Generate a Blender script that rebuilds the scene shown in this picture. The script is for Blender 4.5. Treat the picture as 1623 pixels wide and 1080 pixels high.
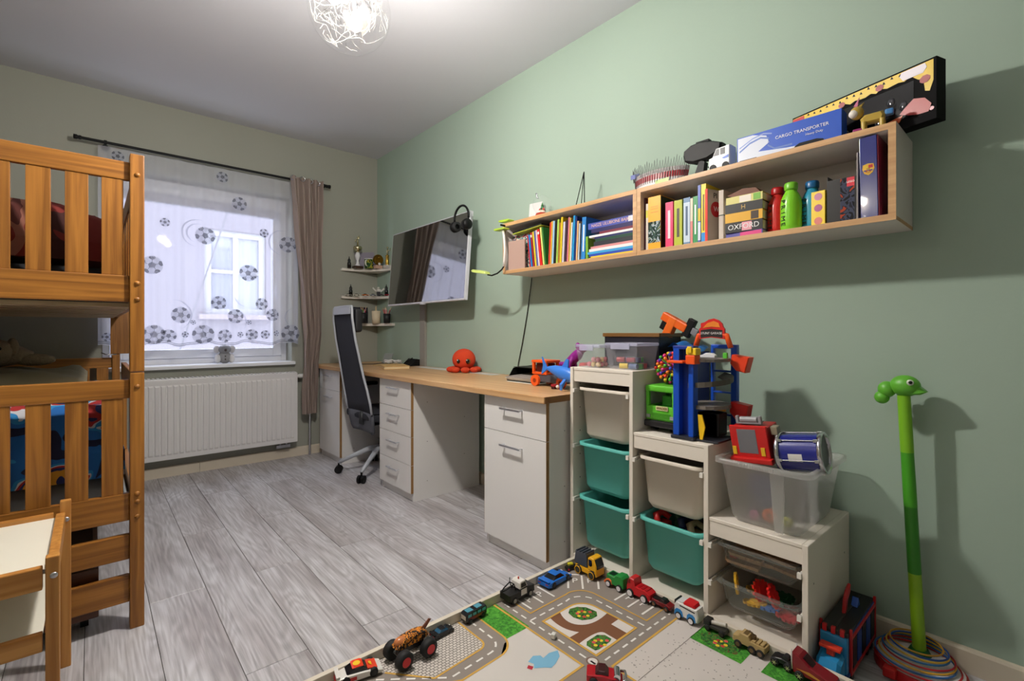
import bpy, bmesh, math, random
from mathutils import Vector, Matrix
random.seed(7)
for o in list(bpy.data.objects): bpy.data.objects.remove(o)
scene = bpy.context.scene
COL = scene.collection
PI = math.pi
# ------------------------------------------------------------------ camera
CAM_H = 1.104
cam_d = bpy.data.cameras.new('camera'); cam = bpy.data.objects.new('camera', cam_d); COL.objects.link(cam)
cam_d.sensor_width = 36.0; cam_d.lens = 761.23/1623*36.0; cam_d.shift_y = -13.78/1623
cam_d.clip_start = 0.02
cam.location = (0, 0, CAM_H); cam.rotation_euler = (PI/2, 0, -0.719544)
scene.camera = cam
# ------------------------------------------------------------------ world + exposure
world = bpy.data.worlds.new('overcast_sky'); scene.world = world; world.use_nodes = True
wn = world.node_tree; wn.nodes.clear()
wo = wn.nodes.new('ShaderNodeOutputWorld'); wb = wn.nodes.new('ShaderNodeBackground')
wb.inputs[0].default_value = (0.76, 0.84, 1.0, 1); wb.inputs[1].default_value = 5.6
wn.links.new(wb.outputs[0], wo.inputs[0])
vs = scene.view_settings
vs.view_transform = 'Standard'; vs.look = 'None'; vs.gamma = 1.0; vs.use_curve_mapping = False
vs.exposure = 0.48
# portal that only steers sampling of the sky through the window
pl = bpy.data.lights.new('window_portal', 'AREA'); pl.shape = 'RECTANGLE'; pl.size = 1.3; pl.size_y = 1.5
pl.cycles.is_portal = True
po = bpy.data.objects.new('window_portal', pl); COL.objects.link(po); po.location = (0.70, 4.70, 1.56); po.rotation_euler = (-PI/2, 0, 0)
def lamp(name, loc, energy, col, radius):
    l = bpy.data.lights.new(name, 'POINT'); l.energy = energy; l.color = col; l.shadow_soft_size = radius
    o = bpy.data.objects.new(name, l); COL.objects.link(o); o.location = loc; return o
LAMP = Vector((0.715, 1.72, 2.285))
BULB_W = 108.0
# ------------------------------------------------------------------ helpers
def lin(c):
    c = c/255.0
    return c/12.92 if c <= 0.04045 else ((c+0.055)/1.055)**2.4
def rgb(r, g, b): return (lin(r), lin(g), lin(b), 1.0)
MATS = {}
def mat(name, col=(200,200,200), rough=0.5, metal=0.0, spec=0.5, alpha=1.0, emit=None, estr=0.0, coat=0.0, bump=None):
    if name in MATS: return MATS[name]
    m = bpy.data.materials.new(name); m.use_nodes = True
    p = m.node_tree.nodes['Principled BSDF']
    p.inputs['Base Color'].default_value = rgb(*col); p.inputs['Roughness'].default_value = rough
    p.inputs['Metallic'].default_value = metal; p.inputs['Specular IOR Level'].default_value = spec
    p.inputs['Alpha'].default_value = alpha
    if coat: p.inputs['Coat Weight'].default_value = coat
    if emit: p.inputs['Emission Color'].default_value = rgb(*emit); p.inputs['Emission Strength'].default_value = estr
    if bump:
        nt = m.node_tree; n = nt.nodes.new('ShaderNodeTexNoise'); n.inputs['Scale'].default_value = bump[0]; n.inputs['Detail'].default_value = 4
        t = nt.nodes.new('ShaderNodeTexCoord'); nt.links.new(t.outputs['Object'], n.inputs['Vector'])
        b = nt.nodes.new('ShaderNodeBump'); b.inputs['Strength'].default_value = bump[1]; b.inputs['Distance'].default_value = 0.004
        nt.links.new(n.outputs['Fac'], b.inputs['Height']); nt.links.new(b.outputs[0], p.inputs['Normal'])
    MATS[name] = m
    return m
_pl = {}
def plastic(r, g, b, rough=0.38):
    k = (r, g, b, rough)
    if k not in _pl: _pl[k] = mat('plastic_%d_%d_%d_%d' % (r, g, b, int(rough*100)), (r, g, b), rough)
    return _pl[k]
def matte(r, g, b): return plastic(r, g, b, 0.75)
def wood(name, c1, c2, scale=1.0, axis=2, rough=0.42, stretch=26.0):
    m = bpy.data.materials.new(name); m.use_nodes = True; nt = m.node_tree; p = nt.nodes['Principled BSDF']
    p.inputs['Roughness'].default_value = rough
    t = nt.nodes.new('ShaderNodeTexCoord'); mp = nt.nodes.new('ShaderNodeMapping')
    s = [stretch*scale]*3; s[axis] = 0.9*scale; mp.inputs['Scale'].default_value = s
    oi = nt.nodes.new('ShaderNodeObjectInfo'); ad = nt.nodes.new('ShaderNodeVectorMath'); ad.operation = 'ADD'
    mu = nt.nodes.new('ShaderNodeVectorMath'); mu.operation = 'SCALE'; mu.inputs['Scale'].default_value = 7.0
    cb = nt.nodes.new('ShaderNodeCombineXYZ')
    for i in range(3): nt.links.new(oi.outputs['Random'], cb.inputs[i])
    nt.links.new(cb.outputs[0], mu.inputs[0]); nt.links.new(t.outputs['Object'], ad.inputs[0]); nt.links.new(mu.outputs[0], ad.inputs[1])
    nt.links.new(ad.outputs[0], mp.inputs['Vector'])
    n = nt.nodes.new('ShaderNodeTexNoise'); n.inputs['Scale'].default_value = 2.2; n.inputs['Detail'].default_value = 5; n.inputs['Distortion'].default_value = 0.6
    nt.links.new(mp.outputs[0], n.inputs['Vector'])
    r = nt.nodes.new('ShaderNodeValToRGB'); r.color_ramp.elements[0].position = 0.35; r.color_ramp.elements[1].position = 0.68
    r.color_ramp.elements[0].color = rgb(*c1); r.color_ramp.elements[1].color = rgb(*c2)
    nt.links.new(n.outputs['Fac'], r.inputs[0]); nt.links.new(r.outputs[0], p.inputs['Base Color'])
    MATS[name] = m
    return m
def clear(name, col, amount, rough=0.15, gloss=0.12, translucent=False):
    """thin see-through sheet: 'amount' of the light passes straight, the rest scatters; fresnel gloss on top"""
    m = bpy.data.materials.new(name); m.use_nodes = True; nt = m.node_tree; nt.nodes.clear()
    o = nt.nodes.new('ShaderNodeOutputMaterial'); tr = nt.nodes.new('ShaderNodeBsdfTransparent')
    df = nt.nodes.new('ShaderNodeBsdfDiffuse'); df.inputs[0].default_value = rgb(*col)
    base = df
    if translucent:
        tl = nt.nodes.new('ShaderNodeBsdfTranslucent'); tl.inputs[0].default_value = rgb(*col)
        mm = nt.nodes.new('ShaderNodeMixShader'); mm.inputs[0].default_value = 0.5
        nt.links.new(df.outputs[0], mm.inputs[1]); nt.links.new(tl.outputs[0], mm.inputs[2]); base = mm
    mx = nt.nodes.new('ShaderNodeMixShader'); mx.inputs[0].default_value = 1-amount
    nt.links.new(tr.outputs[0], mx.inputs[1]); nt.links.new(base.outputs[0], mx.inputs[2])
    gl = nt.nodes.new('ShaderNodeBsdfGlossy'); gl.inputs['Roughness'].default_value = rough
    fr0 = nt.nodes.new('ShaderNodeLayerWeight'); fr0.inputs[0].default_value = 0.3
    fp = nt.nodes.new('ShaderNodeMath'); fp.operation = 'POWER'; fp.inputs[1].default_value = 3.0; nt.links.new(fr0.outputs['Facing'], fp.inputs[0])
    fr = nt.nodes.new('ShaderNodeMath'); fr.operation = 'MULTIPLY_ADD'; fr.inputs[1].default_value = 0.45; fr.inputs[2].default_value = gloss*0.25; nt.links.new(fp.outputs[0], fr.inputs[0])
    m2 = nt.nodes.new('ShaderNodeMixShader')
    nt.links.new(fr.outputs[0], m2.inputs[0]); nt.links.new(mx.outputs[0], m2.inputs[1]); nt.links.new(gl.outputs[0], m2.inputs[2])
    nt.links.new(m2.outputs[0], o.inputs[0])
    MATS[name] = m
    return m
class MB:
    """collects shapes; build() links them as ONE mesh object"""
    def __init__(s): s.v = []; s.f = []; s.mi = []; s.sm = []; s.cur = 0; s.smooth = False
    def m(s, i): s.cur = i; return s
    def sh(s, b): s.smooth = b; return s
    def add(s, vs, fs):
        b = len(s.v); s.v += [tuple(v) for v in vs]
        for f in fs: s.f.append(tuple(b+i for i in f)); s.mi.append(s.cur); s.sm.append(s.smooth)
        return s
    def box(s, a, b):
        x0, y0, z0 = [min(a[i], b[i]) for i in range(3)]; x1, y1, z1 = [max(a[i], b[i]) for i in range(3)]
        return s.add([(x0,y0,z0),(x1,y0,z0),(x1,y1,z0),(x0,y1,z0),(x0,y0,z1),(x1,y0,z1),(x1,y1,z1),(x0,y1,z1)],
                     [(0,3,2,1),(4,5,6,7),(0,1,5,4),(1,2,6,5),(2,3,7,6),(3,0,4,7)])
    def cb(s, c, d): return s.box([c[i]-d[i]/2 for i in range(3)], [c[i]+d[i]/2 for i in range(3)])
    def bev(s, a, b, r=0.003, seg=2):
        bm = bmesh.new(); bmesh.ops.create_cube(bm, size=1)
        lo = [min(a[i], b[i]) for i in range(3)]; hi = [max(a[i], b[i]) for i in range(3)]
        r = min(r, min(hi[i]-lo[i] for i in range(3))*0.49)
        for v in bm.verts:
            for i in range(3): v.co[i] = lo[i] if v.co[i] < 0 else hi[i]
        bmesh.ops.bevel(bm, geom=bm.edges[:], offset=r, segments=seg, affect='EDGES', profile=0.6)
        bm.verts.index_update()
        s.add([v.co[:] for v in bm.verts], [[v.index for v in f.verts] for f in bm.faces]); bm.free()
        return s
    def cyl(s, p0, p1, r0, r1=None, n=14, caps=True):
        r1 = r0 if r1 is None else r1
        p0 = Vector(p0); p1 = Vector(p1); d = (p1-p0).normalized()
        a = d.orthogonal().normalized(); c = d.cross(a)
        vs = [p0+(a*math.cos(2*PI*i/n)+c*math.sin(2*PI*i/n))*r0 for i in range(n)]+[p1+(a*math.cos(2*PI*i/n)+c*math.sin(2*PI*i/n))*r1 for i in range(n)]
        sm = s.smooth; s.smooth = True
        s.add(vs, [(i, (i+1) % n, n+(i+1) % n, n+i) for i in range(n)]); s.smooth = sm
        if caps: s.add(vs, [tuple(range(n-1, -1, -1)), tuple(range(n, 2*n))])
        return s
    def lathe(s, prof, o=(0,0,0), n=20, axis='z'):
        vs = []
        for r, h in prof:
            for i in range(n):
                a = 2*PI*i/n; x, y = r*math.cos(a), r*math.sin(a)
                vs.append({'z': (o[0]+x, o[1]+y, o[2]+h), 'x': (o[0]+h, o[1]+x, o[2]+y), 'y': (o[0]+y, o[1]+h, o[2]+x)}[axis])
        fs = [(k*n+i, k*n+(i+1) % n, (k+1)*n+(i+1) % n, (k+1)*n+i) for k in range(len(prof)-1) for i in range(n)]
        sm = s.smooth; s.smooth = True; s.add(vs, fs); s.smooth = sm
        return s
    def tube(s, pts, r, n=8, closed=False):
        pts = [Vector(p) for p in pts]; k = len(pts); rs = r if isinstance(r, (list, tuple)) else [r]*k
        vs = []; up = None
        for i, p in enumerate(pts):
            a = pts[(i-1) % k] if (closed or i > 0) else p; b = pts[(i+1) % k] if (closed or i < k-1) else p
            d = (b-a).normalized()
            up = d.orthogonal().normalized() if up is None else (up-d*up.dot(d)).normalized()
            c = d.cross(up)
            vs += [p+(up*math.cos(2*PI*j/n)+c*math.sin(2*PI*j/n))*rs[i] for j in range(n)]
        fs = []
        for i in range(k if closed else k-1):
            i2 = (i+1) % k
            fs += [(i*n+j, i*n+(j+1) % n, i2*n+(j+1) % n, i2*n+j) for j in range(n)]
        if not closed: fs += [tuple(range(n-1, -1, -1)), tuple(range((k-1)*n, k*n))]
        sm = s.smooth; s.smooth = True; s.add(vs, fs); s.smooth = sm
        return s
    def prism(s, poly, lo, hi, axis='y'):
        """extrude a 2D polygon along an axis; poly is (x,z) for y, (y,z) for x, (x,y) for z"""
        n = len(poly)
        def P(a, b, h): return {'y': (a, h, b), 'x': (h, a, b), 'z': (a, b, h)}[axis]
        vs = [P(a, b, lo) for a, b in poly]+[P(a, b, hi) for a, b in poly]
        return s.add(vs, [(i, (i+1) % n, n+(i+1) % n, n+i) for i in range(n)]+[tuple(range(n-1, -1, -1)), tuple(range(n, 2*n))])
    def hull(s, poly, w, b=0.004, axis='y', top=1.0):
        """prism with chamfered side edges; top < 1 narrows the width upward"""
        cx = sum(p[0] for p in poly)/len(poly); cz = sum(p[1] for p in poly)/len(poly)
        z0 = min(p[1] for p in poly); z1 = max(p[1] for p in poly)
        def shr(p):
            d = Vector((p[0]-cx, p[1]-cz)); L = max(d.length, 1e-6); k = max(0.3, 1-b/L); return (cx+d[0]*k, cz+d[1]*k)
        n = len(poly); vs = []
        for y, q in ((-w/2, [shr(p) for p in poly]), (-w/2+b, poly), (w/2-b, poly), (w/2, [shr(p) for p in poly])):
            for a, z in q:
                k = 1-(1-top)*((z-z0)/max(z1-z0, 1e-6))
                vs.append((a, y*k, z) if axis == 'y' else (y*k, a, z))
        fs = [(k*n+i, k*n+(i+1) % n, (k+1)*n+(i+1) % n, (k+1)*n+i) for k in range(3) for i in range(n)]
        return s.add(vs, fs+[tuple(range(n-1, -1, -1)), tuple(range(3*n, 4*n))])
    def ball(s, c, r, nu=16, nv=10):
        r = (r, r, r) if not isinstance(r, (tuple, list)) else r
        vs = [(c[0], c[1], c[2]-r[2])]
        for k in range(1, nv):
            a = -PI/2+PI*k/nv
            for i in range(nu): vs.append((c[0]+r[0]*math.cos(a)*math.cos(2*PI*i/nu), c[1]+r[1]*math.cos(a)*math.sin(2*PI*i/nu), c[2]+r[2]*math.sin(a)))
        vs.append((c[0], c[1], c[2]+r[2])); L = len(vs)-1
        fs = [(0, 1+(i+1) % nu, 1+i) for i in range(nu)]
        for k in range(nv-2): fs += [(1+k*nu+i, 1+k*nu+(i+1) % nu, 1+(k+1)*nu+(i+1) % nu, 1+(k+1)*nu+i) for i in range(nu)]
        fs += [(1+(nv-2)*nu+i, 1+(nv-2)*nu+(i+1) % nu, L) for i in range(nu)]
        sm = s.smooth; s.smooth = True; s.add(vs, fs); s.smooth = sm
        return s
    def grid(s, nx, ny, fn):
        vs = [fn(i/nx, j/ny) for j in range(ny+1) for i in range(nx+1)]
        sm = s.smooth; s.smooth = True
        s.add(vs, [(j*(nx+1)+i, j*(nx+1)+i+1, (j+1)*(nx+1)+i+1, (j+1)*(nx+1)+i) for j in range(ny) for i in range(nx)]); s.smooth = sm
        return s
    def xf(s, M, start=0):
        for i in range(start, len(s.v)): s.v[i] = tuple(M @ Vector(s.v[i]))
        return s
    def build(s, name, mats, parent=None, loc=(0,0,0), rot=(0,0,0), label=None, kind=None):
        me = bpy.data.meshes.new(name); me.from_pydata(s.v, [], s.f)
        for m_ in (mats if isinstance(mats, (list, tuple)) else [mats]): me.materials.append(m_)
        me.polygons.foreach_set('material_index', s.mi); me.polygons.foreach_set('use_smooth', s.sm)
        bm = bmesh.new(); bm.from_mesh(me); bmesh.ops.recalc_face_normals(bm, faces=bm.faces[:]); bm.to_mesh(me); bm.free()
        me.update()
        o = bpy.data.objects.new(name, me); COL.objects.link(o); o.location = loc; o.rotation_euler = rot
        if parent: o.parent = parent
        if label: o['label'] = label
        if kind: o['kind'] = kind
        return o
def thing(name, label, cat, loc=(0,0,0), rot=(0,0,0), group=None):
    o = bpy.data.objects.new(name, None); COL.objects.link(o); o.location = loc
    o.rotation_euler = rot if isinstance(rot, (tuple, list)) else (0, 0, rot); o.empty_display_size = 0.05
    o['label'] = label; o['category'] = cat
    if group: o['group'] = group
    return o
def tag(o, label, cat, group=None):
    o['label'] = label; o['category'] = cat
    if group: o['group'] = group
    return o
def struct(o): o['kind'] = 'structure'; return o
def part_copy(o, parent, loc=None, rot=None):
    c = o.copy(); COL.objects.link(c); c.parent = parent
    if loc is not None: c.location = loc
    if rot is not None: c.rotation_euler = rot
    return c
FACE_ROOM = Matrix(((0,0,-1),(-1,0,0),(0,1,0)))   # lettering that faces -X, reads along -Y
FACE_NEAR = Matrix(((1,0,0),(0,0,-1),(0,1,0)))    # faces -Y, reads along +X
def text(s, size, pos, M, material, parent=None, extrude=0.0004, name='lettering', align='CENTER', sx=1.0):
    cu = bpy.data.curves.new(name, 'FONT'); cu.body = s; cu.size = size; cu.align_x = align; cu.align_y = 'CENTER'; cu.extrude = extrude; cu.resolution_u = 3
    t = bpy.data.objects.new(name+'_curve', cu); COL.objects.link(t)
    dg = bpy.context.evaluated_depsgraph_get(); dg.update()
    me = bpy.data.meshes.new_from_object(t.evaluated_get(dg)); bpy.data.objects.remove(t); bpy.data.curves.remove(cu)
    me.materials.clear(); me.materials.append(material)
    M4 = Matrix.Translation(Vector(pos)) @ M.to_4x4() @ Matrix.Diagonal((sx, 1, 1, 1))
    me.transform(M4)
    o = bpy.data.objects.new(name, me); COL.objects.link(o)
    if parent: o.parent = parent
    return o
WHITE = mat('white_laminate', (226,224,222), 0.42)
BLACK = mat('black_plastic', (14,14,15), .5, spec=.25); CHROME = mat('chrome', (210,210,215), 0.18, metal=1.0); STEEL = mat('brushed_steel', (190,190,195), 0.35, metal=1.0)
GOLD = mat('gold', (205,170,80), 0.25, metal=1.0)
# ------------------------------------------------------------------ room shell
XR, XL, YB, YF, ZC = 2.142, -0.97, 4.48, -1.65, 2.82
def wallpaint(name, col):
    return mat(name, col, 0.75, spec=0.25, bump=(90, 0.08))
GREEN = wallpaint('sage_green_paint', (162,181,166)); GREY = wallpaint('grey_green_paint', (158,159,148))
CEIL = wallpaint('ceiling_white_paint', (200,200,206))
HX0, HX1, HZ0, HZ1, RD = 0.06, 1.335, 0.845, 2.29, 0.16
struct(MB().box((XR,YF-.1,-.1),(XR+.12,YB+.3,ZC+.1)).build('wall_right', GREEN))
w = MB(); w.box((XL-.1,YB,-.1),(HX0,YB+.3,ZC+.1)); w.box((HX1,YB,-.1),(XR,YB+.3,ZC+.1)); w.box((HX0,YB,-.1),(HX1,YB+.3,HZ0-.028)); w.box((HX0,YB,HZ1),(HX1,YB+.3,ZC+.1))
struct(w.build('wall_back', GREY))
struct(MB().box((XL-.12,YF-.1,-.1),(XL,YB,ZC+.1)).build('wall_left', GREY))
struct(MB().box((XL,YF-.12,-.1),(XR,YF,ZC+.1)).build('wall_front', GREY))
struct(MB().box((XL,YF,ZC),(XR,YB,ZC+.1)).build('ceiling', CEIL))
# floor: planks laid lengthwise, staggered by half
def plank_mat():
    m = bpy.data.materials.new('whitewashed_oak'); m.use_nodes = True; nt = m.node_tree; p = nt.nodes['Principled BSDF']; L = nt.links.new
    p.inputs['Roughness'].default_value = 0.36; p.inputs['Specular IOR Level'].default_value = 0.5
    t = nt.nodes.new('ShaderNodeTexCoord'); oi = nt.nodes.new('ShaderNodeObjectInfo')
    cb = nt.nodes.new('ShaderNodeCombineXYZ'); ml = nt.nodes.new('ShaderNodeMath'); ml.operation = 'MULTIPLY'; ml.inputs[1].default_value = 37.0
    L(oi.outputs['Random'], ml.inputs[0]); L(ml.outputs[0], cb.inputs[0]); L(ml.outputs[0], cb.inputs[2])
    ad = nt.nodes.new('ShaderNodeVectorMath'); L(t.outputs['Object'], ad.inputs[0]); L(cb.outputs[0], ad.inputs[1])
    # distorted rings give the cathedral grain
    mp = nt.nodes.new('ShaderNodeMapping'); mp.inputs['Scale'].default_value = (1, 0.16, 1); L(ad.outputs[0], mp.inputs[0])
    n1 = nt.nodes.new('ShaderNodeTexNoise'); n1.inputs['Scale'].default_value = 9; n1.inputs['Detail'].default_value = 1.2; n1.inputs['Distortion'].default_value = 0.25; L(mp.outputs[0], n1.inputs['Vector'])
    mm = nt.nodes.new('ShaderNodeMath'); mm.operation = 'MULTIPLY'; mm.inputs[1].default_value = 13.0; L(n1.outputs['Fac'], mm.inputs[0])
    fr = nt.nodes.new('ShaderNodeMath'); fr.operation = 'PINGPONG'; fr.inputs[1].default_value = 0.5; L(mm.outputs[0], fr.inputs[0])
    mp2 = nt.nodes.new('ShaderNodeMapping'); mp2.inputs['Scale'].default_value = (60, 2.4, 60); L(ad.outputs[0], mp2.inputs[0])
    n2 = nt.nodes.new('ShaderNodeTexNoise'); n2.inputs['Scale'].default_value = 2.0; n2.inputs['Detail'].default_value = 5; L(mp2.outputs[0], n2.inputs['Vector'])
    mp3 = nt.nodes.new('ShaderNodeMapping'); mp3.inputs['Scale'].default_value = (8, 1.6, 8); L(ad.outputs[0], mp3.inputs[0])
    n3 = nt.nodes.new('ShaderNodeTexNoise'); n3.inputs['Scale'].default_value = 1.0; n3.inputs['Detail'].default_value = 2; L(mp3.outputs[0], n3.inputs['Vector'])
    r1 = nt.nodes.new('ShaderNodeValToRGB'); e = r1.color_ramp.elements; e[0].position = 0.10; e[0].color = rgb(192,190,193); e[1].position = 0.42; e[1].color = rgb(208,207,211); L(fr.outputs[0], r1.inputs[0])
    r2 = nt.nodes.new('ShaderNodeValToRGB'); e = r2.color_ramp.elements; e[0].position = 0.34; e[0].color = rgb(176,172,172); e[1].position = 0.60; e[1].color = rgb(255,255,255); L(n2.outputs['Fac'], r2.inputs[0])
    r3 = nt.nodes.new('ShaderNodeValToRGB'); e = r3.color_ramp.elements; e[0].position = 0.33; e[0].color = rgb(206,199,196); e[1].position = 0.62; e[1].color = rgb(255,255,255); L(n3.outputs['Fac'], r3.inputs[0])
    x1 = nt.nodes.new('ShaderNodeMix'); x1.data_type = 'RGBA'; x1.blend_type = 'MULTIPLY'; x1.inputs[0].default_value = 0.55; L(r1.outputs[0], x1.inputs[6]); L(r2.outputs[0], x1.inputs[7])
    x2 = nt.nodes.new('ShaderNodeMix'); x2.data_type = 'RGBA'; x2.blend_type = 'MULTIPLY'; x2.inputs[0].default_value = 0.8; L(x1.outputs[2], x2.inputs[6]); L(r3.outputs[0], x2.inputs[7])
    L(x2.outputs[2], p.inputs['Base Color'])
    b = nt.nodes.new('ShaderNodeBump'); b.inputs['Strength'].default_value = 0.12; b.inputs['Distance'].default_value = 0.002; L(n2.outputs['Fac'], b.inputs['Height']); L(b.outputs[0], p.inputs['Normal'])
    return m
PLANK = plank_mat()
floor = struct(MB().box((XL-.1,YF-.1,-.12),(XR+.1,YB+.1,-.0035)).build('floor', mat('floor_gap', (70,66,64), 0.9)))
PW, PLN = 0.1955, 1.382
shared = {}
k = 0
x = 0.373-7*PW
while x < XR:
    x0, x1 = max(x, XL), min(x+PW, XR); col_i = round((x-0.373)/PW)
    if x1-x0 > 0.01:
        y = (1.725 if col_i % 2 == 0 else 2.434)-PLN*4
        while y < YB:
            y0, y1 = max(y, YF), min(y+PLN, YB)
            if y1-y0 > 0.02:
                key = (round(x1-x0, 3), round(y1-y0, 3))
                if key not in shared:
                    o = MB().bev((0.0009,0.0009,-0.004),(x1-x0-0.0009,y1-y0-0.0009,0), 0.0012, 1).build('plank', PLANK, floor, (x0,y0,0)); shared[key] = o
                else: part_copy(shared[key], floor, (x0,y0,0))
            y += PLN
    x += PW
BASEB = mat('baseboard_cream', (214,203,184), 0.5)
def skirting(poly_axis, a, b, at, name):
    prof = [(0,0.0005),(0.014,0.0005),(0.014,0.07),(0.010,0.0775),(0.004,0.08),(0,0.08)]
    m = MB()
    if poly_axis == 'y': m.prism([(at-q[0], q[1]) for q in prof], a, b, 'y')
    else: m.prism([(at-q[0], q[1]) for q in prof], a, b, 'x')
    return struct(m.build(name, BASEB))
skirting('y', YF, YB-.015, XR, 'baseboard_right')
bb = skirting('x', XL, 0.6425, YB, 'baseboard_back'); b2 = skirting('x', 0.6440, XR, YB, 'baseboard_back.001')
# cable raceway under the television
struct(MB().bev((XR-.02,3.54,.812),(XR,3.625,1.42),0.002).build('trim_1', mat('raceway_grey', (150,147,140), 0.5)))
# ------------------------------------------------------------------ window
WF = mat('window_white', (232,233,238), 0.35)
GLASS = clear('window_glass', (230,235,245), 0.97, 0.02, 0.05)
win = bpy.data.objects.new('window_1', None); COL.objects.link(win); win['kind'] = 'structure'; win.location = (HX0, YB+RD, HZ0)
ww, wh = HX1-HX0, HZ1-HZ0
def frame(x0, x1, z0, z1, t, y0, y1):
    m = MB(); m.bev((x0,y0,z0),(x0+t,y1,z1),.004); m.bev((x1-t,y0,z0),(x1,y1,z1),.004); m.bev((x0+t,y0,z0),(x1-t,y1,z0+t),.004); m.bev((x0+t,y0,z1-t),(x1-t,y1,z1),.004); return m
frame(0, ww, 0, wh, .045, 0, .07).build('window_frame', WF, win)
frame(.048, ww-.048, .048, wh-.048, .068, -.018, .055).build('sash', WF, win)
MB().box((.11,.015,.11),(ww-.11,.021,wh-.11)).build('pane', GLASS, win)
MB().bev((.06,-.075,wh-.19),(ww-.06,-.02,wh-.115),.012).build('blind_cassette', mat('blind_grey', (176,176,184), .45), win)
h = MB(); h.bev((ww-.10,-.034,.60),(ww-.075,-.018,.67),.004); h.bev((ww-.097,-.052,.56),(ww-.079,-.036,.66),.006); h.build('handle', WF, win)
g = MB()
for zz in (.2, 1.22): g.cyl((ww-.022,-.022,zz),(ww-.022,-.022,zz+.09),.007,n=8)
g.build('hinge', WF, win)
MB().bev((-.02,-RD-.045,-.028),(ww+.02,0,0),.006).build('window_sill', WF, win)
# ------------------------------------------------------------------ the house across
house = thing('neighbour_house', 'pale rendered neighbouring house wall seen through the window', 'building', (0, 8.2, 0))
FAC = mat('facade_render', (112,107,114), 0.9, bump=(30,.3))
wx0, wx1, wz0, wz1 = 1.24, 2.06, 1.36, 2.62
m = MB(); m.box((-9,0,-4),(wx0,.3,7)); m.box((wx1,0,-4),(11,.3,7)); m.box((wx0,0,-4),(wx1,.3,wz0)); m.box((wx0,0,wz1),(wx1,.3,7)); m.build('facade', FAC, house)
frame(wx0, wx1, wz0, wz1, .09, .05, .12).build('house_window_frame', mat('house_white', (150,149,154), .5), house)
mu = MB(); mu.box(((wx0+wx1)/2-.035,.056,wz0+.09),((wx0+wx1)/2+.035,.11,wz1-.09)); mu.box((wx0+.09,.06,wz0+.62),(wx1-.09,.106,wz0+.67)); mu.build('muntin', MATS['house_white'], house)
for (a, b) in ((wx0+.09,(wx0+wx1)/2-.035),((wx0+wx1)/2+.035,wx1-.09)):
    for (c, d) in ((wz0+.09,wz0+.62),(wz0+.67,wz1-.09)): MB().box((a,.09,c),(b,.095,d)).build('house_pane', clear('house_glass', (190,195,210), .8, .05, .2) if 'house_glass' not in MATS else MATS['house_glass'], house)
MB().grid(60, 2, lambda u, v: (wx0+.05+u*(wx1-wx0-.1), .2+.02*math.sin(u*60), wz0+.05+v*(wz1-wz0-.1))).build('house_curtain', matte(118,116,126), house)
MB().box((wx0-.08,-.10,wz0-.07),(wx1+.08,.05,wz0)).build('house_sill', mat('house_sill', (130,120,126), .7), house)
MB().box((-9,-.1,-4.2),(11,.3,-4)).build('footing', FAC, house)
tag(MB().tube([(0.30,6.0,-.45),(0.70,6.0,.95),(1.106,6.0,2.36),(2.0,6,5.4)],.008,6).build('overhead_cable', mat('cable_grey',(120,118,125),.6)), 'thin grey cable crossing in front of the house outside', 'cable')
# ------------------------------------------------------------------ pendant lamp
lampt = thing('pendant_lamp', 'clear glass globe pendant lamp filled with curled wires and bulbs', 'lamp', LAMP)
RG = 0.146
GL = clear('globe_glass', (240,240,240), 1.0, 0.03, 0.10)
prof = [(RG*math.sin(a), -RG*math.cos(a)) for a in [PI*i/22 for i in range(1, 20)]]
prof = [(0.0005, -RG)]+prof
MB().lathe(prof, n=36).build('glass_globe', GL, lampt)
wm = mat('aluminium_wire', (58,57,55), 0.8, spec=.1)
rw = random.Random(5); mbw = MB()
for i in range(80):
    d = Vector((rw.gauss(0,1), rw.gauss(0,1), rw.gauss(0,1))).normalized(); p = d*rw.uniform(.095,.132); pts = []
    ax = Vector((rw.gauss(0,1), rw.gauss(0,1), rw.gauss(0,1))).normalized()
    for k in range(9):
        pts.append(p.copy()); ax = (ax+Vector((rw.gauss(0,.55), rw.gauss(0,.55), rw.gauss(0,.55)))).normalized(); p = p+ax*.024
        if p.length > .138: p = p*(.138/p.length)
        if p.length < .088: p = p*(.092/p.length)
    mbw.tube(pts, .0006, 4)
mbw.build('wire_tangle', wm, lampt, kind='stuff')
bulbm = mat('bulb_glow', (255,236,210), 0.4, emit=(255,232,200), estr=18.0)
for (dx, dy, dz) in ((0.03,0.02,-.015),(-.045,.03,.06),(.01,-.05,.06)):
    b = MB(); b.lathe([(.0005,-.036),(.014,-.034),(.022,-.024),(.024,-.012),(.021,0),(.013,.018),(.010,.03),(.0005,.03)], (dx,dy,dz), 14).build('bulb', bulbm, lampt)
    MB().cyl((dx,dy,dz+.03),(dx*.4,dy*.4,RG-.012),.009,n=10).build('lamp_holder', CHROME, lampt)
hd = MB(); hd.lathe([(.0005,RG+.03),(.05,RG+.028),(.055,RG-.012),(.0005,RG-.013)], n=24).build('cap', CHROME, lampt)
MB().cyl((0,0,RG+.025),(0,0,ZC-LAMP.z-.03),.003,n=8).build('cord', plastic(230,230,230), lampt)
MB().lathe([(.0005,ZC-LAMP.z-.035),(.05,ZC-LAMP.z-.03),(.06,ZC-LAMP.z),(.0005,ZC-LAMP.z)], n=24).build('ceiling_rose', CHROME, lampt)
for (dx, dy, dz) in ((0.03,0.02,-.045),(-.045,.03,.012),(.01,-.05,.012)):
    l = lamp('bulb_light', (dx,dy,dz-.0), BULB_W/3, (1.0,.95,.88), .03); l.parent = lampt
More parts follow.
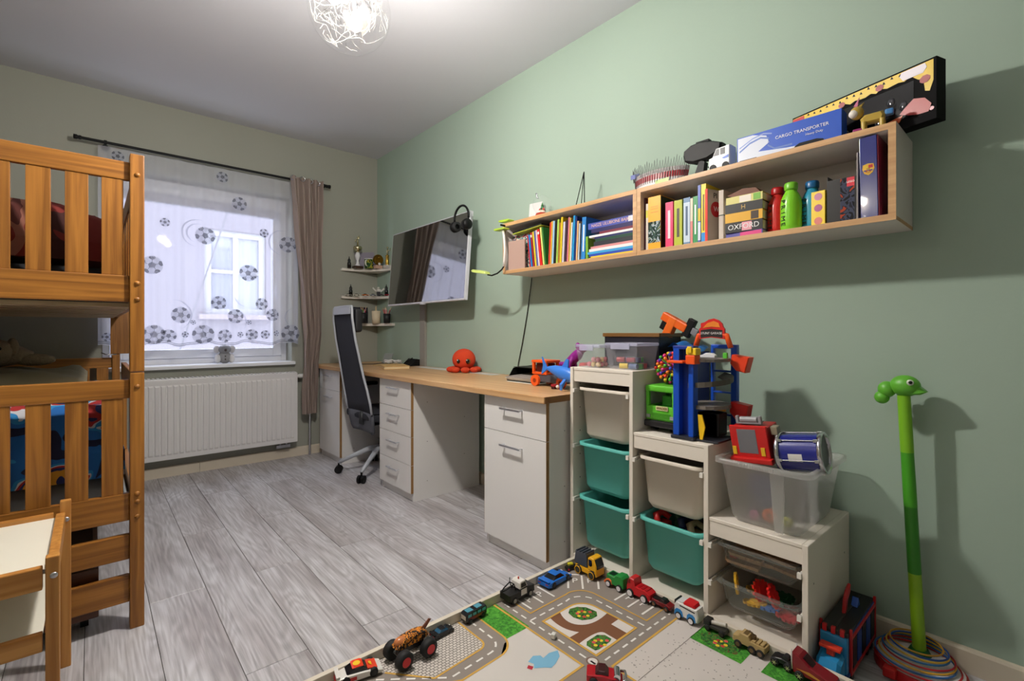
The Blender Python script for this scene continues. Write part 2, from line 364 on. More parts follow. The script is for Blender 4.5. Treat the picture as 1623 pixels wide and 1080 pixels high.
# ------------------------------------------------------------------ bunk bed
PINE = wood('honey_pine_upright', (126,78,26), (172,114,46), 1.0, 2); PINEX = wood('honey_pine_across', (126,78,26), (172,114,46), 1.0, 0); PINEY = wood('honey_pine_along', (126,78,26), (172,114,46), 1.0, 1)
bed = thing('bunk_bed', 'honey pine bunk bed with slatted ends beside the window', 'bed', (-0.36, 2.27, 0))
BX0, BX1 = -0.46, 0.511          # local: outer x of the posts
BL = 2.10
def bpost(x, y):
    MB().bev((x,y,0),(x+.043,y+.06,.952),.004).build('post', PINE, bed)
    MB().bev((x,y,.955),(x+.043,y+.06,1.767),.004).build('post', PINE, bed)
for x in (BX0, BX1-.043):
    for y in (0, BL-.06): bpost(x, y)
for zz in (1.69,1.285,1.225,.9,.50,.47,.415):
    b = MB(); b.lathe([(.0005,-.006),(.006,-.005),(.009,-.001),(.009,.001)], (BX1-.0215,0,zz), 12, 'y').build('bolt_cap', PINE, bed)
slat_x = [(.388-.0975*k, .450-.0975*k) for k in range(9)]
def endframe(y, zl, zs, zt):
    t = .026
    MB().bev((BX0+.043,y,zt[0]),(BX1-.043,y+t,zt[1]),.004).build('end_rail', PINEX, bed)
    MB().bev((BX0+.043,y,zl[0]),(BX1-.043,y+t,zl[1]),.004).build('end_rail', PINEX, bed)
    for a, b in slat_x: MB().bev((a,y+.004,zl[1]),(b,y+t-.004,zt[0]),.002).build('end_slat', PINE, bed)
for y in (.017, BL-.045):
    endframe(y, (1.215,1.314), None, (1.669,1.737)); endframe(y, (.40,.502), None, (.856,.926))
for (a, b) in ((.256,.348),(.097,.197)): MB().bev((BX0+.043,.017,a),(BX1-.043,.043,b),.004).build('cross_board', PINEX, bed)
for x in (BX0+.008, BX1-.034):
    MB().bev((x,.06,1.205),(x+.026,BL-.06,1.315),.004).build('side_rail', PINEY, bed)
    MB().bev((x,.06,.40),(x+.026,BL-.06,.50),.004).build('side_rail', PINEY, bed)
    MB().bev((x,.06,1.62),(x+.022,BL-.06,1.70),.004).build('guard_rail', PINEY, bed)
for i in range(14):
    yy = .14+i*.135
    MB().bev((BX1-.030,yy,1.315),(BX1-.012,yy+.06,1.62),.003).build('guard_slat', PINE, bed)
MB().bev((BX1-.034,.06,.86),(BX1-.012,.95,.945),.004).build('guard_rail', PINEY, bed)
MB().bev((BX1-.034,.90,.50),(BX1-.012,.96,.86),.004).build('guard_slat', PINE, bed)
SLAT = wood('pale_slat', (176,150,112), (206,182,146), 1, 0)
for lvl in (1.198, .392):
    for i in range(11):
        yy = .10+i*.18
        MB().bev((BX0+.036,yy,lvl),(BX1-.036,yy+.09,lvl+.017),.002).build('bed_slat', SLAT, bed)
MB().bev((BX1-.052,BL-.075,.952),(BX1+.075,BL-.062,1.25),.004).build('ladder_board', PINE, bed)
hk = MB(); hk.tube([(BX1-.10,BL-.09,.962),(BX1-.075,BL-.10,.950),(BX1-.02,BL-.10,.949)],.004,6); hk.build('hook', CHROME, bed)
# mattresses and bedding
def cushion(name, lo, hi, material, label, cat, bump=.02, seed=1, nx=26, ny=40, group=None):
    r = random.Random(seed); ph = [r.uniform(0, 6) for _ in range(6)]
    m = MB(); lx, ly = hi[0]-lo[0], hi[1]-lo[1]
    def top(u, v):
        e = min(u, 1-u)*lx; f = min(v, 1-v)*ly; k = min(1, e/.05)*min(1, f/.05); k = math.sin(k*PI/2)
        z = lo[2]+(hi[2]-lo[2])*(.35+.65*k)+k*bump*(math.sin(u*9+ph[0]+2*math.sin(v*7+ph[1]))*.5+math.sin(v*17+ph[2]+u*5)*.4+math.sin(u*23+v*13+ph[3])*.25)
        return (lo[0]+u*lx, lo[1]+v*ly, z)
    m.grid(nx, ny, top); m.grid(nx, ny, lambda u, v: (lo[0]+u*lx, lo[1]+(1-v)*ly, lo[2]))
    for (a, b) in (((0,0),(1,0)),((1,0),(1,1)),((1,1),(0,1)),((0,1),(0,0))):
        def side(u, v, a=a, b=b):
            q = (a[0]+(b[0]-a[0])*u, a[1]+(b[1]-a[1])*u); t = top(*q); return (t[0], t[1], lo[2]+(t[2]-lo[2])*v)
        m.grid(nx, 2, side)
    return tag(m.build(name, material), label, cat, group)
X0, X1, Y0, Y1 = -.36+BX0+.045, -.36+BX1-.045, 2.27+.05, 2.27+BL-.07
cushion('mattress', (X0,Y0,.410),(X1,Y1,.56), mat('mattress_grey', (150,156,160), .85), 'grey fitted mattress on the lower bunk', 'mattress', .004, 2)
cushion('mattress', (X0,Y0,1.216),(X1,Y1,1.34), mat('mattress_dark', (38,40,46), .9), 'dark mattress on the upper bunk behind the slats', 'mattress', .004, 3)
def patches(name, cols, scale):
    m = bpy.data.materials.new(name); m.use_nodes = True; nt = m.node_tree; p = nt.nodes['Principled BSDF']; p.inputs['Roughness'].default_value = .85
    t = nt.nodes.new('ShaderNodeTexCoord'); n = nt.nodes.new('ShaderNodeTexNoise'); n.inputs['Scale'].default_value = scale; n.inputs['Detail'].default_value = 1.5; n.inputs['Distortion'].default_value = 1.2
    r = nt.nodes.new('ShaderNodeValToRGB'); r.color_ramp.interpolation = 'CONSTANT'
    while len(r.color_ramp.elements) < len(cols): r.color_ramp.elements.new(.5)
    for i, (pos, c) in enumerate(cols): r.color_ramp.elements[i].position = pos; r.color_ramp.elements[i].color = rgb(*c)
    nt.links.new(t.outputs['Object'], n.inputs['Vector']); nt.links.new(n.outputs['Fac'], r.inputs[0]); nt.links.new(r.outputs[0], p.inputs['Base Color']); return m
DUV = patches('bright_print_cotton', [(0,(20,26,60)),(.36,(24,96,168)),(.47,(40,130,190)),(.52,(190,190,196)),(.55,(160,36,36)),(.6,(30,40,90)),(.66,(196,140,40))], 6)
cushion('duvet', (X0+.02,Y0+.01,.565),(X1-.01,Y0+1.25,.832), DUV, 'rumpled multicoloured printed duvet heaped on the lower bunk', 'duvet', .03, 4)
cushion('blanket', (X0+.03,Y0+.25,.88),(X1-.12,Y0+1.1,.925), mat('beige_blanket', (150,140,116), .9), 'beige blanket spread over the printed duvet', 'blanket', .02, 9)
cushion('duvet', (X0+.02,Y0+.03,1.365),(X1-.03,Y0+1.2,1.56), patches('red_satin', [(0,(60,20,18)),(.42,(120,34,28)),(.55,(150,96,80)),(.63,(90,40,34))], 4), 'glossy red and brown duvet on the upper bunk', 'duvet', .05, 6)
tag(cushion('pillow', (X1-.10,Y0+1.25,1.345),(X1-.01,Y0+1.75,1.50), mat('navy_cloth', (28,32,52), .85), '', 'pillow', .01, 8), 'navy pillow at the window end of the upper bunk', 'pillow')
# plush animal on the lower bunk
pt = thing('plush_dog', 'fluffy beige plush animal lying on the lower bunk blanket', 'plush toy', (-0.36, 3.30, .938))
FUR = mat('beige_fur', (158,140,118), .95, bump=(120,1.0))
def furry(mb, c, r, seed):
    rr = random.Random(seed); st = len(mb.v); mb.ball(c, r, 22, 14)
    for i in range(st, len(mb.v)):
        v = Vector(mb.v[i])-Vector(c); mb.v[i] = tuple(Vector(c)+v*(1+rr.uniform(-.07,.07)))
f = MB(); furry(f, (0,0,.055),(.15,.10,.055),1); f.build('body', FUR, pt)
f = MB(); furry(f, (.02,-.10,.075),(.07,.065,.06),2); hdp = f.build('head', FUR, pt)
for s in (-1, 1):
    f = MB(); furry(f, (.02+s*.065,-.09,.095),(.022,.02,.04),3+s); f.build('ear', FUR, pt)
    MB().ball((.02+s*.028,-.158,.09),.009,10,8).build('eye', BLACK, pt)
f = MB(); furry(f, (.02,-.165,.055),(.03,.02,.022),7); f.build('muzzle', mat('cream_fur',(206,196,180),.95), pt)
for q in ((.16,-.03),(.13,.08)):
    f = MB(); furry(f, (q[0],q[1],.03),(.07,.03,.028),9); f.build('leg', FUR, pt)
# drawer under the bed
dr = thing('underbed_drawer', 'dark stained low drawer on casters under the bunk bed', 'drawer', (-0.36, 2.33, 0))
DK = wood('dark_pine', (70,36,18), (98,54,26), 1, 0)
MB().bev((BX0+.06,.0,.055),(BX1-.13,.018,.235),.003).build('drawer_front', DK, dr)
d = MB(); d.box((BX0+.06,.018,.06),(BX1-.13,1.7,.07)); d.box((BX0+.06,.018,.07),(BX0+.075,1.7,.22)); d.box((BX1-.145,.018,.07),(BX1-.13,1.7,.22)); d.box((BX0+.075,1.685,.07),(BX1-.145,1.7,.22)); d.build('drawer_box', DK, dr)
for (a, b) in ((BX0+.12,.08),(BX1-.17,.08),(BX0+.12,1.5),(BX1-.17,1.5)):
    c = MB(); c.cyl((a-.012,b,.024),(a+.012,b,.024),.0235,n=14); c.box((a-.016,b-.012,.040),(a+.016,b+.012,.0598)); c.build('caster', BLACK, dr)
# ------------------------------------------------------------------ children's table
LP = wood('light_pine_upright', (172,112,48), (204,146,76), 1, 2); LPX = wood('light_pine_across', (172,112,48), (204,146,76), 1, 0)
tb = thing('childrens_table', 'small pine children\'s table with white inset top in front of the bunk bed', 'table', (-0.36, 1.68, 0))
TW, TD, TZ = .30, .50, .50
for sx in (-1, 1):
    for sy, nm, hgt in ((0, 'leg', .535),(1, 'leg', .548)):
        x = sx*TW-(.027 if sx > 0 else 0)+(.010*sx if sy else 0); y = sy*(TD-.026)
        MB().bev((x,y,0),(x+.027,y+.026,hgt),.003).build('leg', LP, tb)
        MB().lathe([(.0005,-.003),(.007,-.0025),(.008,0)], (x+.016,y,.487), 12, 'y').build('bolt', STEEL, tb)
for y in (.002, TD-.024): 
    MB().bev((-TW+.032,y,.455),(TW-.032,y+.022,.512),.003).build('apron', LPX, tb)
    MB().bev((-TW+.032,y,.30),(TW-.032,y+.022,.345),.003).build('stretcher', LPX, tb)
for x in (-TW+.004, TW-.026): MB().bev((x,.026,.455),(x+.022,TD-.026,.512),.003).build('apron', LP, tb)
MB().bev((-TW+.026,.024,.487),(TW-.026,TD-.024,.499),.002).build('tabletop', mat('white_board', (232,228,214), .4), tb)
MB().bev((-TW+.034,.024,.318),(TW-.034,TD-.024,.328),.002).build('lower_shelf', MATS['white_board'], tb)
# ------------------------------------------------------------------ radiator
RW = mat('radiator_white', (224,222,222), .35)
ra = thing('radiator', 'white ribbed panel radiator below the window', 'radiator', (0, 4.36, .15))
poly = []; rx0, rx1 = .245, 1.35
n = 28; wv = (rx1-rx0-.05)/n
m = MB(); m.bev((rx0,.006,0),(rx1,.05,.60),.006); m.build('panel', RW, ra)
for i in range(n):
    a = rx0+.025+i*wv; c = a+wv/2
    p = [(c-wv*.40,.0062),(c-wv*.28,0),(c+wv*.28,0),(c+wv*.40,.0062)]
    q = MB(); z0, z1 = .035, .555
    q.add([(x,y,z0+.012) if y == 0 else (x,y,z0) for x, y in p]+[(x,y,z1-.012) if y == 0 else (x,y,z1) for x, y in p], [(0,1,5,4),(1,2,6,5),(2,3,7,6),(0,3,2,1),(4,5,6,7)])
    q.build('rib', RW, ra)
m = MB(); m.box((rx0+.004,.052,.02),(rx1-.004,.06,.58)); m.bev((rx0,.065,0),(rx1,.10,.60),.006); m.build('rear_panel', RW, ra)
m = MB()
for i in range(40): m.box((rx0+.01+i*.0275,.008,.601),(rx0+.025+i*.0275,.098,.606))
m.build('top_grille', RW, ra)
v = MB(); v.cyl((rx1,.05,.565),(rx1+.018,.05,.565),.012,n=12); v.lathe([(.0005,.018),(.017,.018),(.019,.03),(.018,.08),(.014,.088),(.0005,.088)], (rx1,.05,.565), 16, 'x'); v.build('thermostat_valve', plastic(232,230,226), ra)
v = MB(); v.cyl((1.22,.06,0),(1.22,.06,-.035),.011,n=10); v.cyl((1.27,.06,0),(1.27,.06,-.035),.011,n=10); v.box((1.19,.045,-.045),(1.30,.075,-.02)); v.cyl((1.22,.06,-.035),(1.22,.105,-.035),.008); v.cyl((1.27,.06,-.035),(1.27,.105,-.035),.008); v.build('valve_block', STEEL, ra)
for xx in (.35, 1.1): MB().box((xx,.10,.05),(xx+.03,.1195,.55)).build('bracket', RW, ra)
# chrome pipe foot beside the radiator
tag(MB().cyl((1.476,4.44,.001),(1.476,4.44,.83),.011,n=12).build('heating_pipe', CHROME), 'chrome vertical pipe between radiator and first desk cabinet', 'pipe')
# ------------------------------------------------------------------ curtains
RODY, RODZ = 4.385, 2.425
rod = thing('curtain_rod', 'black metal curtain rod above the window', 'curtain rod', (0, RODY, RODZ))
MB().cyl((-.05,0,0),(1.60,0,0),.010,n=14).build('rod', BLACK, rod)
for x, d in ((-.05,-1),(1.60,1)): MB().lathe([(.0005,0),(.014,0),(.014,d*.012),(.011,d*.016),(.016,d*.024),(.016,d*.04),(.0005,d*.042)], (x,0,0), 14, 'x').build('finial', BLACK, rod)
for x in (.075, 1.585):
    b = MB(); b.cyl((x,.0,-.012),(x,YB-RODY-.004,-.012),.006,n=8); b.lathe([(.0005,YB-RODY-.006),(.022,YB-RODY-.006),(.022,YB-RODY-.0005),(.0005,YB-RODY-.0005)], (x,0,-.012), 16, 'y'); b.cyl((x-.008,0,0),(x+.008,0,0),.015,n=12); b.build('bracket', BLACK, rod)
SX0, SX1, SZ0, SZ1 = .035, 1.37, 1.0, RODZ-.018
def sy(x, z=1.5):
    k = .35+.65*min(1, max(0, (2.42-z)/1.0))
    return 4.408+k*(.012*math.sin(x*47)+.007*math.sin(x*83+1)+.006*math.sin(x*21+z*.6))
def hem(x): return SZ0+.012*math.sin(x*21)+.004*math.sin(x*48)
SHEER = clear('sheer_voile', (236,236,244), .60, .6, .02, True)
sh = thing('net_curtain', 'white sheer curtain printed with grey footballs over the window', 'curtain', (0,0,0))
MB().grid(170, 30, lambda u, v: (SX0+u*(SX1-SX0), sy(SX0+u*(SX1-SX0), hem(SX0+u*(SX1-SX0))+v*(SZ1-hem(SX0+u*(SX1-SX0)))), hem(SX0+u*(SX1-SX0))+v*(SZ1-hem(SX0+u*(SX1-SX0))))).build('voile', SHEER, sh)
INK = clear('print_dark', (110,112,124), .35, .6, .02, True); INKL = clear('print_light', (190,192,204), .45, .6, .02, True)
def ribbon(fn, w, n, name, material):
    m = MB(); vs = []; 
    for i in range(n+1):
        x, z = fn(i/n); vs += [(x, sy(x, z)-.0025, z-w/2), (x, sy(x, z)-.0025, z+w/2)]
    m.add(vs, [(2*i, 2*i+2, 2*i+3, 2*i+1) for i in range(n)]); return m.build(name, material, sh)
for dz, w in ((.012,.006),(.024,.005)): ribbon(lambda u: (SX0+u*(SX1-SX0), hem(SX0+u*(SX1-SX0))+dz), w, 170, 'hem_line', INK)
def ball(x, z, r, ang=0, name='printed_ball'):
    m = MB(); m.m(0); N = 26; P = lambda a, b, off: (x+a, sy(x+a, z+b)-off, z+b)
    rings = 4
    vs = [P(0,0,.0030)]
    for k in range(1, rings+1): vs += [P(r*k/rings*math.cos(2*PI*i/N), r*k/rings*math.sin(2*PI*i/N), .0030) for i in range(N)]
    fs = [(0, 1+i, 1+(i+1) % N) for i in range(N)]
    for k in range(rings-1): fs += [(1+k*N+i, 1+(k+1)*N+i, 1+(k+1)*N+(i+1) % N, 1+k*N+(i+1) % N) for i in range(N)]
    m.add(vs, fs); m.m(1)
    pent = [P(r*.36*math.cos(ang+2*PI*i/5), r*.36*math.sin(ang+2*PI*i/5), .0042) for i in range(5)]
    m.add(pent, [(0,1,2,3,4)])
    for i in range(5):
        a = ang+2*PI*i/5; q = [(.62,-.10),(.78,-.30),(.97,-.22),(.97,.22),(.78,.30),(.62,.10)]
        m.add([P(r*(p[0]*math.cos(a)-p[1]*math.sin(a)), r*(p[0]*math.sin(a)+p[1]*math.cos(a)), .0042) for p in q], [tuple(range(6))])
        l = [(.36,-.02),(.63,-.02),(.63,.02),(.36,.02)]
        m.add([P(r*(p[0]*math.cos(a)-p[1]*math.sin(a)), r*(p[0]*math.sin(a)+p[1]*math.cos(a)), .0042) for p in l], [tuple(range(4))])
    return m.build(name, [INKL, INK], sh)
def swoosh(x, z, r, a0, a1, w):
    m = MB(); vs = []; n = 20
    for i in range(n+1):
        a = a0+(a1-a0)*i/n; ww_ = w*math.sin(PI*(i+.4)/(n+.8))
        for rr in (r-ww_/2, r+ww_/2): xx, zz = x+rr*math.cos(a), z+rr*math.sin(a); vs.append((xx, sy(xx, zz)-.0022, zz))
    m.add(vs, [(2*i, 2*i+2, 2*i+3, 2*i+1) for i in range(n)]); m.build('printed_swoosh', INKL, sh)
def cpix(cx, cy):     # measured spots on the curtain (crop pixels) to x, z in its plane
    u, v = 120+cx/2.571, 200+cy/2.571; a = (u-811.5)/761.23
    S, Cc = math.sin(.719544), math.cos(.719544)
    d = (S+a*Cc, Cc-a*S, (526.22-v)/761.23); t = 4.385/d[1]; return d[0]*t, CAM_H+d[2]*t, t/761.23/2.571
for i, (cx, cy, r) in enumerate([(172,120,22),(600,206,22),(670,315,28),(530,445,36),(312,565,38),(868,482,33),(706,598,34),(430,770,34),(585,720,28),(655,775,29),(760,725,25),(805,770,25),(880,845,36),(320,850,40),(380,855,27),(522,850,40),(610,855,27),(720,850,22),(775,850,18),(710,800,10),(820,845,12),(481,800,10),(448,850,13),(673,850,12),(365,390,18),(770,435,18),(128,860,18)]):
    x, z, k = cpix(cx, cy)
    ball(x, z, r*k*.98, ang=i*.7)
for (cx, cy, r, a0, a1) in ((500,435,55,1.2,4.6),(500,435,38,1.3,4.4),(400,770,62,-1.0,1.6),(845,475,50,1.3,4.6),(640,800,52,-.6,1.8),(700,690,45,3.2,4.6),(900,780,40,2,4)):
    x, z, k = cpix(cx, cy); swoosh(x, z, r*k, a0, a1, .012)
# gathered taupe side curtain
def tcent(z):  # left edge, right edge by height
    tab = [(2.44,1.285,1.560),(1.84,1.338,1.545),(1.40,1.375,1.545),(1.08,1.400,1.545),(.84,1.395,1.512),(.62,1.38,1.512),(.38,1.385,1.512)]
    for i in range(len(tab)-1):
        if z >= tab[i+1][0]:
            t = (z-tab[i+1][0])/(tab[i][0]-tab[i+1][0]); return tab[i+1][1]*(1-t)+tab[i][1]*t, tab[i+1][2]*(1-t)+tab[i][2]*t
    return tab[-1][1:]
def taupe(u, v):
    z = .385+v*(2.445-.385); a, b = tcent(z); x = a+(b-a)*u
    return (x+.004*math.sin(z*9+u*20), 4.344+.026*math.sin(u*2*PI*4.5+z*.8)*(.55+.45*v)+.006*math.sin(z*7+u*5), z)
tc = thing('side_curtain', 'gathered taupe eyelet curtain hanging at the right of the window', 'curtain', (0,0,0))
MB().grid(110, 50, taupe).build('fabric', mat('taupe_cloth', (150,134,126), .8, bump=(200,.3)), tc)
for i in range(4):
    u = .06+i*.26; p = taupe(u, .985)
    MB().lathe([(.021,-.002),(.024,0),(.021,.002),(.016,.002),(.016,-.002),(.021,-.002)], (p[0],p[1]-.002,RODZ), 16, 'y').build('eyelet', CHROME, tc)
R_ = math.radians
# ------------------------------------------------------------------ desk: worktop on three cabinets
DZ = .812
OAK = wood('oak_worktop', (190,146,100), (212,172,126), .8, 1, .38); OAKX = wood('oak_shelf_edge', (186,142,96), (210,168,120), .8, 1, .45)
CHIP = mat('chipboard_edge', (140,100,58), .9, bump=(400,1.0))
wt = thing('desk_worktop', 'long light oak desk worktop along the green wall', 'worktop', (1.52, 1.516, DZ-.032))
m = MB(); m.bev((0,.002,0),(XR-1.52-.001,YB-1.516-.001,.032),.004); m.build('board', OAK, wt)
MB().box((.004,-.0005,.002),(XR-1.52-.004,.0018,.030)).build('raw_end', CHIP, wt)
m = MB()
for i in range(40): m.box((.50,1.02+i*.024,.0322),(.585,1.034+i*.024,.034))
m.box((.495,.99,.0315),(.59,2.02,.0325)); m.build('cable_grille', plastic(206,202,198), wt)
EDGE = mat('edge_brown', (150,112,66), .6)
HND = mat('aluminium_handle', (214,216,222), .28, metal=.85)
def cabinet(y0, y1, splits, label, name='desk_cabinet'):
    c = thing(name, label, 'cabinet', (1.55, y0, 0)); w_ = y1-y0; top = DZ-.034
    b = MB(); b.box((.019,0,.001),(.55,.016,top)); b.box((.019,w_-.016,.001),(.55,w_,top)); b.box((.019,.016,.055),(.55,w_-.016,.071)); b.box((.019,.016,top-.016),(.55,w_-.016,top)); b.box((.54,.016,.001),(.55,w_-.016,top-.016))
    b.build('body', WHITE, c)
    MB().box((.024,.016,.001),(.036,w_-.016,.055)).build('plinth', WHITE, c)
    k = MB()
    for i in range(5): k.cyl((.12+(i % 2)*.3,-.0004,.12+i*.13),(.12+(i % 2)*.3,.0005,.12+i*.13),.003,n=8)
    k.build('screw_cap', plastic(120,118,116), c)
    for i in range(len(splits)-1):
        z1, z0 = splits[i]-.0015, splits[i+1]+.0015; drawer = (splits[i]-splits[i+1]) < .3
        f = MB(); f.m(0).box((0,.003,z0),(.018,w_-.003,z1)); f.m(1).box((0.0004,.0015,z0),(.018,.003,z1)); f.box((.0004,w_-.003,z0),(.018,w_-.0015,z1))
        fo = f.build('drawer' if drawer else 'door', [WHITE, EDGE], c)
        hz = z1-.058 if not drawer else (z0+z1)/2+.035; yc = w_/2 if drawer else w_/2
        h = MB(); h.bev((-.030,yc-.075,hz-.005),(-.022,yc+.075,hz+.005),.002)
        for s_ in (-.064, .064): h.cyl((-.024,yc+s_,hz),(0,yc+s_,hz),.004,n=8)
        ho = h.build('handle', HND, fo)
cabinet(3.935, 4.40, [.777,.605,.055], 'white desk cabinet with drawer and door next to the radiator')
cabinet(2.755, 3.205, [.777,.597,.42,.237,.055], 'white four-drawer desk cabinet right of the office chair')
cabinet(1.532, 1.99, [.777,.603,.055], 'white desk cabinet with drawer and door beside the stepped toy storage')
tag(MB().tube([(2.10,2.0,.74),(2.0,2.25,.70),(2.06,2.5,.72),(2.10,2.72,.74)],.006,6).build('cable', BLACK), 'black cable sagging beneath the worktop', 'cable')
# ------------------------------------------------------------------ office chair
oc = thing('office_chair', 'dark grey mesh office chair with light grey frame pushed under the desk', 'chair', (1.735, 3.55, 0))
MESH = mat('dark_mesh', (48,50,60), .85, bump=(600,.6)); LGREY = mat('light_grey_frame', (178,182,190), .45)
back = [(1.276,-.335,.165),(1.20,-.335,.172),(1.05,-.315,.178),(.90,-.285,.185),(.78,-.262,.195),(.68,-.240,.208),(.58,-.220,.215),(.50,-.207,.214)]
low = [(.50,-.207,.214),(.44,-.200,.210),(.37,-.188,.195),(.345,-.183,.17)]
YC = -.05
def sheet(rows, t, crown=.02):
    m = MB(); n = 10
    def P(k, u, off):
        z, x, hw = rows[k]; return (x+off-crown*(1-(2*u-1)**2)*-1, YC+(2*u-1)*hw, z)
    vs = []; K = len(rows)
    for off in (0, t): vs += [P(k, i/n, off) for k in range(K) for i in range(n+1)]
    fs = []; N = K*(n+1)
    for k in range(K-1):
        for i in range(n):
            a = k*(n+1)+i; fs.append((a, a+1, a+n+2, a+n+1)); fs.append((N+a, N+a+n+1, N+a+n+2, N+a+1))
    for k in range(K-1):
        a = k*(n+1); fs.append((a, a+n+1, N+a+n+1, N+a)); a += n; fs.append((a, N+a, N+a+n+1, a+n+1))
    for i in range(n): fs.append((i, N+i, N+i+1, i+1)); a = (K-1)*(n+1)+i; fs.append((a, a+1, N+a+1, N+a))
    m.smooth = True; m.add(vs, fs); return m
sheet(back, .012).build('backrest', MESH, oc)
sheet(low, .016).build('lumbar_panel', mat('mid_grey_cloth', (88,90,98), .8), oc)
rim = [(x, YC-hw-.002, z) for z, x, hw in reversed(back)]+[(back[0][1]+.004, YC-.155, 1.288),(back[0][1]+.015, YC, 1.292),(back[0][1]+.004, YC+.155, 1.288)]+[(x, YC+hw+.002, z) for z, x, hw in back]
MB().tube(rim, .009, 8).build('back_frame', LGREY, oc)
MB().bev((-.345,YC-.150,1.232),(-.338,YC+.150,1.285),.003).build('top_band', LGREY, oc)
MB().bev((-.305,YC-.155,1.10),(-.245,YC+.155,1.275),.028,4).build('headrest', mat('black_leather', (28,28,32), .5), oc)
m = MB(); m.grid(14, 14, lambda u, v: (-.19+u*.45, -.25+v*.5, .50+.012*math.sin(PI*v)-.03*max(0,u-.8)*5*.2)); m.bev((-.19,-.25,.43),(.26,.25,.499),.03,3); m.build('seat', mat('seat_cloth', (40,42,50), .85), oc)
for s in (-1, 1):
    a = MB(); a.tube([(-.05,s*.25,.42),(-.05,s*.30,.44),(-.04,s*.305,.60),(-.04,s*.305,.655)],.013,8); a.build('arm_post', mat('dark_plastic', (40,42,46), .5), oc)
    MB().bev((-.14,s*.305-.035,.655),(.10,s*.305+.035,.685),.012,3).build('armrest', MATS['dark_plastic'], oc)
sp = MB(); sp.tube([(-.185,YC,.50),(-.19,YC,.42),(-.12,YC*.5,.39),(0,0,.39)],.022,8); sp.build('back_bracket', MATS['dark_plastic'], oc)
g = MB(); g.cyl((0,0,.13),(0,0,.26),.028,n=16); g.cyl((0,0,.26),(0,0,.425),.016,n=14); g.build('gas_column', MATS['dark_plastic'], oc)
for i, a in enumerate((math.radians(149), math.radians(218), math.radians(290), math.radians(2), math.radians(75))):
    dx, dy = math.cos(a), math.sin(a); L = .325
    l = MB(); l.tube([(dx*.02,dy*.02,.195),(dx*.10,dy*.10,.180),(dx*.22,dy*.22,.130),(dx*L,dy*L,.082)], [.024,.021,.016,.013], 8); lo = l.build('base_leg', LGREY, oc)
    c = MB(); px_, py_ = -dy, dx
    for s in (-.016, .016): c.cyl((dx*L+px_*(s-.009),dy*L+py_*(s-.009),.030),(dx*L+px_*(s+.009),dy*L+py_*(s+.009),.030),.0295,n=18)
    c.cyl((dx*L,dy*L,.03),(dx*L,dy*L,.08),.008,n=8); co = c.build('caster', BLACK, oc)
# ------------------------------------------------------------------ television + headphones
tvt = thing('television', 'flat television with silver bezel mounted on the green wall', 'television', (1.985, 3.315, 1.645), (0, math.radians(4.6), 0))
TVW, TVH = 1.15, .635
m = MB(); m.bev((0,-TVW/2,-TVH/2),(.028,TVW/2,TVH/2),.003); m.bev((.028,-.38,-.24),(.06,.38,.20),.01); m.build('housing', mat('silver_bezel', (205,206,214), .35), tvt)
MB().box((-.0012,-TVW/2+.009,-TVH/2+.013),(.004,TVW/2-.009,TVH/2-.008)).build('screen', mat('glossy_screen', (10,10,12), .04, spec=1.0, coat=1.0), tvt)
MATS['glossy_screen'].node_tree.nodes['Principled BSDF'].inputs['IOR'].default_value = 2.5
MB().bev((-.002,-.03,-TVH/2-.009),(.02,.03,-TVH/2),.002).build('logo_lip', MATS['silver_bezel'], tvt)
m = MB(); m.box((.06,-.06,-.10),(.075,.06,.10)); m.cyl((.07,0,0),(.135,0,.01),.02,n=12); m.build('wall_mount', BLACK, tvt)
hpo = thing('headphones', 'black over-ear headphones hung on the corner of the television', 'headphones', (1.975, 2.755, 1.90))
pts = [(.0+.0*math.cos(t), .085*math.cos(t), .085*math.sin(t)) for t in [math.radians(-8+196*i/20) for i in range(21)]]
pts = [(0.0, p[1]+.0, p[2]) for p in pts]
MB().tube([(x-.03,y,z) for x, y, z in pts], .008, 8).build('headband', BLACK, hpo)
for s in (-1, 1):
    c = MB(); c.lathe([(.0005,-.022),(.030,-.020),(.038,-.008),(.038,.008),(.030,.020),(.0005,.022)], (-.035,s*.075,-.055), 18, 'y'); co = c.build('ear_cup', BLACK, hpo)
    MB().tube([(-.03,s*.084,-.01),(-.033,s*.088,-.03),(-.035,s*.080,-.05)], .006, 6).build('yoke', BLACK, hpo)
    MB().lathe([(.018,-.012),(.034,-.012),(.036,-.004),(.034,.004),(.018,.004)], (-.035,s*.052,-.055), 18, 'y').build('ear_cushion', mat('soft_black', (24,24,26), .7), hpo)
R_ = math.radians
# ------------------------------------------------------------------ corner shelves
CS = mat('shelf_white', (226,220,210), .5)
def corner_shelf(z, label):
    m = MB(); r = .37; t = .024; n = 10
    arc = [(0,0),(-r,0),(-r,-.03)]+[(-r+ (r-.03)*math.sin(PI/2*i/n)*1.0, -.03-(r-.03)*(1-math.cos(PI/2*i/n))) for i in range(1, n)]+[(-.03,-r),(0,-r)]
    m.prism(arc, -t, 0, 'z')
    s = tag(m.build('corner_shelf', CS, None, (XR-.001, YB-.001, z)), label, 'shelf', 'white corner shelves')
    return s
CZ = (1.706, 1.444, 1.185)
corner_shelf(CZ[0], 'top white corner shelf holding the trophies'); corner_shelf(CZ[1], 'middle white corner shelf holding the row of toy cars'); corner_shelf(CZ[2], 'bottom white corner shelf holding the pencil pots')
def bottle_figure(x, y, z, label):
    tag(MB().lathe([(.0005,0),(.017,0),(.017,.05),(.012,.06),(.014,.075),(.010,.085),(.004,.095),(.003,.108),(.0005,.112)], n=14).build('chess_figure', mat('gloss_black', (12,12,13), .2), None, (x,y,z)), label, 'figurine', 'black figurines on the corner shelves')
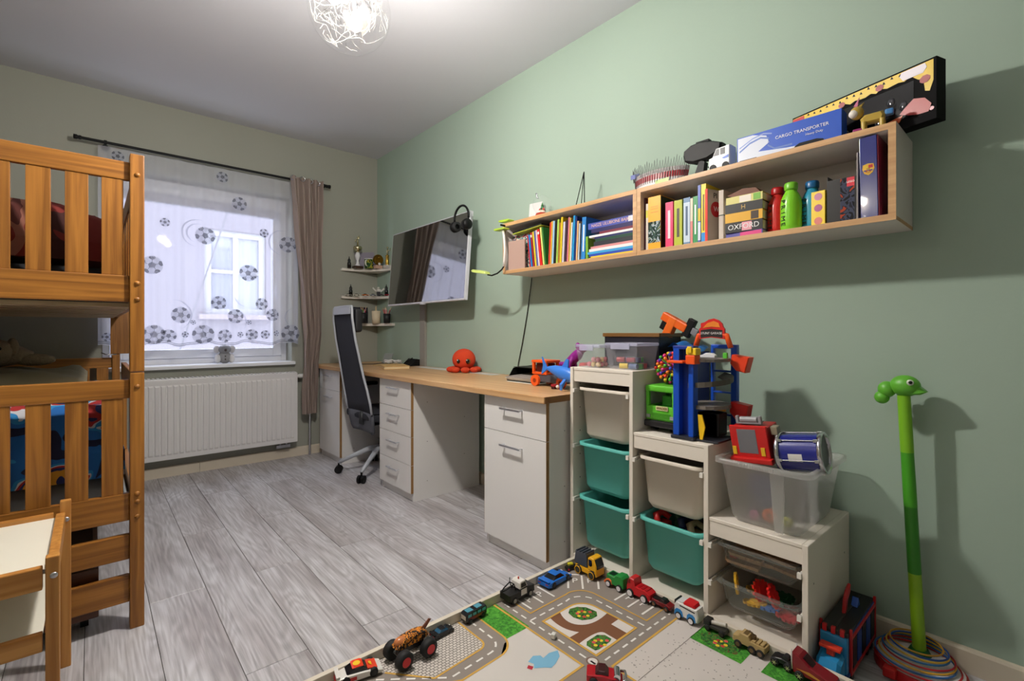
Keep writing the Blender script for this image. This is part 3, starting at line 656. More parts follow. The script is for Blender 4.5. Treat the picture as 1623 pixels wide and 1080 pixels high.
bottle_figure(1.835, 4.43, CZ[0], 'small black turned figurine at the left of the top corner shelf')
bottle_figure(1.85, 4.43, CZ[1], 'small black figurine behind the toy cars, left end of middle corner shelf')
bottle_figure(2.10, 4.20, CZ[1], 'small black figurine near the television on the middle corner shelf')
SIL = mat('pale_gold_metal', (206,198,160), .22, metal=1.0)
t = thing('trophy_cup', 'tall trophy with round cup and figure on top of the corner shelf', 'trophy', (1.905, 4.40, CZ[0]))
MB().bev((-.04,-.04,0),(.04,.04,.022),.003).build('base', mat('marble_dark', (60,40,28), .3), t)
MB().lathe([(.0005,.022),(.028,.022),(.022,.034),(.014,.045),(.011,.075),(.016,.085),(.024,.12),(.016,.15),(.008,.155),(.0005,.155)], n=16).build('stem', mat('white_porcelain', (226,226,230), .3), t)
MB().lathe([(.006,.150),(.02,.158),(.038,.178),(.041,.196),(.036,.21),(.012,.216),(.010,.225),(.0005,.226)], n=20).build('cup', SIL, t)
f = MB(); f.tube([(0,0,.222),(0,0,.26),(.002,0,.285)], [.006,.009,.007], 8); f.ball((.002,0,.298),.009,10,8); f.tube([(0,0,.28),(.02,0,.295),(.012,0,.318)],.004,6); f.tube([(0,0,.28),(-.02,0,.27),(-.024,0,.25)],.004,6); f.build('figure', SIL, t)
mg = thing('mug', 'green and yellow printed mug on the top corner shelf', 'mug', (1.985, 4.33, CZ[0]))
MB().lathe([(.0005,0),(.037,0),(.040,.004),(.040,.09),(.036,.09),(.036,.008),(.0005,.006)], n=24).build('body', [patches('green_yellow_print', [(0,(24,54,24)),(.45,(70,110,40)),(.55,(170,160,50)),(.66,(30,40,24))], 30)], mg)
MB().lathe([(.0405,.086),(.0405,.0915),(.0355,.0915),(.0355,.086)], n=24).build('rim', plastic(236,232,226), mg)
MB().tube([(-.026,-.028,.075),(-.05,-.045,.07),(-.056,-.05,.045),(-.048,-.044,.022),(-.028,-.03,.018)],.005,8).build('handle', plastic(236,232,226), mg)
pc = MB().bev((0,0,0),(.20,.004,.16),.001); pc.m(0)
tag(pc.build('picture_card', mat('lilac_grey_card', (150,142,158), .6), None, (1.925,4.455,CZ[0]), (math.radians(-6),math.radians(-8),0)), 'grey lilac picture card leaning behind the mug', 'picture')
t = thing('gold_award', 'golden round award figure on pink marble foot beside the mug', 'trophy', (2.055, 4.28, CZ[0]))
MB().bev((-.034,-.026,0),(.034,.026,.03),.003).build('base', mat('pink_marble', (206,168,146), .35), t)
m = MB(); m.cyl((0,-.012,.085),(0,.012,.085),.048,n=22); m.cyl((0,-.018,.085),(0,-.012,.085),.034,n=20); m.box((-.02,-.012,.03),(.02,.012,.045)); m.ball((0,-.02,.10),.012,10,8); m.build('medallion', mat('antique_gold', (150,116,46), .35, metal=1.0), t)
m = MB(); m.cyl((0,-.030,.042),(0,-.026,.042),.012,n=14); m.build('disc_plate', plastic(220,220,214), t)
t = thing('trophy_column', 'slim golden trophy column half hidden by the television', 'trophy', (2.105, 4.19, CZ[0]))
MB().bev((-.028,-.028,0),(.028,.028,.028),.003).build('base', mat('grey_marble', (200,196,190), .35), t)
MB().lathe([(.0005,.028),(.02,.028),(.016,.036),(.015,.11),(.02,.118),(.008,.125),(.0005,.126)], n=14).build('column', GOLD, t)
f = MB(); f.tube([(0,0,.122),(0,0,.16),(.003,0,.18)], [.006,.010,.007], 8); f.ball((.003,0,.194),.010,10,8); f.tube([(0,0,.175),(.02,-.01,.165),(.026,-.01,.19)],.004,6); f.build('figure', SIL, t)
def shelf_car(x, y, a, L, col, glass, label, kind=0):
    t = thing('toy_car', label, 'toy car', (x, y, CZ[1]+.0005), (0,0,a), 'toy cars on the middle corner shelf'); W = L*.42; H = L*.30
    MB().hull([(-L/2,H*.2),(-L/2,H*.62),(L*.2,H*.6),(L/2,H*.42),(L/2,H*.2)], W, .003).build('body', plastic(*col, rough=.3), t)
    MB().hull([(-L*.32,H*.6),(-L*.2,H),(L*.08,H),(L*.22,H*.56)], W*.84, .002, top=.85).build('cabin', plastic(*glass, rough=.15), t)
    for sx in (-1, 1):
        for sy_ in (-1, 1): MB().cyl((sx*L*.3,sy_*W*.38,H*.27),(sx*L*.3,sy_*W*.5,H*.27),H*.27,n=12).build('wheel', BLACK, t)
for i, (u_, col, gl, lb) in enumerate((((1.812,4.405),(214,210,196),(60,58,54),'cream toy car at the left end of the middle corner shelf'),((1.872,4.355),(226,222,206),(90,86,76),'ivory toy car second from the left on the corner shelf'),((1.935,4.305),(226,120,40),(60,30,20),'orange toy car in the middle of the corner shelf row'),((1.992,4.262),(150,150,154),(50,50,56),'silver grey toy car beside the white figure'),((2.052,4.215),(30,30,34),(70,70,76),'black toy car below the white figure'),((2.095,4.165),(190,30,50),(60,16,24),'red toy car at the television end of the corner shelf'))):
    shelf_car(u_[0]+.012, u_[1]+.012, R_(-45), .062, col, gl, lb)
rf = thing('toy_robot', 'white winged toy robot behind the toy cars on the corner shelf', 'figurine', (2.075, 4.315, CZ[1]))
MB().bev((-.014,-.012,0),(.014,.012,.045),.004).build('body', plastic(60,60,66), rf); MB().bev((-.02,-.016,.045),(.02,.016,.07),.006).build('chest', plastic(226,222,214), rf); MB().ball((0,0,.08),.012,10,8).build('head', plastic(226,222,214), rf)
for s_ in (-1, 1): MB().prism([(s_*.018,.05),(s_*.055,.085),(s_*.06,.07),(s_*.03,.045)], -.004, .004, 'y').build('wing', plastic(222,218,212), rf)
# pencil pots
POT = mat('mesh_pot_black', (24,24,28), .5)
def pot(x, y, h, r, material, name, label, cols, seed, lean=.25):
    t = thing(name, label, 'pencil pot', (x, y, CZ[2]))
    MB().lathe([(.0005,0),(r*.92,0),(r,h),(r*.94,h),(r*.86,.004),(.0005,.004)], n=18).build('pot', material, t)
    rr = random.Random(seed)
    for c in cols:
        a = rr.uniform(0, 2*PI); q = r*.55; L = rr.uniform(.13,.165); b = a+rr.uniform(-.7,.7)
        p0 = Vector((q*.6*math.cos(a+PI), q*.6*math.sin(a+PI), .006)); p1 = p0+Vector((math.cos(b)*lean, math.sin(b)*lean, 1)).normalized()*L
        while ((p0+(p1-p0)*(h/L)).xy.length > r*.85): p1 = p1*.9+Vector((p0.x, p0.y, p1.z))*.1
        pm = MB(); pm.m(0).cyl(p0, p0+(p1-p0)*.86, .0038, n=7); pm.m(1).cyl(p0+(p1-p0)*.86, p1, .0038, .0006, 7)
        pm.build('pencil', [plastic(*c), plastic(222,190,140)], t)
pot(1.945, 4.36, .10, .034, POT, 'pencil_pot', 'black pencil pot crammed with pencils behind the chair headrest', [(200,80,40),(90,150,60),(210,200,190),(130,70,150),(60,60,64),(190,60,70),(220,210,220)], 1)
t = pot(2.045, 4.30, .118, .042, mat('cream_pot', (222,206,176), .7), 'pencil_pot', 'cream paper pot in the middle of the bottom corner shelf', [(220,200,150),(200,170,110),(230,210,170),(180,150,100)], 2, .1)
pot(2.10, 4.19, .09, .033, POT, 'pencil_pot', 'black pencil pot with red pencils below the television corner', [(190,40,50),(200,60,60),(40,60,140),(220,200,190),(160,40,40),(180,30,60)], 3, .35)
tag(MB().bev((1.87,4.425,CZ[2]),(2.02,4.475,CZ[2]+.155),.006).build('storage_box', mat('dark_navy_box', (26,26,44), .5)), 'dark navy box at the back of the bottom corner shelf', 'box')
# ------------------------------------------------------------------ things on the desk
SK = mat('octopus_plush', (206,62,26), .9, bump=(160,.6))
op = thing('plush_octopus', 'round orange plush octopus with big eyes on the desk', 'plush toy', (2.03, 2.845, DZ), R_(40))
MB().ball((0,0,.092),(.075,.085,.078),24,16).build('head', SK, op)
for i in range(8):
    a = 2*PI*i/8+.3; m = MB(); m.ball((.075*math.cos(a),.095*math.sin(a),.021),(.034,.034,.0205),12,8); m.build('tentacle', SK, op)
for s in (-1, 1):
    e = MB(); e.ball((-.058,.0+s*.033-.012,.082),(.016,.019,.021),14,10); eo = e.build('eye', mat('eye_amber', (150,90,20), .2), op)
    MB().ball((-.069,.0+s*.033-.012,.083),(.008,.014,.016),12,8).build('pupil', mat('gloss_black2', (8,8,8), .1), eo)
    MB().ball((-.0755,s*.033-.006,.090),.004,8,6).build('eye_glint', plastic(240,240,240), eo)
nb = thing('notebook', 'closed kraft notebook lying at the front of the desk', 'notebook', (1.70, 3.44, DZ+.0005), (0,0,math.radians(-18)))
MB().bev((0,0,0),(.20,.28,.003),.001).build('back_cover', mat('kraft_card', (206,166,104), .8), nb)
MB().box((.004,.004,.003),(.196,.276,.020)).build('pages', mat('paper', (226,206,164), .9), nb)
MB().bev((0,0,.020),(.20,.28,.023),.001).build('front_cover', MATS['kraft_card'], nb)
tag(MB().bev((0,0,0),(.15,.22,.006),.001).build('paper_pad', mat('buff_paper', (200,170,120), .85), None, (1.90,3.70,DZ+.0005), (0,0,math.radians(20))), 'thin buff paper pad behind the notebook', 'notepad')
r4 = random.Random(4)
for i, (x, y) in enumerate(((1.99,3.93),(2.03,3.84))):
    pts = [(x+.045*math.cos(k*1.1)*r4.uniform(.5,1), y+.05*math.sin(k*1.1)*r4.uniform(.5,1), DZ+.012+abs(.03*math.sin(k*.9+i))) for k in range(26)]
    tag(MB().tube(pts,.0045,6).build('cable_bundle', plastic(226,224,222)), ('white cable coil', 'bunched white charger cable')[i]+(' nearest the corner of the desk' if i == 0 else ' beside the dark tray on the desk'), 'cable')
tag(MB().tube([(1.80,4.15,DZ+.003),(1.90,4.05,DZ+.004),(1.98,4.02,DZ+.012)],.003,6).build('pen', plastic(60,44,40)), 'dark thin pen lying on the desk by the corner', 'pen')
tag(MB().bev((-.003,-.05,0),(.003,.05,.10),.002).build('card', mat('grey_card', (140,144,140), .7), None, (2.02,4.05,DZ+.004), (0,math.radians(28),.4)), 'small grey card propped among the cables', 'card')
ct = thing('cable_tray', 'small black angled holder on the desk left of the octopus', 'holder', (2.02, 3.62, DZ))
MB().prism([(0,0),(.10,0),(.10,.055),(.07,.06)], 0, .14, 'y').build('body', BLACK, ct); MB().tube([(.06,.05,.068),(.02,.10,.03),(.01,.14,.004)],.004,6).build('lead', BLACK, ct)
# black paper tray with papers
tr = thing('paper_tray', 'black open tray full of papers near the wall cable', 'tray', (1.87, 1.93, DZ))
m = MB(); m.box((0,0,.002),(.22,.25,.008)); m.prism([(0,.008),(.05,.075),(.22,.085),(.22,.008)], .246, .25, 'y'); m.prism([(0,.008),(.05,.075),(.22,.085),(.22,.008)], 0, .004, 'y'); m.box((.216,.004,.008),(.22,.246,.085)); m.box((.05,.004,.078),(.216,.246,.082)); m.build('tray', BLACK, tr)
for i, (z, c, a) in enumerate(((.009,(220,214,204),0),(.013,(206,196,186),.03),(.017,(190,186,180),-.04),(.0215,(226,222,214),.05),(.027,(150,140,132),-.02))):
    MB().box((-.012-.004*i,.012,0),(.18,.235,.003)).build('paper', matte(*c), tr, (.002,.0,z), (0,math.radians(-3*i*.3),a*.3))
MB().box((-.03,-.02,.0003),(.10,.22,.0012)).build('loose_sheet', matte(230,228,220), tr)
# toy vehicle, shark, dinosaur
OR = plastic(238,92,26)
ex = thing('toy_excavator', 'orange and grey toy vehicle on the desk beside the paper tray', 'toy', (1.80, 1.66, DZ))
MB().bev((.02,0,.022),(.11,.235,.062),.006).build('chassis', plastic(80,80,88), ex)
m = MB(); m.bev((.015,.135,.062),(.115,.245,.075),.004); m.bev((.015,.135,.075),(.03,.15,.125),.003); m.bev((.015,.23,.075),(.03,.245,.125),.003); m.bev((.10,.135,.075),(.115,.15,.125),.003); m.bev((.10,.23,.075),(.115,.245,.125),.003); m.bev((.012,.13,.125),(.118,.248,.14),.005); m.build('cab', OR, ex)
MB().bev((.032,.15,.076),(.098,.228,.122),.002).build('seat', plastic(70,20,12), ex)
for yy in (.215, .025):
    for xx in (.004, .112):
        wv_ = MB(); wv_.cyl((xx,yy,.030),(xx+.016,yy,.030),.030,n=18); wo_ = wv_.build('wheel', OR, ex)
        MB().cyl((xx-.001,yy,.030),(xx+.017,yy,.030),.012,n=12).build('hub', plastic(150,50,16), wo_)
BLU = plastic(58,126,220)
sk = thing('toy_shark', 'bright blue toy shark resting on the orange toy vehicle', 'toy', (1.765, 1.62, DZ+.085), (math.radians(8),0,0))
rows = [(.13,.004,0),(.11,.012,.004),(.07,.024,.004),(.02,.034,0),(-.03,.036,-.002),(-.06,.030,-.004),(-.085,.014,-.004),(-.092,.002,-.004)]
m = MB(); N = 14; vs = []
for y, r, dz in rows: vs += [(r*.8*math.cos(2*PI*i/N), y, dz+r*math.sin(2*PI*i/N)) for i in range(N)]
m.smooth = True; m.add(vs, [(k*N+i, k*N+(i+1) % N, (k+1)*N+(i+1) % N, (k+1)*N+i) for k in range(len(rows)-1) for i in range(N)]); m.build('body', BLU, sk)
MB().prism([(.02,.030),(-.005,.075),(-.02,.072),(-.022,.03)], -.004, .004, 'x').build('dorsal_fin', BLU, sk)
MB().prism([(.115,0),(.165,.055),(.15,.015),(.155,-.035),(.12,-.005)], -.004, .004, 'x').build('tail_fin', BLU, sk)
for s in (-1, 1): MB().prism([(.0,0),(s*.05,-.045),(s*.045,-.075),(s*.015,-.02)], -.035, -.020, 'y').build('side_fin', BLU, sk)
MB().ball((0,-.03,-.012),(.024,.05,.020),14,8).build('belly', plastic(206,220,236), sk)
for s in (-1, 1): MB().ball((s*.022,-.066,.008),.005,8,6).build('eye', BLACK, sk)
PU = plastic(146,28,140, .5)
dn = thing('toy_dinosaur', 'purple toy dinosaur leaning behind the blue shark', 'toy', (1.985, 1.74, DZ+.008))
m = MB(); m.tube([(0,.11,.105),(0,.075,.098),(0,.03,.125),(0,-.01,.155),(0,-.03,.175),(0,-.04,.185)], [.012,.020,.028,.030,.024,.02], 12); m.build('body', PU, dn)
m = MB(); m.ball((0,-.045,.195),(.024,.034,.024),14,10); m.ball((-.0,-.016,.208),(.014,.014,.018),10,8); m.build('head', PU, dn)
for q in ((.10,.085,.0),(.0,.03,.045)): m = MB(); m.tube([(-.02,q[0],.105+q[2]),(-.03,q[0]+.012,.07+q[2]),(-.03,q[0]+.02,.055)], [.013,.012,.014], 8); m.build('leg', PU, dn)
m = MB(); m.tube([(.015,.03,.11),(.02,.02,.06),(.02,.0,.0)], [.02,.018,.024], 8); m.build('hind_leg', PU, dn)
tag(MB().bev((1.935,1.632,DZ),(2.03,1.682,DZ+.13),.02,3).build('toy_block', plastic(206,40,24)), 'red toy lump tucked behind the shark', 'toy')
mc = thing('mini_figure', 'tiny red and white toy figure on the desk before the shark', 'figurine', (1.775, 1.70, DZ))
MB().bev((-.012,-.010,0),(.012,.010,.012),.003).build('legs', plastic(60,14,20), mc); MB().bev((-.014,-.018,.012),(.014,.012,.026),.005).build('body', plastic(150,24,36), mc); MB().ball((0,-.024,.014),.009,10,8).build('head', plastic(230,220,214), mc)
# wall cable from the shelf lamp down to the desk
tag(MB().tube([(2.132,2.24,1.452),(2.134,2.25,1.40),(2.134,2.29,1.2),(2.134,2.335,1.02),(2.134,2.37,.90),(2.13,2.385,DZ+.004),(2.06,2.36,DZ+.004),(2.06,2.30,DZ+.004)],.0032,6).build('wall_cable', BLACK), 'thin black cable hanging down the wall from shelf to desk', 'cable')
# little lion figure on the sill
sf = thing('plush_koala', 'small grey plush animal sitting on the window sill', 'plush toy', (.825, 4.53, HZ0))
f = MB(); furry(f, (0,0,.05),(.05,.035,.05),21); f.build('body', mat('grey_fur', (150,150,152), .95, bump=(150,1)), sf)
f = MB(); furry(f, (0,-.01,.115),(.045,.036,.036),22); f.build('head', MATS['grey_fur'], sf)
for s in (-1, 1):
    f = MB(); furry(f, (s*.055,.0,.115),(.024,.012,.03),23); f.build('ear', mat('white_fur', (214,212,212), .95), sf)
    f = MB(); furry(f, (s*.05,-.01,.04),(.022,.025,.036),24); f.build('arm', MATS['white_fur'], sf)
m = MB(); m.ball((0,-.046,.11),(.010,.006,.012),8,6); m.ball((0,-.034,.06),(.006,.004,.006),8,6); m.ball((0,-.036,.035),(.006,.004,.006),8,6); m.build('nose_and_buttons', plastic(70,60,60), sf)
# ------------------------------------------------------------------ wall shelves
SF, SB, ZB, ZT = 1.887, XR-.001, 1.455, 1.762
INNER = mat('shelf_inner_white', (222,214,208), .5)
def wall_shelf(y0, y1, label):
    t = thing('wall_shelf', label, 'shelf', (0, y0, ZB), group='open box shelves on the green wall')
    L = y1-y0; H = ZT-ZB; T = .020
    def panel(nm, a, b):
        MB().box(a, b).build(nm, INNER, t)
    panel('bottom_board', (SF+.002,0,0),(SB,L,T)); panel('top_board', (SF+.002,0,H-T),(SB,L,H)); panel('side_board', (SF+.002,0,T),(SB,T,H-T)); panel('side_board', (SF+.002,L-T,T),(SB,L,H-T)); panel('back_board', (SB-.004,T,T),(SB,L-T,H-T))
    for nm, a, b in (('front_edge',(SF,0,0),(SF+.0018,L,T)),('front_edge',(SF,0,H-T),(SF+.0018,L,H)),('front_edge',(SF,0,T),(SF+.0018,T,H-T)),('front_edge',(SF,L-T,T),(SF+.0018,L,H-T))): MB().box(a, b).build(nm, OAKX, t)
    MB().box((SF+.01,-.0008,.0),(SB-.002,-.0001,.012)).build('end_strip', OAKX, t)
wall_shelf(.337, 1.283, 'right wooden box shelf with bottles, binder and yellow books')
wall_shelf(1.2845, 2.238, 'left wooden box shelf with leaning children\'s books and clip lamp')
BZ = ZB+.0205
PAGE = mat('page_block', (228,220,200), .9)
def book(y, w, h, col, label, d=.16, x=1.915, lean=0.0, band=None, name='book', z=BZ, page=True, title=None, tcol=(240,240,236)):
    """upright book: spine faces the room (-X); y = centre of the spine at the foot"""
    t = thing(name, label, 'book', (x, y, z), (lean, 0, 0), 'upright books on the wall shelves')
    c = MB(); m = plastic(*col, rough=.45)
    cv = min(.0018, w*.2)
    c.box((0,-w/2,0),(d,-w/2+cv,h)); c.box((0,w/2-cv,0),(d,w/2,h)); c.box((0,-w/2+cv,0),(cv,w/2-cv,h)); c.build('cover', m, t)
    MB().box((cv,-w/2+cv,.002),(d-.003,w/2-cv,h-.003)).build('pages', PAGE, t)
    if band:
        for (a, b, bc) in band: MB().box((-.0004,-w/2+.0004,h*a),(.0003,w/2-.0004,h*b)).build('spine_print', plastic(*bc, rough=.5), t)
    if title: MB().box((-.0008,-w*.16,h*.2),(-.0003,w*.16,h*.82)).build('title_strip', plastic(*tcol, rough=.5), t)
    return t
R = math.radians
# left shelf: books leaning to the left, then to the right (y falls toward the camera)
L1 = [(2.046,.010,.190,(170,26,34),'dark red thin book beside the brown folder'),(2.034,.013,.195,(28,120,190),'bright blue thin book leaning beside the brown folder'),(2.017,.014,.205,(150,30,30),'maroon book leaning with a white title'),(2.000,.012,.208,(214,190,50),'mustard yellow thin book left of the striped ones'),(1.986,.010,.21,(90,100,160),'violet blue thin book leaning left'),(1.973,.011,.212,(222,200,206),'pale pink thin book leaning left'),(1.957,.017,.215,(214,34,30),'bright red book leaning left'),(1.936,.012,.222,(208,214,120),'pale lime thin book leaning left'),(1.922,.010,.222,(50,120,50),'deep green thin book at the end of the left-leaning row')]
for y, w, h, c, lb in L1: book(y-.022, w*.92, h, c, lb+' on the left shelf', lean=R(-7.0), d=.15, band=[(.86,.93,(230,226,220))] if w > .013 else None)
L2 = [(1.872,.011,.242,(206,56,36),'orange red thin book first of the right-leaning row'),(1.860,.010,.245,(232,170,60),'orange thin book of the right-leaning row'),(1.846,.014,.246,(150,190,214),'pale blue book of the right-leaning row'),(1.830,.012,.246,(20,20,22),'black thin book of the right-leaning row'),(1.813,.014,.248,(160,190,80),'lime green book of the right-leaning row'),(1.799,.009,.228,(180,120,40),'brown yellow thin book of the right-leaning row'),(1.786,.014,.256,(216,186,30),'tall yellow book standing highest on the left shelf'),(1.768,.016,.228,(196,188,196),'pale grey book right of the tall yellow one'),(1.750,.013,.232,(60,30,48),'dark plum book on the left shelf'),(1.735,.010,.246,(214,120,130),'salmon pink thin book on the left shelf'),(1.724,.009,.242,(208,170,60),'ochre thin book on the left shelf'),(1.713,.009,.215,(226,226,222),'white thin book on the left shelf'),(1.698,.015,.248,(30,140,200),'sky blue book on the left shelf'),(1.683,.010,.24,(24,44,110),'navy thin book on the left shelf'),(1.671,.011,.215,(222,170,120),'peach thin book on the left shelf'),(1.658,.009,.20,(190,200,206),'silver grey thin book on the left shelf')]
for y, w, h, c, lb in L2: book(y+.002, w*.92, h-.006, c, lb, lean=R(3.2), d=.17)
book(1.628, .026, .222, (44,128,200), 'wide blue book with white spine title beside the flat stack', lean=R(2.2), d=.17, title=1)
book(1.602, .014, .118, (120,170,50), 'short green book beside the flat stack', d=.15)
# brown folder standing face-out, and a wide annual lying on the row
fd = thing('folder', 'brown pink folder standing face-out at the left end of the shelf', 'folder', (1.905, 2.062, BZ), (0,0,R(4)))
MB().bev((0,0,0),(.006,.135,.172),.001).build('cover', mat('brown_pink_card', (176,146,134), .6), fd); MB().box((.006,.004,.002),(.014,.131,.170)).build('pages', PAGE, fd)
an = thing('comic_annual', 'wide lime and black annual lying across the left-leaning books', 'book', (1.905, 1.925, BZ+.228), (R(-3.5),0,0))
MB().bev((0,0,0),(.18,.245,.004),.001).build('cover', plastic(186,200,60), an); MB().box((.002,.002,.004),(.178,.243,.012)).build('pages', mat('dark_pages', (40,40,30), .8), an); MB().bev((0,0,.012),(.18,.245,.0145),.001).build('back_cover', plastic(30,30,26), an)
cm = thing('magazine', 'colourful magazine standing behind the brown folder', 'magazine', (1.945, 2.066, BZ))
MB().bev((0,0,0),(.005,.14,.212),.001).build('cover', patches('magazine_print', [(0,(30,50,50)),(.42,(70,130,140)),(.5,(220,210,190)),(.58,(200,50,50)),(.64,(120,60,130))], 45), cm)
def flat(y0, y1, z, t, col, label, x=1.905, d=.19, title=None, tcol=(232,190,170), rot=0.0, name='book', band=None, cover=None, pages=True):
    o = thing(name, label, 'book', (x, y0, z), (0,0,rot), 'books lying flat on the wall shelves'); L = y1-y0
    m = plastic(*col, rough=.45); cv = min(.002, t*.18); c = MB(); c.box((0,0,0),(d,L,cv)); c.box((0,0,t-cv),(d,L,t)); c.box((0,0,cv),(cv,L,t-cv)); c.build('cover', m, o)
    MB().box((cv,.003,cv),(d-.003,L-.003,t-cv)).build('pages', PAGE, o)
    if band:
        for (a, b, bc) in band: MB().box((-.0005,L*a,t*.08),(.0003,L*b,t*.92)).build('spine_print', plastic(*bc, rough=.5), o)
    if title:
        tt = text(title, t*.72, (-.0008, L*.5, t*.5), FACE_ROOM, plastic(*tcol, rough=.5), o)
    return o
zs = BZ
for t_, c, lb, y1 in ((.010,(226,190,40),'thin yellow book at the bottom of the flat stack',1.575),(.012,(40,70,170),'blue book second from the bottom of the flat stack',1.585),(.012,(60,160,214),'light blue book low in the flat stack',1.595),(.014,(240,228,226),'white and pink book in the flat stack',1.585),(.011,(210,140,140),'rose thin book in the flat stack',1.575),(.022,(40,44,52),'thick black book in the flat stack',1.555),(.014,(26,70,52),'dark green book in the flat stack',1.545),(.010,(36,40,96),'navy thin book in the flat stack',1.55),(.011,(232,230,228),'white book high in the flat stack',1.585),(.012,(120,40,60),'wine red book high in the flat stack',1.52),(.020,(40,38,90),'dark indigo book under the blue fairy-tale book',1.57)):
    flat(1.310, y1-.006, zs, t_-.0004, c, lb, d=.18+.01*(hash(lb) % 2)); zs += t_
flat(1.309, 1.585, zs, .030, (72,84,170), 'blue fairy-tale book with gold title on top of the flat stack', title='NASZE ULUBIONE BAJKI', d=.2, band=[(.02,.12,(226,226,232))])
# right shelf
book(1.258, .007, .244, (80,24,52), 'plum thin book at the left end of the right shelf', d=.18)
book(1.247, .012, .215, (206,196,186), 'grey beige thin book behind the orange box', d=.17, band=[(.7,.86,(206,200,60))])
bx = thing('card_box', 'orange box with pictured dark lower half on the right shelf', 'box', (1.903, 1.170, BZ))
MB().bev((0,0,0),(.16,.064,.238),.002).build('carton', plastic(240,168,28), bx)
MB().box((-.0006,.001,.03),(.0004,.063,.125)).build('picture_panel', patches('jungle_print', [(0,(16,36,30)),(.45,(40,70,60)),(.52,(170,180,190)),(.6,(120,130,60)),(.66,(30,40,34))], 36), bx)
MB().box((.002,-.0006,.004),(.158,.0002,.234)).build('side_panel', plastic(30,48,26), bx)
text('V', .085, (-.0012,.031,.077), FACE_ROOM, plastic(30,70,60), bx)
for q in (.19,.18,.165): MB().box((-.0006,.012,q),(.0003,.05,q+.003)).build('print_line', plastic(222,140,24), bx)
book(1.135, .036, .200, (222,44,104), 'pink hardback with pale spine lettering', d=.15, title=1, tcol=(244,214,222))
book(1.092, .038, .200, (176,182,34), 'lime hardback with grey stripe', d=.15, band=[(.0,.98,(176,182,34))], title=1, tcol=(70,60,50))
book(1.052, .030, .202, (96,132,170), 'steel blue hardback with white framed spine', d=.15, band=[(.06,.90,(190,206,222))], title=1, tcol=(70,96,130))
book(1.030, .011, .195, (224,206,180), 'cream and pink thin book beside the green one', d=.15, band=[(.02,.5,(222,130,124))])
book(1.013, .020, .200, (36,142,76), 'green hardback beside the tall blue and yellow books', d=.15, title=1)
book(.996, .012, .243, (70,92,176), 'tall blue book with yellow patch', d=.17, band=[(.38,.6,(214,186,30)),(.05,.36,(210,220,236))])
book(.977, .020, .244, (236,206,30), 'tall yellow book with blue foot', d=.17, band=[(.0,.17,(30,140,214))], title=1, tcol=(120,100,20))
gm = thing('activity_book', 'grey book with red round sticker and coral spine', 'book', (1.900, .962, BZ), (0,0,R(-14)), 'upright books on the wall shelves')
MB().box((0,-.012,0),(.14,-.001,.215)).build('cover', matte(196,182,166), gm); MB().box((-.0015,-.0125,.0),(.0,.0,.215)).build('spine', plastic(226,72,60), gm); MB().box((.002,-.001,.002),(.138,.0,.213)).build('pages', PAGE, gm)
m = MB(); m.cyl((.05,-.0128,.135),(.05,-.0121,.135),.032,n=24); m.build('sticker', plastic(190,30,36), gm)
text('W', .03, (.05,-.0132,.135), FACE_NEAR, plastic(240,230,225), gm); text('PI', .032, (.045,-.0124,.19), FACE_NEAR, plastic(30,26,26), gm)
s2 = thing('white_book', 'off-white book tied with a dark band beside the stack', 'book', (1.925, .908, BZ), (0,0,R(-3)), 'upright books on the wall shelves')
MB().bev((0,-.010,0),(.13,.010,.205),.002).build('cover', matte(206,194,182), s2); MB().box((-.001,-.0108,.10),(.131,.0108,.104)).build('band', plastic(40,60,44), s2)
zs = BZ
for t_, c, lb, kw in ((.020,(80,76,160),'violet book at the foot of the dictionary stack',dict(band=[(.03,.6,(214,60,130))])),(.040,(26,24,26),'black dictionary with white lettering low in the stack',dict(title='OXFORD', tcol=(236,236,236), band=[(.28,.54,(232,160,170))])),(.037,(226,170,36),'yellow book in the middle of the dictionary stack',dict(band=[(.1,.3,(60,44,30))])),(.036,(22,20,20),'black book with a gold letter high in the stack',dict(title='H', tcol=(206,170,100))),(.030,(206,196,110),'cream and green book on top of the dictionary stack',dict(band=[(.05,.24,(120,180,60)),(.3,.62,(230,220,206))]))):
    flat(.742, .882, zs, t_-.0005, c, lb, d=.20, rot=R(2.0 if t_ > .035 else -1.0), x=1.91, **kw); zs += t_
tag(MB().prism([(0,0),(.10,0),(.13,.012),(.07,.03),(.02,.024)], .0, .10, 'x').build('wallet', mat('brown_leather', (110,58,28), .55), None, (1.93,.755,zs+.0005)), 'brown leather case lying on the dictionary stack', 'case')
# drink bottles
def drink(y, x, col, cap, label):
    t = thing('drink_bottle', label, 'bottle', (x, y, BZ), group='drink bottles on the right shelf')
    MB().lathe([(.0005,0),(.030,0),(.034,.004),(.035,.02),(.035,.10),(.033,.118),(.024,.138),(.019,.146),(.019,.152),(.0005,.152)], n=24).build('body', plastic(*col, rough=.25), t)
    MB().lathe([(.0005,.151),(.0215,.151),(.0225,.156),(.0225,.172),(.020,.178),(.0005,.178)], n=24).build('cap', plastic(*cap, rough=.35), t)
    # vertical lettering wrapped on the side that faces the dictionary stack / camera
    for i, ch in enumerate('PRIME'):
        a = R(150); n_ = Vector((math.cos(a), math.sin(a), 0)); tx = Vector((0,0,-1)); ty = n_.cross(tx)
        text(ch, .026, n_*.0354+Vector((0,0,.108-i*.021)), Matrix((tx, ty, n_)).transposed(), plastic(18,18,18), t, .0006, 'letter', sx=1.0)
    return t
drink(.712, 1.975, (196,34,30), (170,20,24), 'red drink bottle with black lettering on the right shelf')
drink(.655, 1.945, (128,206,44), (120,196,50), 'lime green drink bottle with black lettering on the right shelf')
drink(.598, 1.985, (46,146,178), (24,96,150), 'blue drink bottle with black lettering on the right shelf')
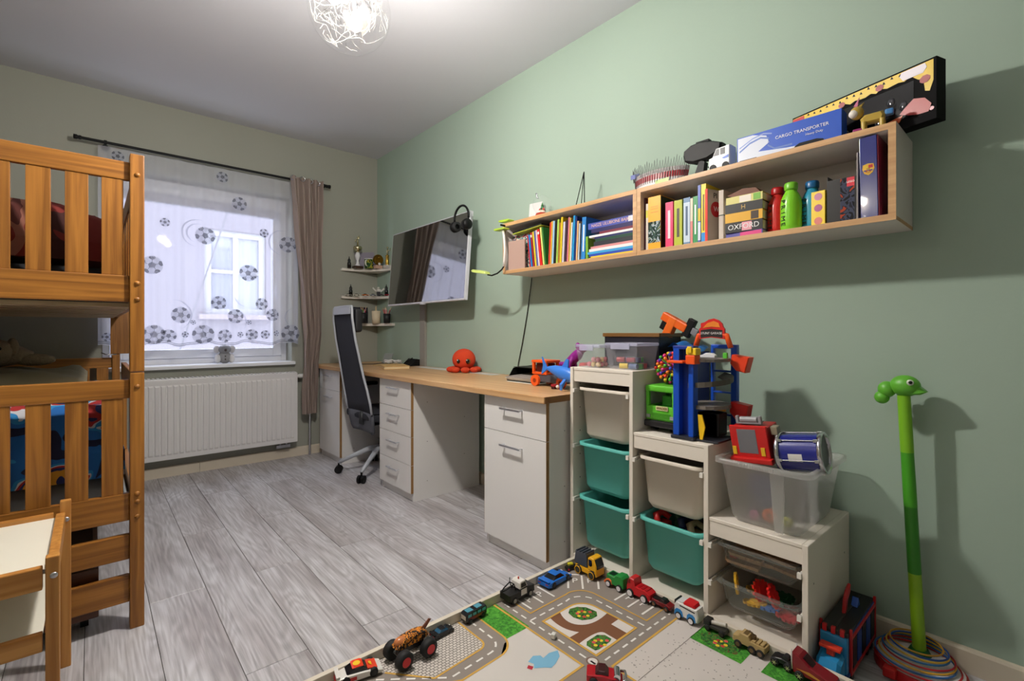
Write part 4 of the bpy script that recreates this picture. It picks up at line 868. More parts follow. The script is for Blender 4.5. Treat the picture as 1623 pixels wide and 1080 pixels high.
yc_ = thing('card_pack', 'yellow card pack with round purple pictures beside the blue bottle', 'box', (1.925, .540, BZ), (0,0,R(-6)))
MB().bev((0,0,0),(.03,.045,.125),.0015).build('carton', plastic(242,206,44), yc_)
for q, c in ((.105,(190,120,150)),(.065,(170,80,130)),(.02,(214,120,110))): MB().cyl((-.0006,.022,q),(.0003,.022,q),.013,n=18).build('picture', plastic(*c), yc_)
lb_ = thing('toy_box', 'open black toy carton with red corner logo beside the binder', 'box', (1.915, .448, BZ), (0,0,R(-3)))
m = MB(); m.box((0,0,0),(.13,.085,.003)); m.box((0,0,.003),(.002,.085,.15)); m.box((.128,0,.003),(.13,.085,.15)); m.box((.002,0,.003),(.128,.002,.15)); m.box((.002,.083,.003),(.128,.085,.165)); m.build('carton', plastic(20,18,20), lb_)
MB().box((-.0006,.004,.004),(.0002,.045,.148)).build('picture_panel', patches('space_print', [(0,(14,14,20)),(.45,(60,64,84)),(.55,(30,30,40)),(.62,(160,60,30))], 30), lb_)
MB().box((-.0010,.004,.118),(-.0005,.026,.148)).build('logo_patch', plastic(214,40,60), lb_); text('LEGO', .009, (-.0014,.015,.133), FACE_ROOM, plastic(245,240,235), lb_)
bd = thing('binder', 'thick glossy dark blue binder with club crest leaning at the right end', 'binder', (1.895, .384, BZ+.0008), (R(-1.0),0,0))
m = MB(); m.bev((0,0,0),(.21,.003,.262),.001); m.bev((0,.043,0),(.21,.046,.262),.001); m.bev((0,.001,0),(.003,.045,.262),.001); m.build('cover', mat('glossy_navy', (36,44,124), .2, coat=.5), bd)
MB().box((.006,.004,.004),(.20,.042,.255)).build('pages', PAGE, bd)
m = MB(); m.bev((.002,-.0035,.0),(.21,-.0006,.262),.001); m.build('maroon_side', mat('glossy_maroon', (120,20,48), .25), bd)
# crest: shield with stripes, cross and ball
sh_ = [(-.014,.016),(0,.019),(.014,.016),(.016,.002),(.011,-.012),(0,-.019),(-.011,-.012),(-.016,.002)]
m = MB(); m.prism([(.023+a, .155+b) for a, b in sh_], -.0012, -.0003, 'x'); m.build('crest_shield', plastic(226,178,50), bd)
def cb_(y0, y1, z0, z1, c): MB().box((-.0018,.023+y0,.155+z0),(-.0011,.023+y1,.155+z1)).build('crest_detail', plastic(*c), bd)
cb_(-.012,-.001,.004,.014,(190,30,50)); cb_(.001,.012,.004,.014,(226,190,60)); 
for i in range(5): cb_(-.011+i*.0045,-.0068+i*.0045,-.012+abs(2-i)*.003,-.0015,(30,60,160) if i % 2 == 0 else (150,20,50))
MB().cyl((-.0024,.023,.146),(-.0017,.023,.146),.0045,n=14).build('crest_detail', plastic(206,150,50), bd)
cb_(-.013,.013,-.0015,.0035,(230,190,70))
text('FCB', .005, (-.0022,.023,.1562), FACE_ROOM, plastic(60,30,20), bd)
tag(MB().bev((1.905,.4395,BZ),(2.09,.4445,BZ+.222),.001).build('grey_folder', matte(150,142,138)), 'thin grey folder squeezed between carton and binder', 'folder')
# ------------------------------------------------------------------ on top of the shelves
ZS = ZT+.0005
tag(MB().bev((-.002,-.05,0),(.002,.05,.15),.0008).build('blank_card', mat('translucent_card', (214,212,210), .6), None, (2.08,2.16,ZS), (0,R(6),R(8))), 'plain white card standing at the left end of the shelf top', 'card')
sg = thing('snow_globe', 'small snow globe with green tree on red base on the shelf', 'snow globe', (1.985, 2.00, ZS))
MB().lathe([(.0005,0),(.046,0),(.048,.008),(.040,.022),(.034,.034),(.0005,.036)], n=22).build('base', plastic(176,52,30), sg)
MB().lathe([(.0005,.0365),(.036,.0365)]+[(.055*math.sin(a),.085-.055*math.cos(a)) for a in [R(45+135*i/14) for i in range(15)]], n=28).build('dome', clear('dome_glass', (235,240,240), .95, .03, .08), sg)
m = MB(); m.cyl((0,0,.037),(0,0,.05),.026,.02,14); m.build('snow', plastic(230,214,196), sg)
m = MB(); [m.cyl((.004,0,.05+i*.014),(.004,0,.072+i*.014),.017-.004*i,.001,10) for i in range(3)]; m.build('tree', plastic(30,110,50), sg)
m = MB(); m.ball((0,.014,.058),.009,8,6); m.ball((0,-.014,.058),.008,8,6); m.build('figures', plastic(200,60,40), sg)
m = MB(); m.tube([(0,.03,.131),(0,.045,.14),(0,.040,.155),(0,.05,.162)],.005,6); m.build('bird', STEEL, sg)
hs = thing('plate_stand', 'thin black wire stand forming a tall triangle on the shelf', 'stand', (1.995, 1.735, ZS))
m = MB(); m.tube([(0,.02,.004),(0,-.045,.20),(0,-.047,.203),(0,-.050,.004)],.0026,6); m.tube([(.05,.02,.004),(0,-.045,.20)],.0022,6); m.build('frame', BLACK, hs)
MB().bev((-.012,-.055,0),(.055,.045,.006),.002).build('foot', BLACK, hs)
# paper crown stuck with upright pins
pcw = thing('paper_headdress', 'curved white and red paper headdress with upright wire loops', 'headdress', (1.985, 1.270, ZS))
def cr(u, v, r=.145): a = R(100+160*u); rr = r+.02*v; return (.075+rr*.55*math.cos(a), -rr*math.sin(R(180)-a)*-1*0+rr*math.cos(a-PI/2)*-1*0+(u-.5)*-.30, .0)
def crown_pt(u, z, k=0.0):
    a = (u-.5)*R(150); return (.02-(.085+k)*math.cos(a)+.085, -(.135+.16*z+k)*math.sin(a), z)
m = MB(); N = 40
vs = [crown_pt(i/N, z, k) for k in (0, .001) for z in (.0, .108) for i in range(N+1)]; n1 = N+1
fs = []
for i in range(N): fs += [(i, i+1, n1+i+1, n1+i), (2*n1+i, 3*n1+i, 3*n1+i+1, 2*n1+i+1), (n1+i, n1+i+1, 3*n1+i+1, 3*n1+i), (i, 2*n1+i, 2*n1+i+1, i+1)]
m.add(vs, fs); m.build('paper_band', matte(226,220,220), pcw)
for i in range(30):
    u = (i+.5)/30
    q = MB(); a, b = crown_pt(u-.013,.062,.0022), crown_pt(u+.013,.062,.0022); c, d = crown_pt(u+.013,.088,.0022), crown_pt(u-.013,.088,.0022)
    q.add([a,b,c,d], [(0,1,2,3)]); q.build('red_print', plastic(176,30,44), pcw)
    q = MB(); p0, p1 = Vector(crown_pt(u,.05,.0035)), Vector(crown_pt(u,.150+.008*math.sin(i*1.7),.0035)); sd = Vector((0,.004,0))
    q.tube([p0, p0*.35+p1*.65-sd, p1, p0*.35+p1*.65+sd, p0*.6+p1*.4+sd],.0011,5); q.build('wire_loop', mat('dark_wire', (90,88,92), .4, metal=.6), pcw)
a = crown_pt(.16,.10,.006); MB().cb((a[0],a[1],a[2]+.012),(.002,.05,.022)).build('blue_tab', plastic(110,120,180), pcw); a = crown_pt(.62,.045,.006); MB().cb(a,(.002,.07,.022)).build('green_tab', plastic(170,196,110), pcw)
# pistol-grip remote control
rc = thing('remote_control', 'black pistol-grip toy remote control on the shelf', 'remote control', (2.0, 1.02, ZS))
MB().prism([(.045,0),(-.002,0),(-.012,.075),(.012,.085)], -.016, .016, 'x').build('grip', BLACK, rc)
m = MB(); m.hull([(.085,.120),(.078,.095),(.04,.080),(-.03,.082),(-.085,.105),(-.09,.135),(-.05,.152),(.0,.165),(.05,.160),(.082,.142)], .05, .008, 'x'); m.build('housing', BLACK, rc)
m = MB(); m.cyl((.028,.02,.125),(.040,.02,.125),.028,n=20); m.build('steering_wheel', mat('dark_rubber', (34,34,36), .7), rc)
MB().tube([(0,-.03,.08),(0,-.045,.055),(0,-.02,.05)],.004,6).build('trigger', BLACK, rc); MB().bev((-.014,-.03,.158),(.014,.03,.170),.004).build('top_panel', mat('dark_rubber', (34,34,36), .7), rc)
# white toy cab
tcb = thing('toy_truck_cab', 'white toy truck cab with blue stripes beside the transporter box', 'toy truck', (1.955, .915, ZS))
m = MB(); m.hull([(.045,.012),(.045,.055),(.030,.06),(.015,.092),(-.042,.096),(-.042,.012)], .062, .004, 'x'); m.build('cab', plastic(232,232,234), tcb)
MB().prism([(.024,.062),(.012,.088),(.001,.088),(.001,.062)], -.0316, .0316, 'x').build('side_window', plastic(26,28,34), tcb); MB().prism([(-.004,.062),(-.004,.088),(-.024,.088),(-.024,.062)], -.0316, .0316, 'x').build('side_window', plastic(26,28,34), tcb)
MB().prism([(-.01,.048),(-.038,.056),(-.038,.044),(-.02,.042)], -.0318, .0318, 'x').build('blue_stripe', plastic(40,90,190), tcb)
for yy in (.026, -.026):
    for xx in (-.034, .024): MB().cyl((xx,yy,.0145),(xx+.010,yy,.0145),.0142,n=16).build('wheel', BLACK, tcb)
# blue transporter carton
cg = thing('transporter_box', 'blue and white truck carton lettered CARGO TRANSPORTER on the shelf', 'box', (1.93, .492, ZS))
CGL, CGH, CGD = .354, .108, .062
m = MB(); m.bev((0,0,0),(CGD,CGL,CGH),.0015); m.build('carton', plastic(34,84,190), cg)
m = MB()
m.prism([(.03,.010),(CGL-.004,.003),(CGL-.004,CGH-.004),(CGL-.06,CGH-.004),(CGL-.11,CGH-.02),(CGL-.12,.06),(CGL-.08,.035),(CGL-.18,.022)], -.0006, .0004, 'x'); m.build('pale_panel', plastic(206,212,226), cg)
def swirl(pts, w, c):
    v_ = []; 
    for i, (a, b) in enumerate(pts): v_ += [(-.0010, a, b-w/2), (-.0010, a, b+w/2)]
    MB().add(v_, [(2*i, 2*i+2, 2*i+3, 2*i+1) for i in range(len(pts)-1)]).build('swirl', plastic(*c), cg)
swirl([(CGL-.01,.05),(CGL-.05,.075),(CGL-.09,.085),(CGL-.12,.075),(CGL-.115,.05),(CGL-.14,.03),(CGL-.2,.03)], .007, (90,120,190)); swirl([(CGL-.01,.065),(CGL-.06,.09),(CGL-.10,.098),(CGL-.13,.09)], .005, (130,150,206))
text('CARGO TRANSPORTER', .0165, (-.0012,.125,.068), FACE_ROOM, plastic(236,238,244), cg); text('Heavy Duty', .0115, (-.0012,.083,.050), FACE_ROOM, plastic(236,238,244), cg)
MB().prism([(.045,.002),(.055,.02),(.075,.026),(.13,.026),(.145,.018),(.155,.002)], -.0012, .0002, 'x').build('dark_window', BLACK, cg); MB().box((-.0012,CGL-.075,.002),(.0002,CGL-.01,.016)).build('dark_strip', BLACK, cg)
# black display carton behind, turned a little and overhanging the end
an_ = math.atan2(.15, .455)
bb_ = thing('display_box', 'long black and yellow toy display box overhanging the shelf end', 'box', (1.955, .250, ZS), (0,0,-an_))
BLn, BHt, BDp = .478, .192, .05
MB().bev((0,0,0),(BDp,BLn,BHt),.0015).build('carton', mat('matte_black_card', (12,11,13), .7, spec=.12), bb_)
zig = [(.0,BHt-.004)]; 
m = MB(); edge = []
for i in range(25): edge.append((.07+i*(.405/24), BHt-.030-.010*abs(math.sin(i*1.3))-(.0)))
m.prism([(.475,BHt-.006),(.008,BHt-.006),(.008,BHt-.07),(.018,BHt-.10),(.030,BHt-.095),(.034,BHt-.06),(.05,BHt-.05)]+edge+[(.475,BHt-.028)], -.0006, .0004, 'x'); m.build('yellow_border', plastic(222,186,30), bb_)
for i in range(16):
    yy = .07+i*.024; MB().prism([(yy,BHt-.022+(i % 3)*.003),(yy+.010,BHt-.020+(i % 3)*.003),(yy+.005,BHt-.012+(i % 3)*.003)], -.0010, -.0005, 'x').build('black_fleck', BLACK, bb_)
for yy, zz, w_ in ((.16,BHt-.026,.026),(.285,BHt-.030,.024),(.03,BHt-.058,.03)):
    MB().prism([(yy+w_*.5*math.cos(a), zz+w_*.42*math.sin(a)) for a in [R(22.5+45*k) for k in range(8)]], -.0016, -.0008, 'x').build('badge', plastic(150,26,20), bb_)
MB().prism([(.03,BHt-.008),(.095,BHt-.008),(.10,BHt-.02),(.09,BHt-.036),(.035,BHt-.036),(.025,BHt-.022)], -.0018, -.0008, 'x').build('sticker', plastic(230,222,230), bb_)
MB().box((-.0016,BLn-.05,BHt-.028),(-.0006,BLn-.004,BHt-.008)).build('logo_patch', plastic(190,30,36), bb_)
MB().bev((-.0012,.06,.03),(.0006,.40,BHt-.048),.0005).build('window_film', mat('dark_gloss_film', (10,10,12), .1, spec=.3), bb_)
r8 = random.Random(8)
for i in range(9): MB().ball((.0,.09+i*.036,.075+.03*math.sin(i*2.1)),(.004,.014,.016),10,6).build('moulded_bubble', mat('clear_blister', (44,44,50), .1), bb_)
MB().prism([(.012,.05),(.03,.075),(.06,.085),(.085,.065),(.10,.05),(.075,.038),(.05,.03),(.02,.028)], -.0028, -.0014, 'x').build('red_splash', plastic(164,32,26), bb_); MB().prism([(.09,.045),(.15,.035),(.17,.018),(.14,.012),(.10,.025)], -.0026, -.0014, 'x').build('orange_splash', plastic(196,80,24), bb_)
MB().cyl((-.0016,.012,.035),(-.0006,.012,.035),.006,n=12).build('print_dot', plastic(226,170,180), bb_)
# golden toy puppy
pu = thing('toy_puppy', 'golden toy puppy with white mask standing on the shelf edge', 'figurine', (1.925, .405, ZS), (0,0,R(8)))
GT = plastic(190,160,70, .35)
MB().hull([(.028,.026),(-.030,.026),(-.034,.042),(-.028,.056),(.02,.054),(.032,.042)], .036, .008, 'x').build('body', GT, pu)
m = MB(); m.ball((0,.042,.070),(.022,.020,.021),16,10); m.build('head', GT, pu); MB().ball((-.010,.048,.066),(.014,.016,.014),12,8).build('mask', plastic(222,214,206), pu)
MB().prism([(.040,.086),(.034,.116),(.050,.090)], -.012, -.004, 'x').build('ear', plastic(214,130,160), pu); MB().prism([(.032,.086),(.022,.104),(.042,.092)], .006, .014, 'x').build('ear', GT, pu)
for yy in (.022, -.026):
    for xx in (-.013, .013): MB().cyl((xx,yy,0),(xx,yy,.030),.007,.008,10).build('leg', GT, pu)
MB().bev((-.02,.026,0),(.02,.052,.012),.004).build('paw_cuff', plastic(150,40,110), pu); MB().bev((-.012,-.055,.040),(.012,-.032,.058),.005).build('tail_pack', plastic(70,130,190), pu)
# ------------------------------------------------------------------ clip lamp
LIME = plastic(176,206,60, .4)
cl = thing('clip_lamp', 'lime clip-on lamp with bent white neck at the left shelf end', 'lamp', (1.885, 2.20, ZT-.01))
MB().hull([(-.045,.012),(-.035,.018),(.05,.022),(.062,.016),(.05,.010),(-.02,.004)], .045, .004, 'y').xf(Matrix.Rotation(R(90),4,'Z')).build('upper_jaw', LIME, cl, (0.02,.02,.014))
MB().hull([(-.05,-.022),(-.04,-.014),(.05,-.010),(.06,-.016),(.048,-.022)], .045, .004, 'y').xf(Matrix.Rotation(R(90),4,'Z')).build('lower_jaw', LIME, cl, (-.02,.02,-.012))
MB().cyl((-.03,.02,-.004),(.03,.02,-.004),.006,n=10).build('spring_pin', BLACK, cl)
MB().tube([(-.02,.01,-.03),(-.022,-.004,-.09),(-.024,-.012,-.16),(-.024,-.006,-.22),(-.022,.0,-.255)],.0075,10).build('neck', plastic(222,216,210), cl)
MB().tube([(-.022,.0,-.255),(-.03,.012,-.275),(-.04,.04,-.295),(-.05,.08,-.305),(-.055,.115,-.298)],.0045,8).build('flexible_arm', BLACK, cl)
MB().hull([(.10,-.010),(.105,.004),(.16,.012),(.235,.016),(.25,.008),(.235,-.002),(.16,-.008)], .045, .005, 'x').build('lamp_head', plastic(206,224,120), cl, (-.058,.01,-.295), (R(6),0,0))
# ------------------------------------------------------------------ stepped storage unit
TX0, TX1 = 1.684, 2.124
TWH = mat('storage_white', (226,218,206), .5)
tf = thing('toy_storage_unit', 'white stepped storage frame with pull-out plastic bins', 'storage unit', (TX0, .518, 0))
TD_ = TX1-TX0; PT = .018
ys = [0, .3235, .6465, .992]; hs_ = [.433, .69, .94]     # local y of the panels, heights of the bays
def tp(nm, a, b, r=.0015): return MB().bev(a, b, r, 1).build(nm, TWH, tf)
tp('side_panel', (0,0,.001),(TD_,PT,hs_[0])); tp('side_panel', (0,ys[1],.001),(TD_,ys[1]+PT,hs_[1])); tp('side_panel', (0,ys[2],.001),(TD_,ys[2]+PT,hs_[2])); tp('side_panel', (0,ys[3]-PT,.001),(TD_,ys[3],hs_[2]))
bays = [(ys[0]+PT, ys[1]), (ys[1]+PT, ys[2]), (ys[2]+PT, ys[3]-PT)]
for (a, b), h_ in zip(bays, hs_):
    tp('top_board', (.004,a+.0005,h_-.014),(TD_,b-.0005,h_-.001)); tp('front_apron', (.006,a+.0005,h_-.066),(.022,b-.0005,h_-.0145)); tp('bottom_board', (.002,a+.0005,.06),(TD_,b-.0005,.075)); tp('kick_board', (.006,a+.0005,.001),(.018,b-.0005,.0595)); tp('back_board', (TD_-.006,a+.0005,.0755),(TD_-.001,b-.0005,h_-.0145))
holes = MB()
for i in range(7): holes.cyl((.05,ys[3]-PT-.0006,.20+i*.11),(.05,ys[3]-PT+.0005,.20+i*.11),.003,n=8)
holes.build('peg_hole', plastic(60,58,56), tf)
h2 = MB()
for hx in (.05, TD_-.06): h2.cyl((hx,-.0004,.30),(hx,.0005,.30),.0035,n=8)
h2.build('screw_cap', plastic(110,104,98), tf)
RAILZ = {0: (.335,.20), 1: (.580,.333), 2: (.835,.580,.333)}
for bi, zs_ in RAILZ.items():
    a, b = bays[bi]
    for z in zs_:
        for s_, y in ((1, a), (-1, b)):
            m = MB(); m.box((.002,y,z-.010),(TD_-.02,y+s_*.010,z-.007)); m.box((.002,y,z+.004),(TD_-.02,y+s_*.008,z+.006)); m.box((.002,y,z-.010),(TD_-.02,y+s_*.002,z+.006)); m.box((-.006,y+s_*.001,z-.011),(.006,y+s_*.013,z+.006)); m.build('bin_rail', plastic(232,228,220), tf)
def bin_mesh(w, d, h, t=.003, taper=.024, r=.035, rim=.012):
    """tub hanging by its rim: rim top at z=0"""
    def loop(wx, wy, rr, z, n=5):
        pts = []
        for cx, cy, a0 in ((wx/2-rr,wy/2-rr,0),(-wx/2+rr,wy/2-rr,90),(-wx/2+rr,-wy/2+rr,180),(wx/2-rr,-wy/2+rr,270)):
            for i in range(n+1): a = math.radians(a0+90*i/n); pts.append((cx+rr*math.cos(a), cy+rr*math.sin(a), z))
        return pts
    L = [loop(d,w,r,-rim), loop(d,w,r,0), loop(d-2*rim,w-2*rim,r,0), loop(d-2*rim-2*t,w-2*rim-2*t,r,-.004), loop(d-2*taper-2*t,w-2*taper-2*t,r,-h+.02), loop(d-2*taper-.03,w-2*taper-.03,r*.8,-h+t)]
    O = [loop(d,w,r,-rim), loop(d-2*rim,w-2*rim,r,-rim), loop(d-2*taper,w-2*taper,r,-h+.02), loop(d-2*taper-.024,w-2*taper-.024,r*.8,-h)]
    m = MB(); m.smooth = True; n = len(L[0])
    for S, flip in ((L, 1), (O, 0)):
        vs = [p for l in S for p in l]; fs = []
        for k in range(len(S)-1):
            for i in range(n): f = (k*n+i, k*n+(i+1) % n, (k+1)*n+(i+1) % n, (k+1)*n+i); fs.append(f)
        fs.append(tuple(range((len(S)-1)*n, len(S)*n))); m.add(vs, fs)
    return m
BW = .302
TEAL = mat('teal_bin_plastic', (88,180,170), .55); WBIN = mat('white_bin_plastic', (212,202,188), .5)
def put_bin(bi, z, h, material, label, dx=.0):
    a, b = bays[bi]; w = (b-a)-.006
    t = thing('storage_bin', label, 'bin', (TX0+.012+.205+dx, .518+(a+b)/2, z), group='pull-out bins of the stepped storage unit')
    bin_mesh(w-.018, .41, h).build('tub', material, t)
    m = MB()
    for s_ in (-1, 1): m.bev((-.18,s_*(w/2-.0085),-.004),(.18,s_*(w/2-.0025),0),.001)
    m.build('hanging_rim', material, t)
    return t
put_bin(2, .848, .232, WBIN, 'white plastic bin at the top of the tallest storage column'); put_bin(2, .594, .215, TEAL, 'teal bin in the middle of the tallest storage column'); put_bin(2, .347, .225, TEAL, 'teal bin at the bottom of the tallest storage column')
put_bin(1, .596, .210, WBIN, 'white plastic bin at the top of the middle storage column'); put_bin(1, .346, .212, TEAL, 'teal bin full of toys at the bottom of the middle column')
MESHB = clear('smoky_mesh_plastic', (170,178,172), .88, .4, .05)
put_bin(0, .349, .085, MESHB, 'clear bin of wooden train track under the lowest step'); put_bin(0, .214, .098, MESHB, 'clear mesh bin of waffle blocks at the bottom of the lowest step')
for z in (.349, .214): pass
TRK = wood('track_beech', (150,110,76), (186,146,108), 2, 1)
rt = random.Random(3)
for i in range(12):
    L = .10+.03*rt.random(); p = [(-L/2,-.016),(L/2,-.016),(L/2,-.005),(L/2+.008,-.006),(L/2+.012,0),(L/2+.008,.006),(L/2,.005),(L/2,.016),(-L/2,.016)]
    row, lay = i % 3, i//3
    o = MB().prism(p, 0, .010, 'z').build('train_track', TRK, None, (1.755+row*.05+.03*(lay % 2), [.735,.625][lay % 2]+.02*rt.random(), .268+lay*.0145+row*.001), (0,R(rt.uniform(-2,2)),R(90)+rt.uniform(-.28,.28)))
    tag(o, 'wooden toy train track piece in the upper clear bin', 'toy track', 'wooden track pieces in the clear bin')
def waffle(x, y, z, c, label, rot):
    m = MB(); w = .028
    p = []
    side = [(-w,-w),(-w*.6,-w),(-w*.6,-w*1.28),(-w*.2,-w*1.28),(-w*.2,-w),(w*.2,-w),(w*.2,-w*1.28),(w*.6,-w*1.28),(w*.6,-w),(w,-w)]
    for k in range(4):
        ca, sa = math.cos(k*PI/2), math.sin(k*PI/2); p += [(a*ca-b*sa, a*sa+b*ca) for a, b in side[:-1]]
    m.prism(p, -.004, .004, 'z'); m.box((-.012,-.012,.004),(.012,.012,.006))
    tag(m.build('waffle_block', plastic(*c), None, (x,y,z), rot), label, 'toy block', 'plastic waffle blocks in the mesh bin')
waffle(1.765,.775,.190,(236,186,40),'yellow waffle block sticking out at the left of the mesh bin',(R(80),R(20),.3)); waffle(1.79,.70,.185,(226,40,34),'red waffle block sticking up in the mesh bin',(R(70),R(10),-.4)); waffle(1.765,.65,.195,(222,32,30),'red waffle block at the centre of the mesh bin',(R(66),R(-14),.2))
for i, (x, y, c, n_) in enumerate(((1.775,.715,(230,180,40),'yellow'),(1.78,.665,(60,110,180),'blue'),(1.775,.61,(190,50,60),'crimson'),(1.835,.60,(170,40,50),'dark red'),(1.86,.74,(222,170,50),'amber'),(1.885,.66,(30,90,50),'green'))):
    waffle(x, y, .140, c, n_+' waffle block lying low in the mesh bin', (R(rt.uniform(-12,12)),R(rt.uniform(-12,12)),rt.uniform(0,1.5)))
tag(MB().bev((1.80,.740,.271),(1.84,.765,.30),.003).build('toy_block', plastic(206,206,214)), 'pale block beneath the wooden train track', 'toy block'); tag(MB().bev((1.76,.775,.271),(1.82,.800,.305),.006).build('toy_block', plastic(190,40,36)), 'red block in the corner of the train track bin', 'toy block')
# toys heaped in the lowest teal bin
for i, (x, y, c, lb) in enumerate(((1.80,1.10,(196,40,40),'red toy piece poking out of the lower teal bin'),(1.82,1.00,(40,50,90),'navy toy piece in the lower teal bin'),(1.80,.95,(150,130,100),'tan toy piece in the lower teal bin'),(1.88,1.05,(50,90,60),'green toy piece in the lower teal bin'),(1.88,.93,(90,80,76),'grey brown toy piece in the lower teal bin'))):
    m = MB(); m.tube([(-.03,0,0),(-.01,.02,.02),(.02,.01,.03),(.03,-.02,.012)],[.014,.016,.014,.012],8); m.bev((-.035,-.03,-.16),(.03,.02,.002),.006); tag(m.build('toy_piece', plastic(*c), None, (x,y,.312)), lb, 'toy')
# ------------------------------------------------------------------ on the tallest column
CLEARB = clear('clear_box_plastic', (214,216,226), .84, .2, .08); CLID = clear('clear_lid_plastic', (206,208,232), .60, .25, .1)
def clear_box(x0, y0, dx, dy, dz, label, rot=0):
    t = thing('snap_box', label, 'storage box', (x0, y0, .9405), rot, 'clear boxes on the storage unit'); k = .012
    m = MB(); vs = [(k,k,0),(dx-k,k,0),(dx-k,dy-k,0),(k,dy-k,0),(0,0,dz-.014),(dx,0,dz-.014),(dx,dy,dz-.014),(0,dy,dz-.014)]
    m.add(vs, [(0,3,2,1),(0,1,5,4),(1,2,6,5),(2,3,7,6),(3,0,4,7)]); m.build('tub', CLEARB, t)
    MB().bev((-.004,-.004,dz-.014),(dx+.004,dy+.004,dz),.005).build('lid', CLID, t)
    MB().bev((-.010,dy*.2,dz-.028),(-.005,dy*.8,dz-.002),.003).build('clip', CLID, t)
    return t
clear_box(1.715, 1.365, .13, .135, .105, 'small clear box of pastel beads on the tallest storage column')
clear_box(1.735, 1.178, .16, .165, .115, 'clear snap-lid box of building blocks on the tallest storage column')
bc = [(90,110,150),(80,150,80),(206,80,76),(230,200,60),(110,130,170),(60,140,70),(200,70,90),(120,126,160),(90,160,90),(190,60,60),(100,120,170),(70,130,90)]
names = 'slate blue|leaf green|coral|yellow|grey blue|mid green|rose|lavender|pale green|brick red|steel blue|dark green'.split('|')
for i, c in enumerate(bc):
    r_, l_ = i % 6, i//6
    m = MB(); m.bev((-.010,-.020 if i % 2 else -.014,0),(.014,.020 if i % 2 else .014,.022),.002)
    if i % 3 == 0: m = MB(); m.cyl((0,-.018,.012),(0,.018,.012),.0118,n=14)
    tag(m.build('building_block', plastic(*c), None, (1.765+.034*(r_ % 3)+.02*l_, 1.215+.052*(r_//3)+.028*l_, .942+.026*l_+(0)), (0,0,(i*.3) % .5)), names[i]+' building block inside the clear snap-lid box', 'toy block', 'blocks in the clear box')
for i in range(14):
    r9 = random.Random(i); c = [(226,196,150),(214,130,140),(230,160,160),(206,180,120),(190,110,120)][i % 5]
    tag(MB().ball((0,0,.012),.012,10,8).build('bead', plastic(*c), None, (1.745+.026*(i % 3)+.004*r9.random(), 1.395+.026*((i//3) % 3), .942+.022*(i//9))), 'pastel bead inside the small clear box', 'bead', 'pastel beads in the small clear box')
ps = thing('toy_basket', 'dark plastic basket with bronze rim behind the clear boxes', 'basket', (1.912, 1.185, .9405))
m = MB(); m.bev((0,0,0),(.19,.30,.004),.002); m.box((0,0,.004),(.004,.30,.14)); m.box((.186,0,.004),(.19,.30,.14)); m.box((.004,0,.004),(.186,.004,.14)); m.box((.004,.296,.004),(.186,.30,.14)); m.build('body', plastic(30,30,40), ps)
m = MB(); m.bev((-.008,-.008,.140),(.0,.308,.158),.003); m.bev((.19,-.008,.140),(.198,.308,.158),.003); m.bev((0,-.008,.140),(.19,0,.158),.003); m.bev((0,.30,.140),(.19,.308,.158),.003); m.build('rim', plastic(120,84,40), ps)
# blue case + toy blaster
bc_ = thing('blue_case', 'blue toy case with crumpled blue cover beside the tower', 'case', (1.885, 1.045, .692))
MB().bev((.06,0,0),(.22,.115,.325),.006).build('body', plastic(24,44,120), bc_)
MB().grid(12, 12, lambda u, v: (.055+u*.17, -.002+v*.118, .332+.014*math.sin(u*9+v*4)*.6+.03*v+.01*math.sin(v*11))).build('cover', plastic(30,110,190), bc_)
ng = thing('toy_blaster', 'orange and black toy blaster lying on top of the blue case', 'toy gun', (2.01, 1.205, 1.082), (R(28),0,0))
MB().bev((-.02,-.02,.0),(.02,.02,.10),.006).build('grip', plastic(238,110,30), ng); MB().bev((-.018,-.075,.06),(.018,.06,.10),.006).build('barrel', plastic(240,100,24), ng); MB().bev((-.014,-.10,.045),(.014,-.065,.13),.004).build('stock', BLACK, ng); MB().bev((-.010,.02,.02),(.010,.05,.065),.004).build('guard', BLACK, ng); MB().bev((-.012,-.13,.07),(.012,-.10,.10),.003).build('muzzle', plastic(130,130,136), ng)
# spiky expanding ball on the green truck
sb = thing('spiky_ball', 'multicoloured spiky expanding ball on top of the green toy truck', 'toy ball', (1.862, 1.090, .950))
r5 = random.Random(11); cols = [(240,60,40),(230,200,40),(70,180,60),(220,50,140),(60,60,180),(245,130,30)]
MB().ball((0,0,0),.030,12,8).build('core', plastic(150,40,90), sb)
for i in range(96):
    zz = 1-2*(i+.5)/96; a = i*2.39996; rr = math.sqrt(1-zz*zz); d = Vector((rr*math.cos(a), rr*math.sin(a), zz)); p = d*(.060+.006*r5.random())
    m = MB(); m.cyl(d*.028, p, .0034, .0034, 6); m.ball(p, .0078, 8, 6); m.build('spike', plastic(*cols[i % 6]), sb)
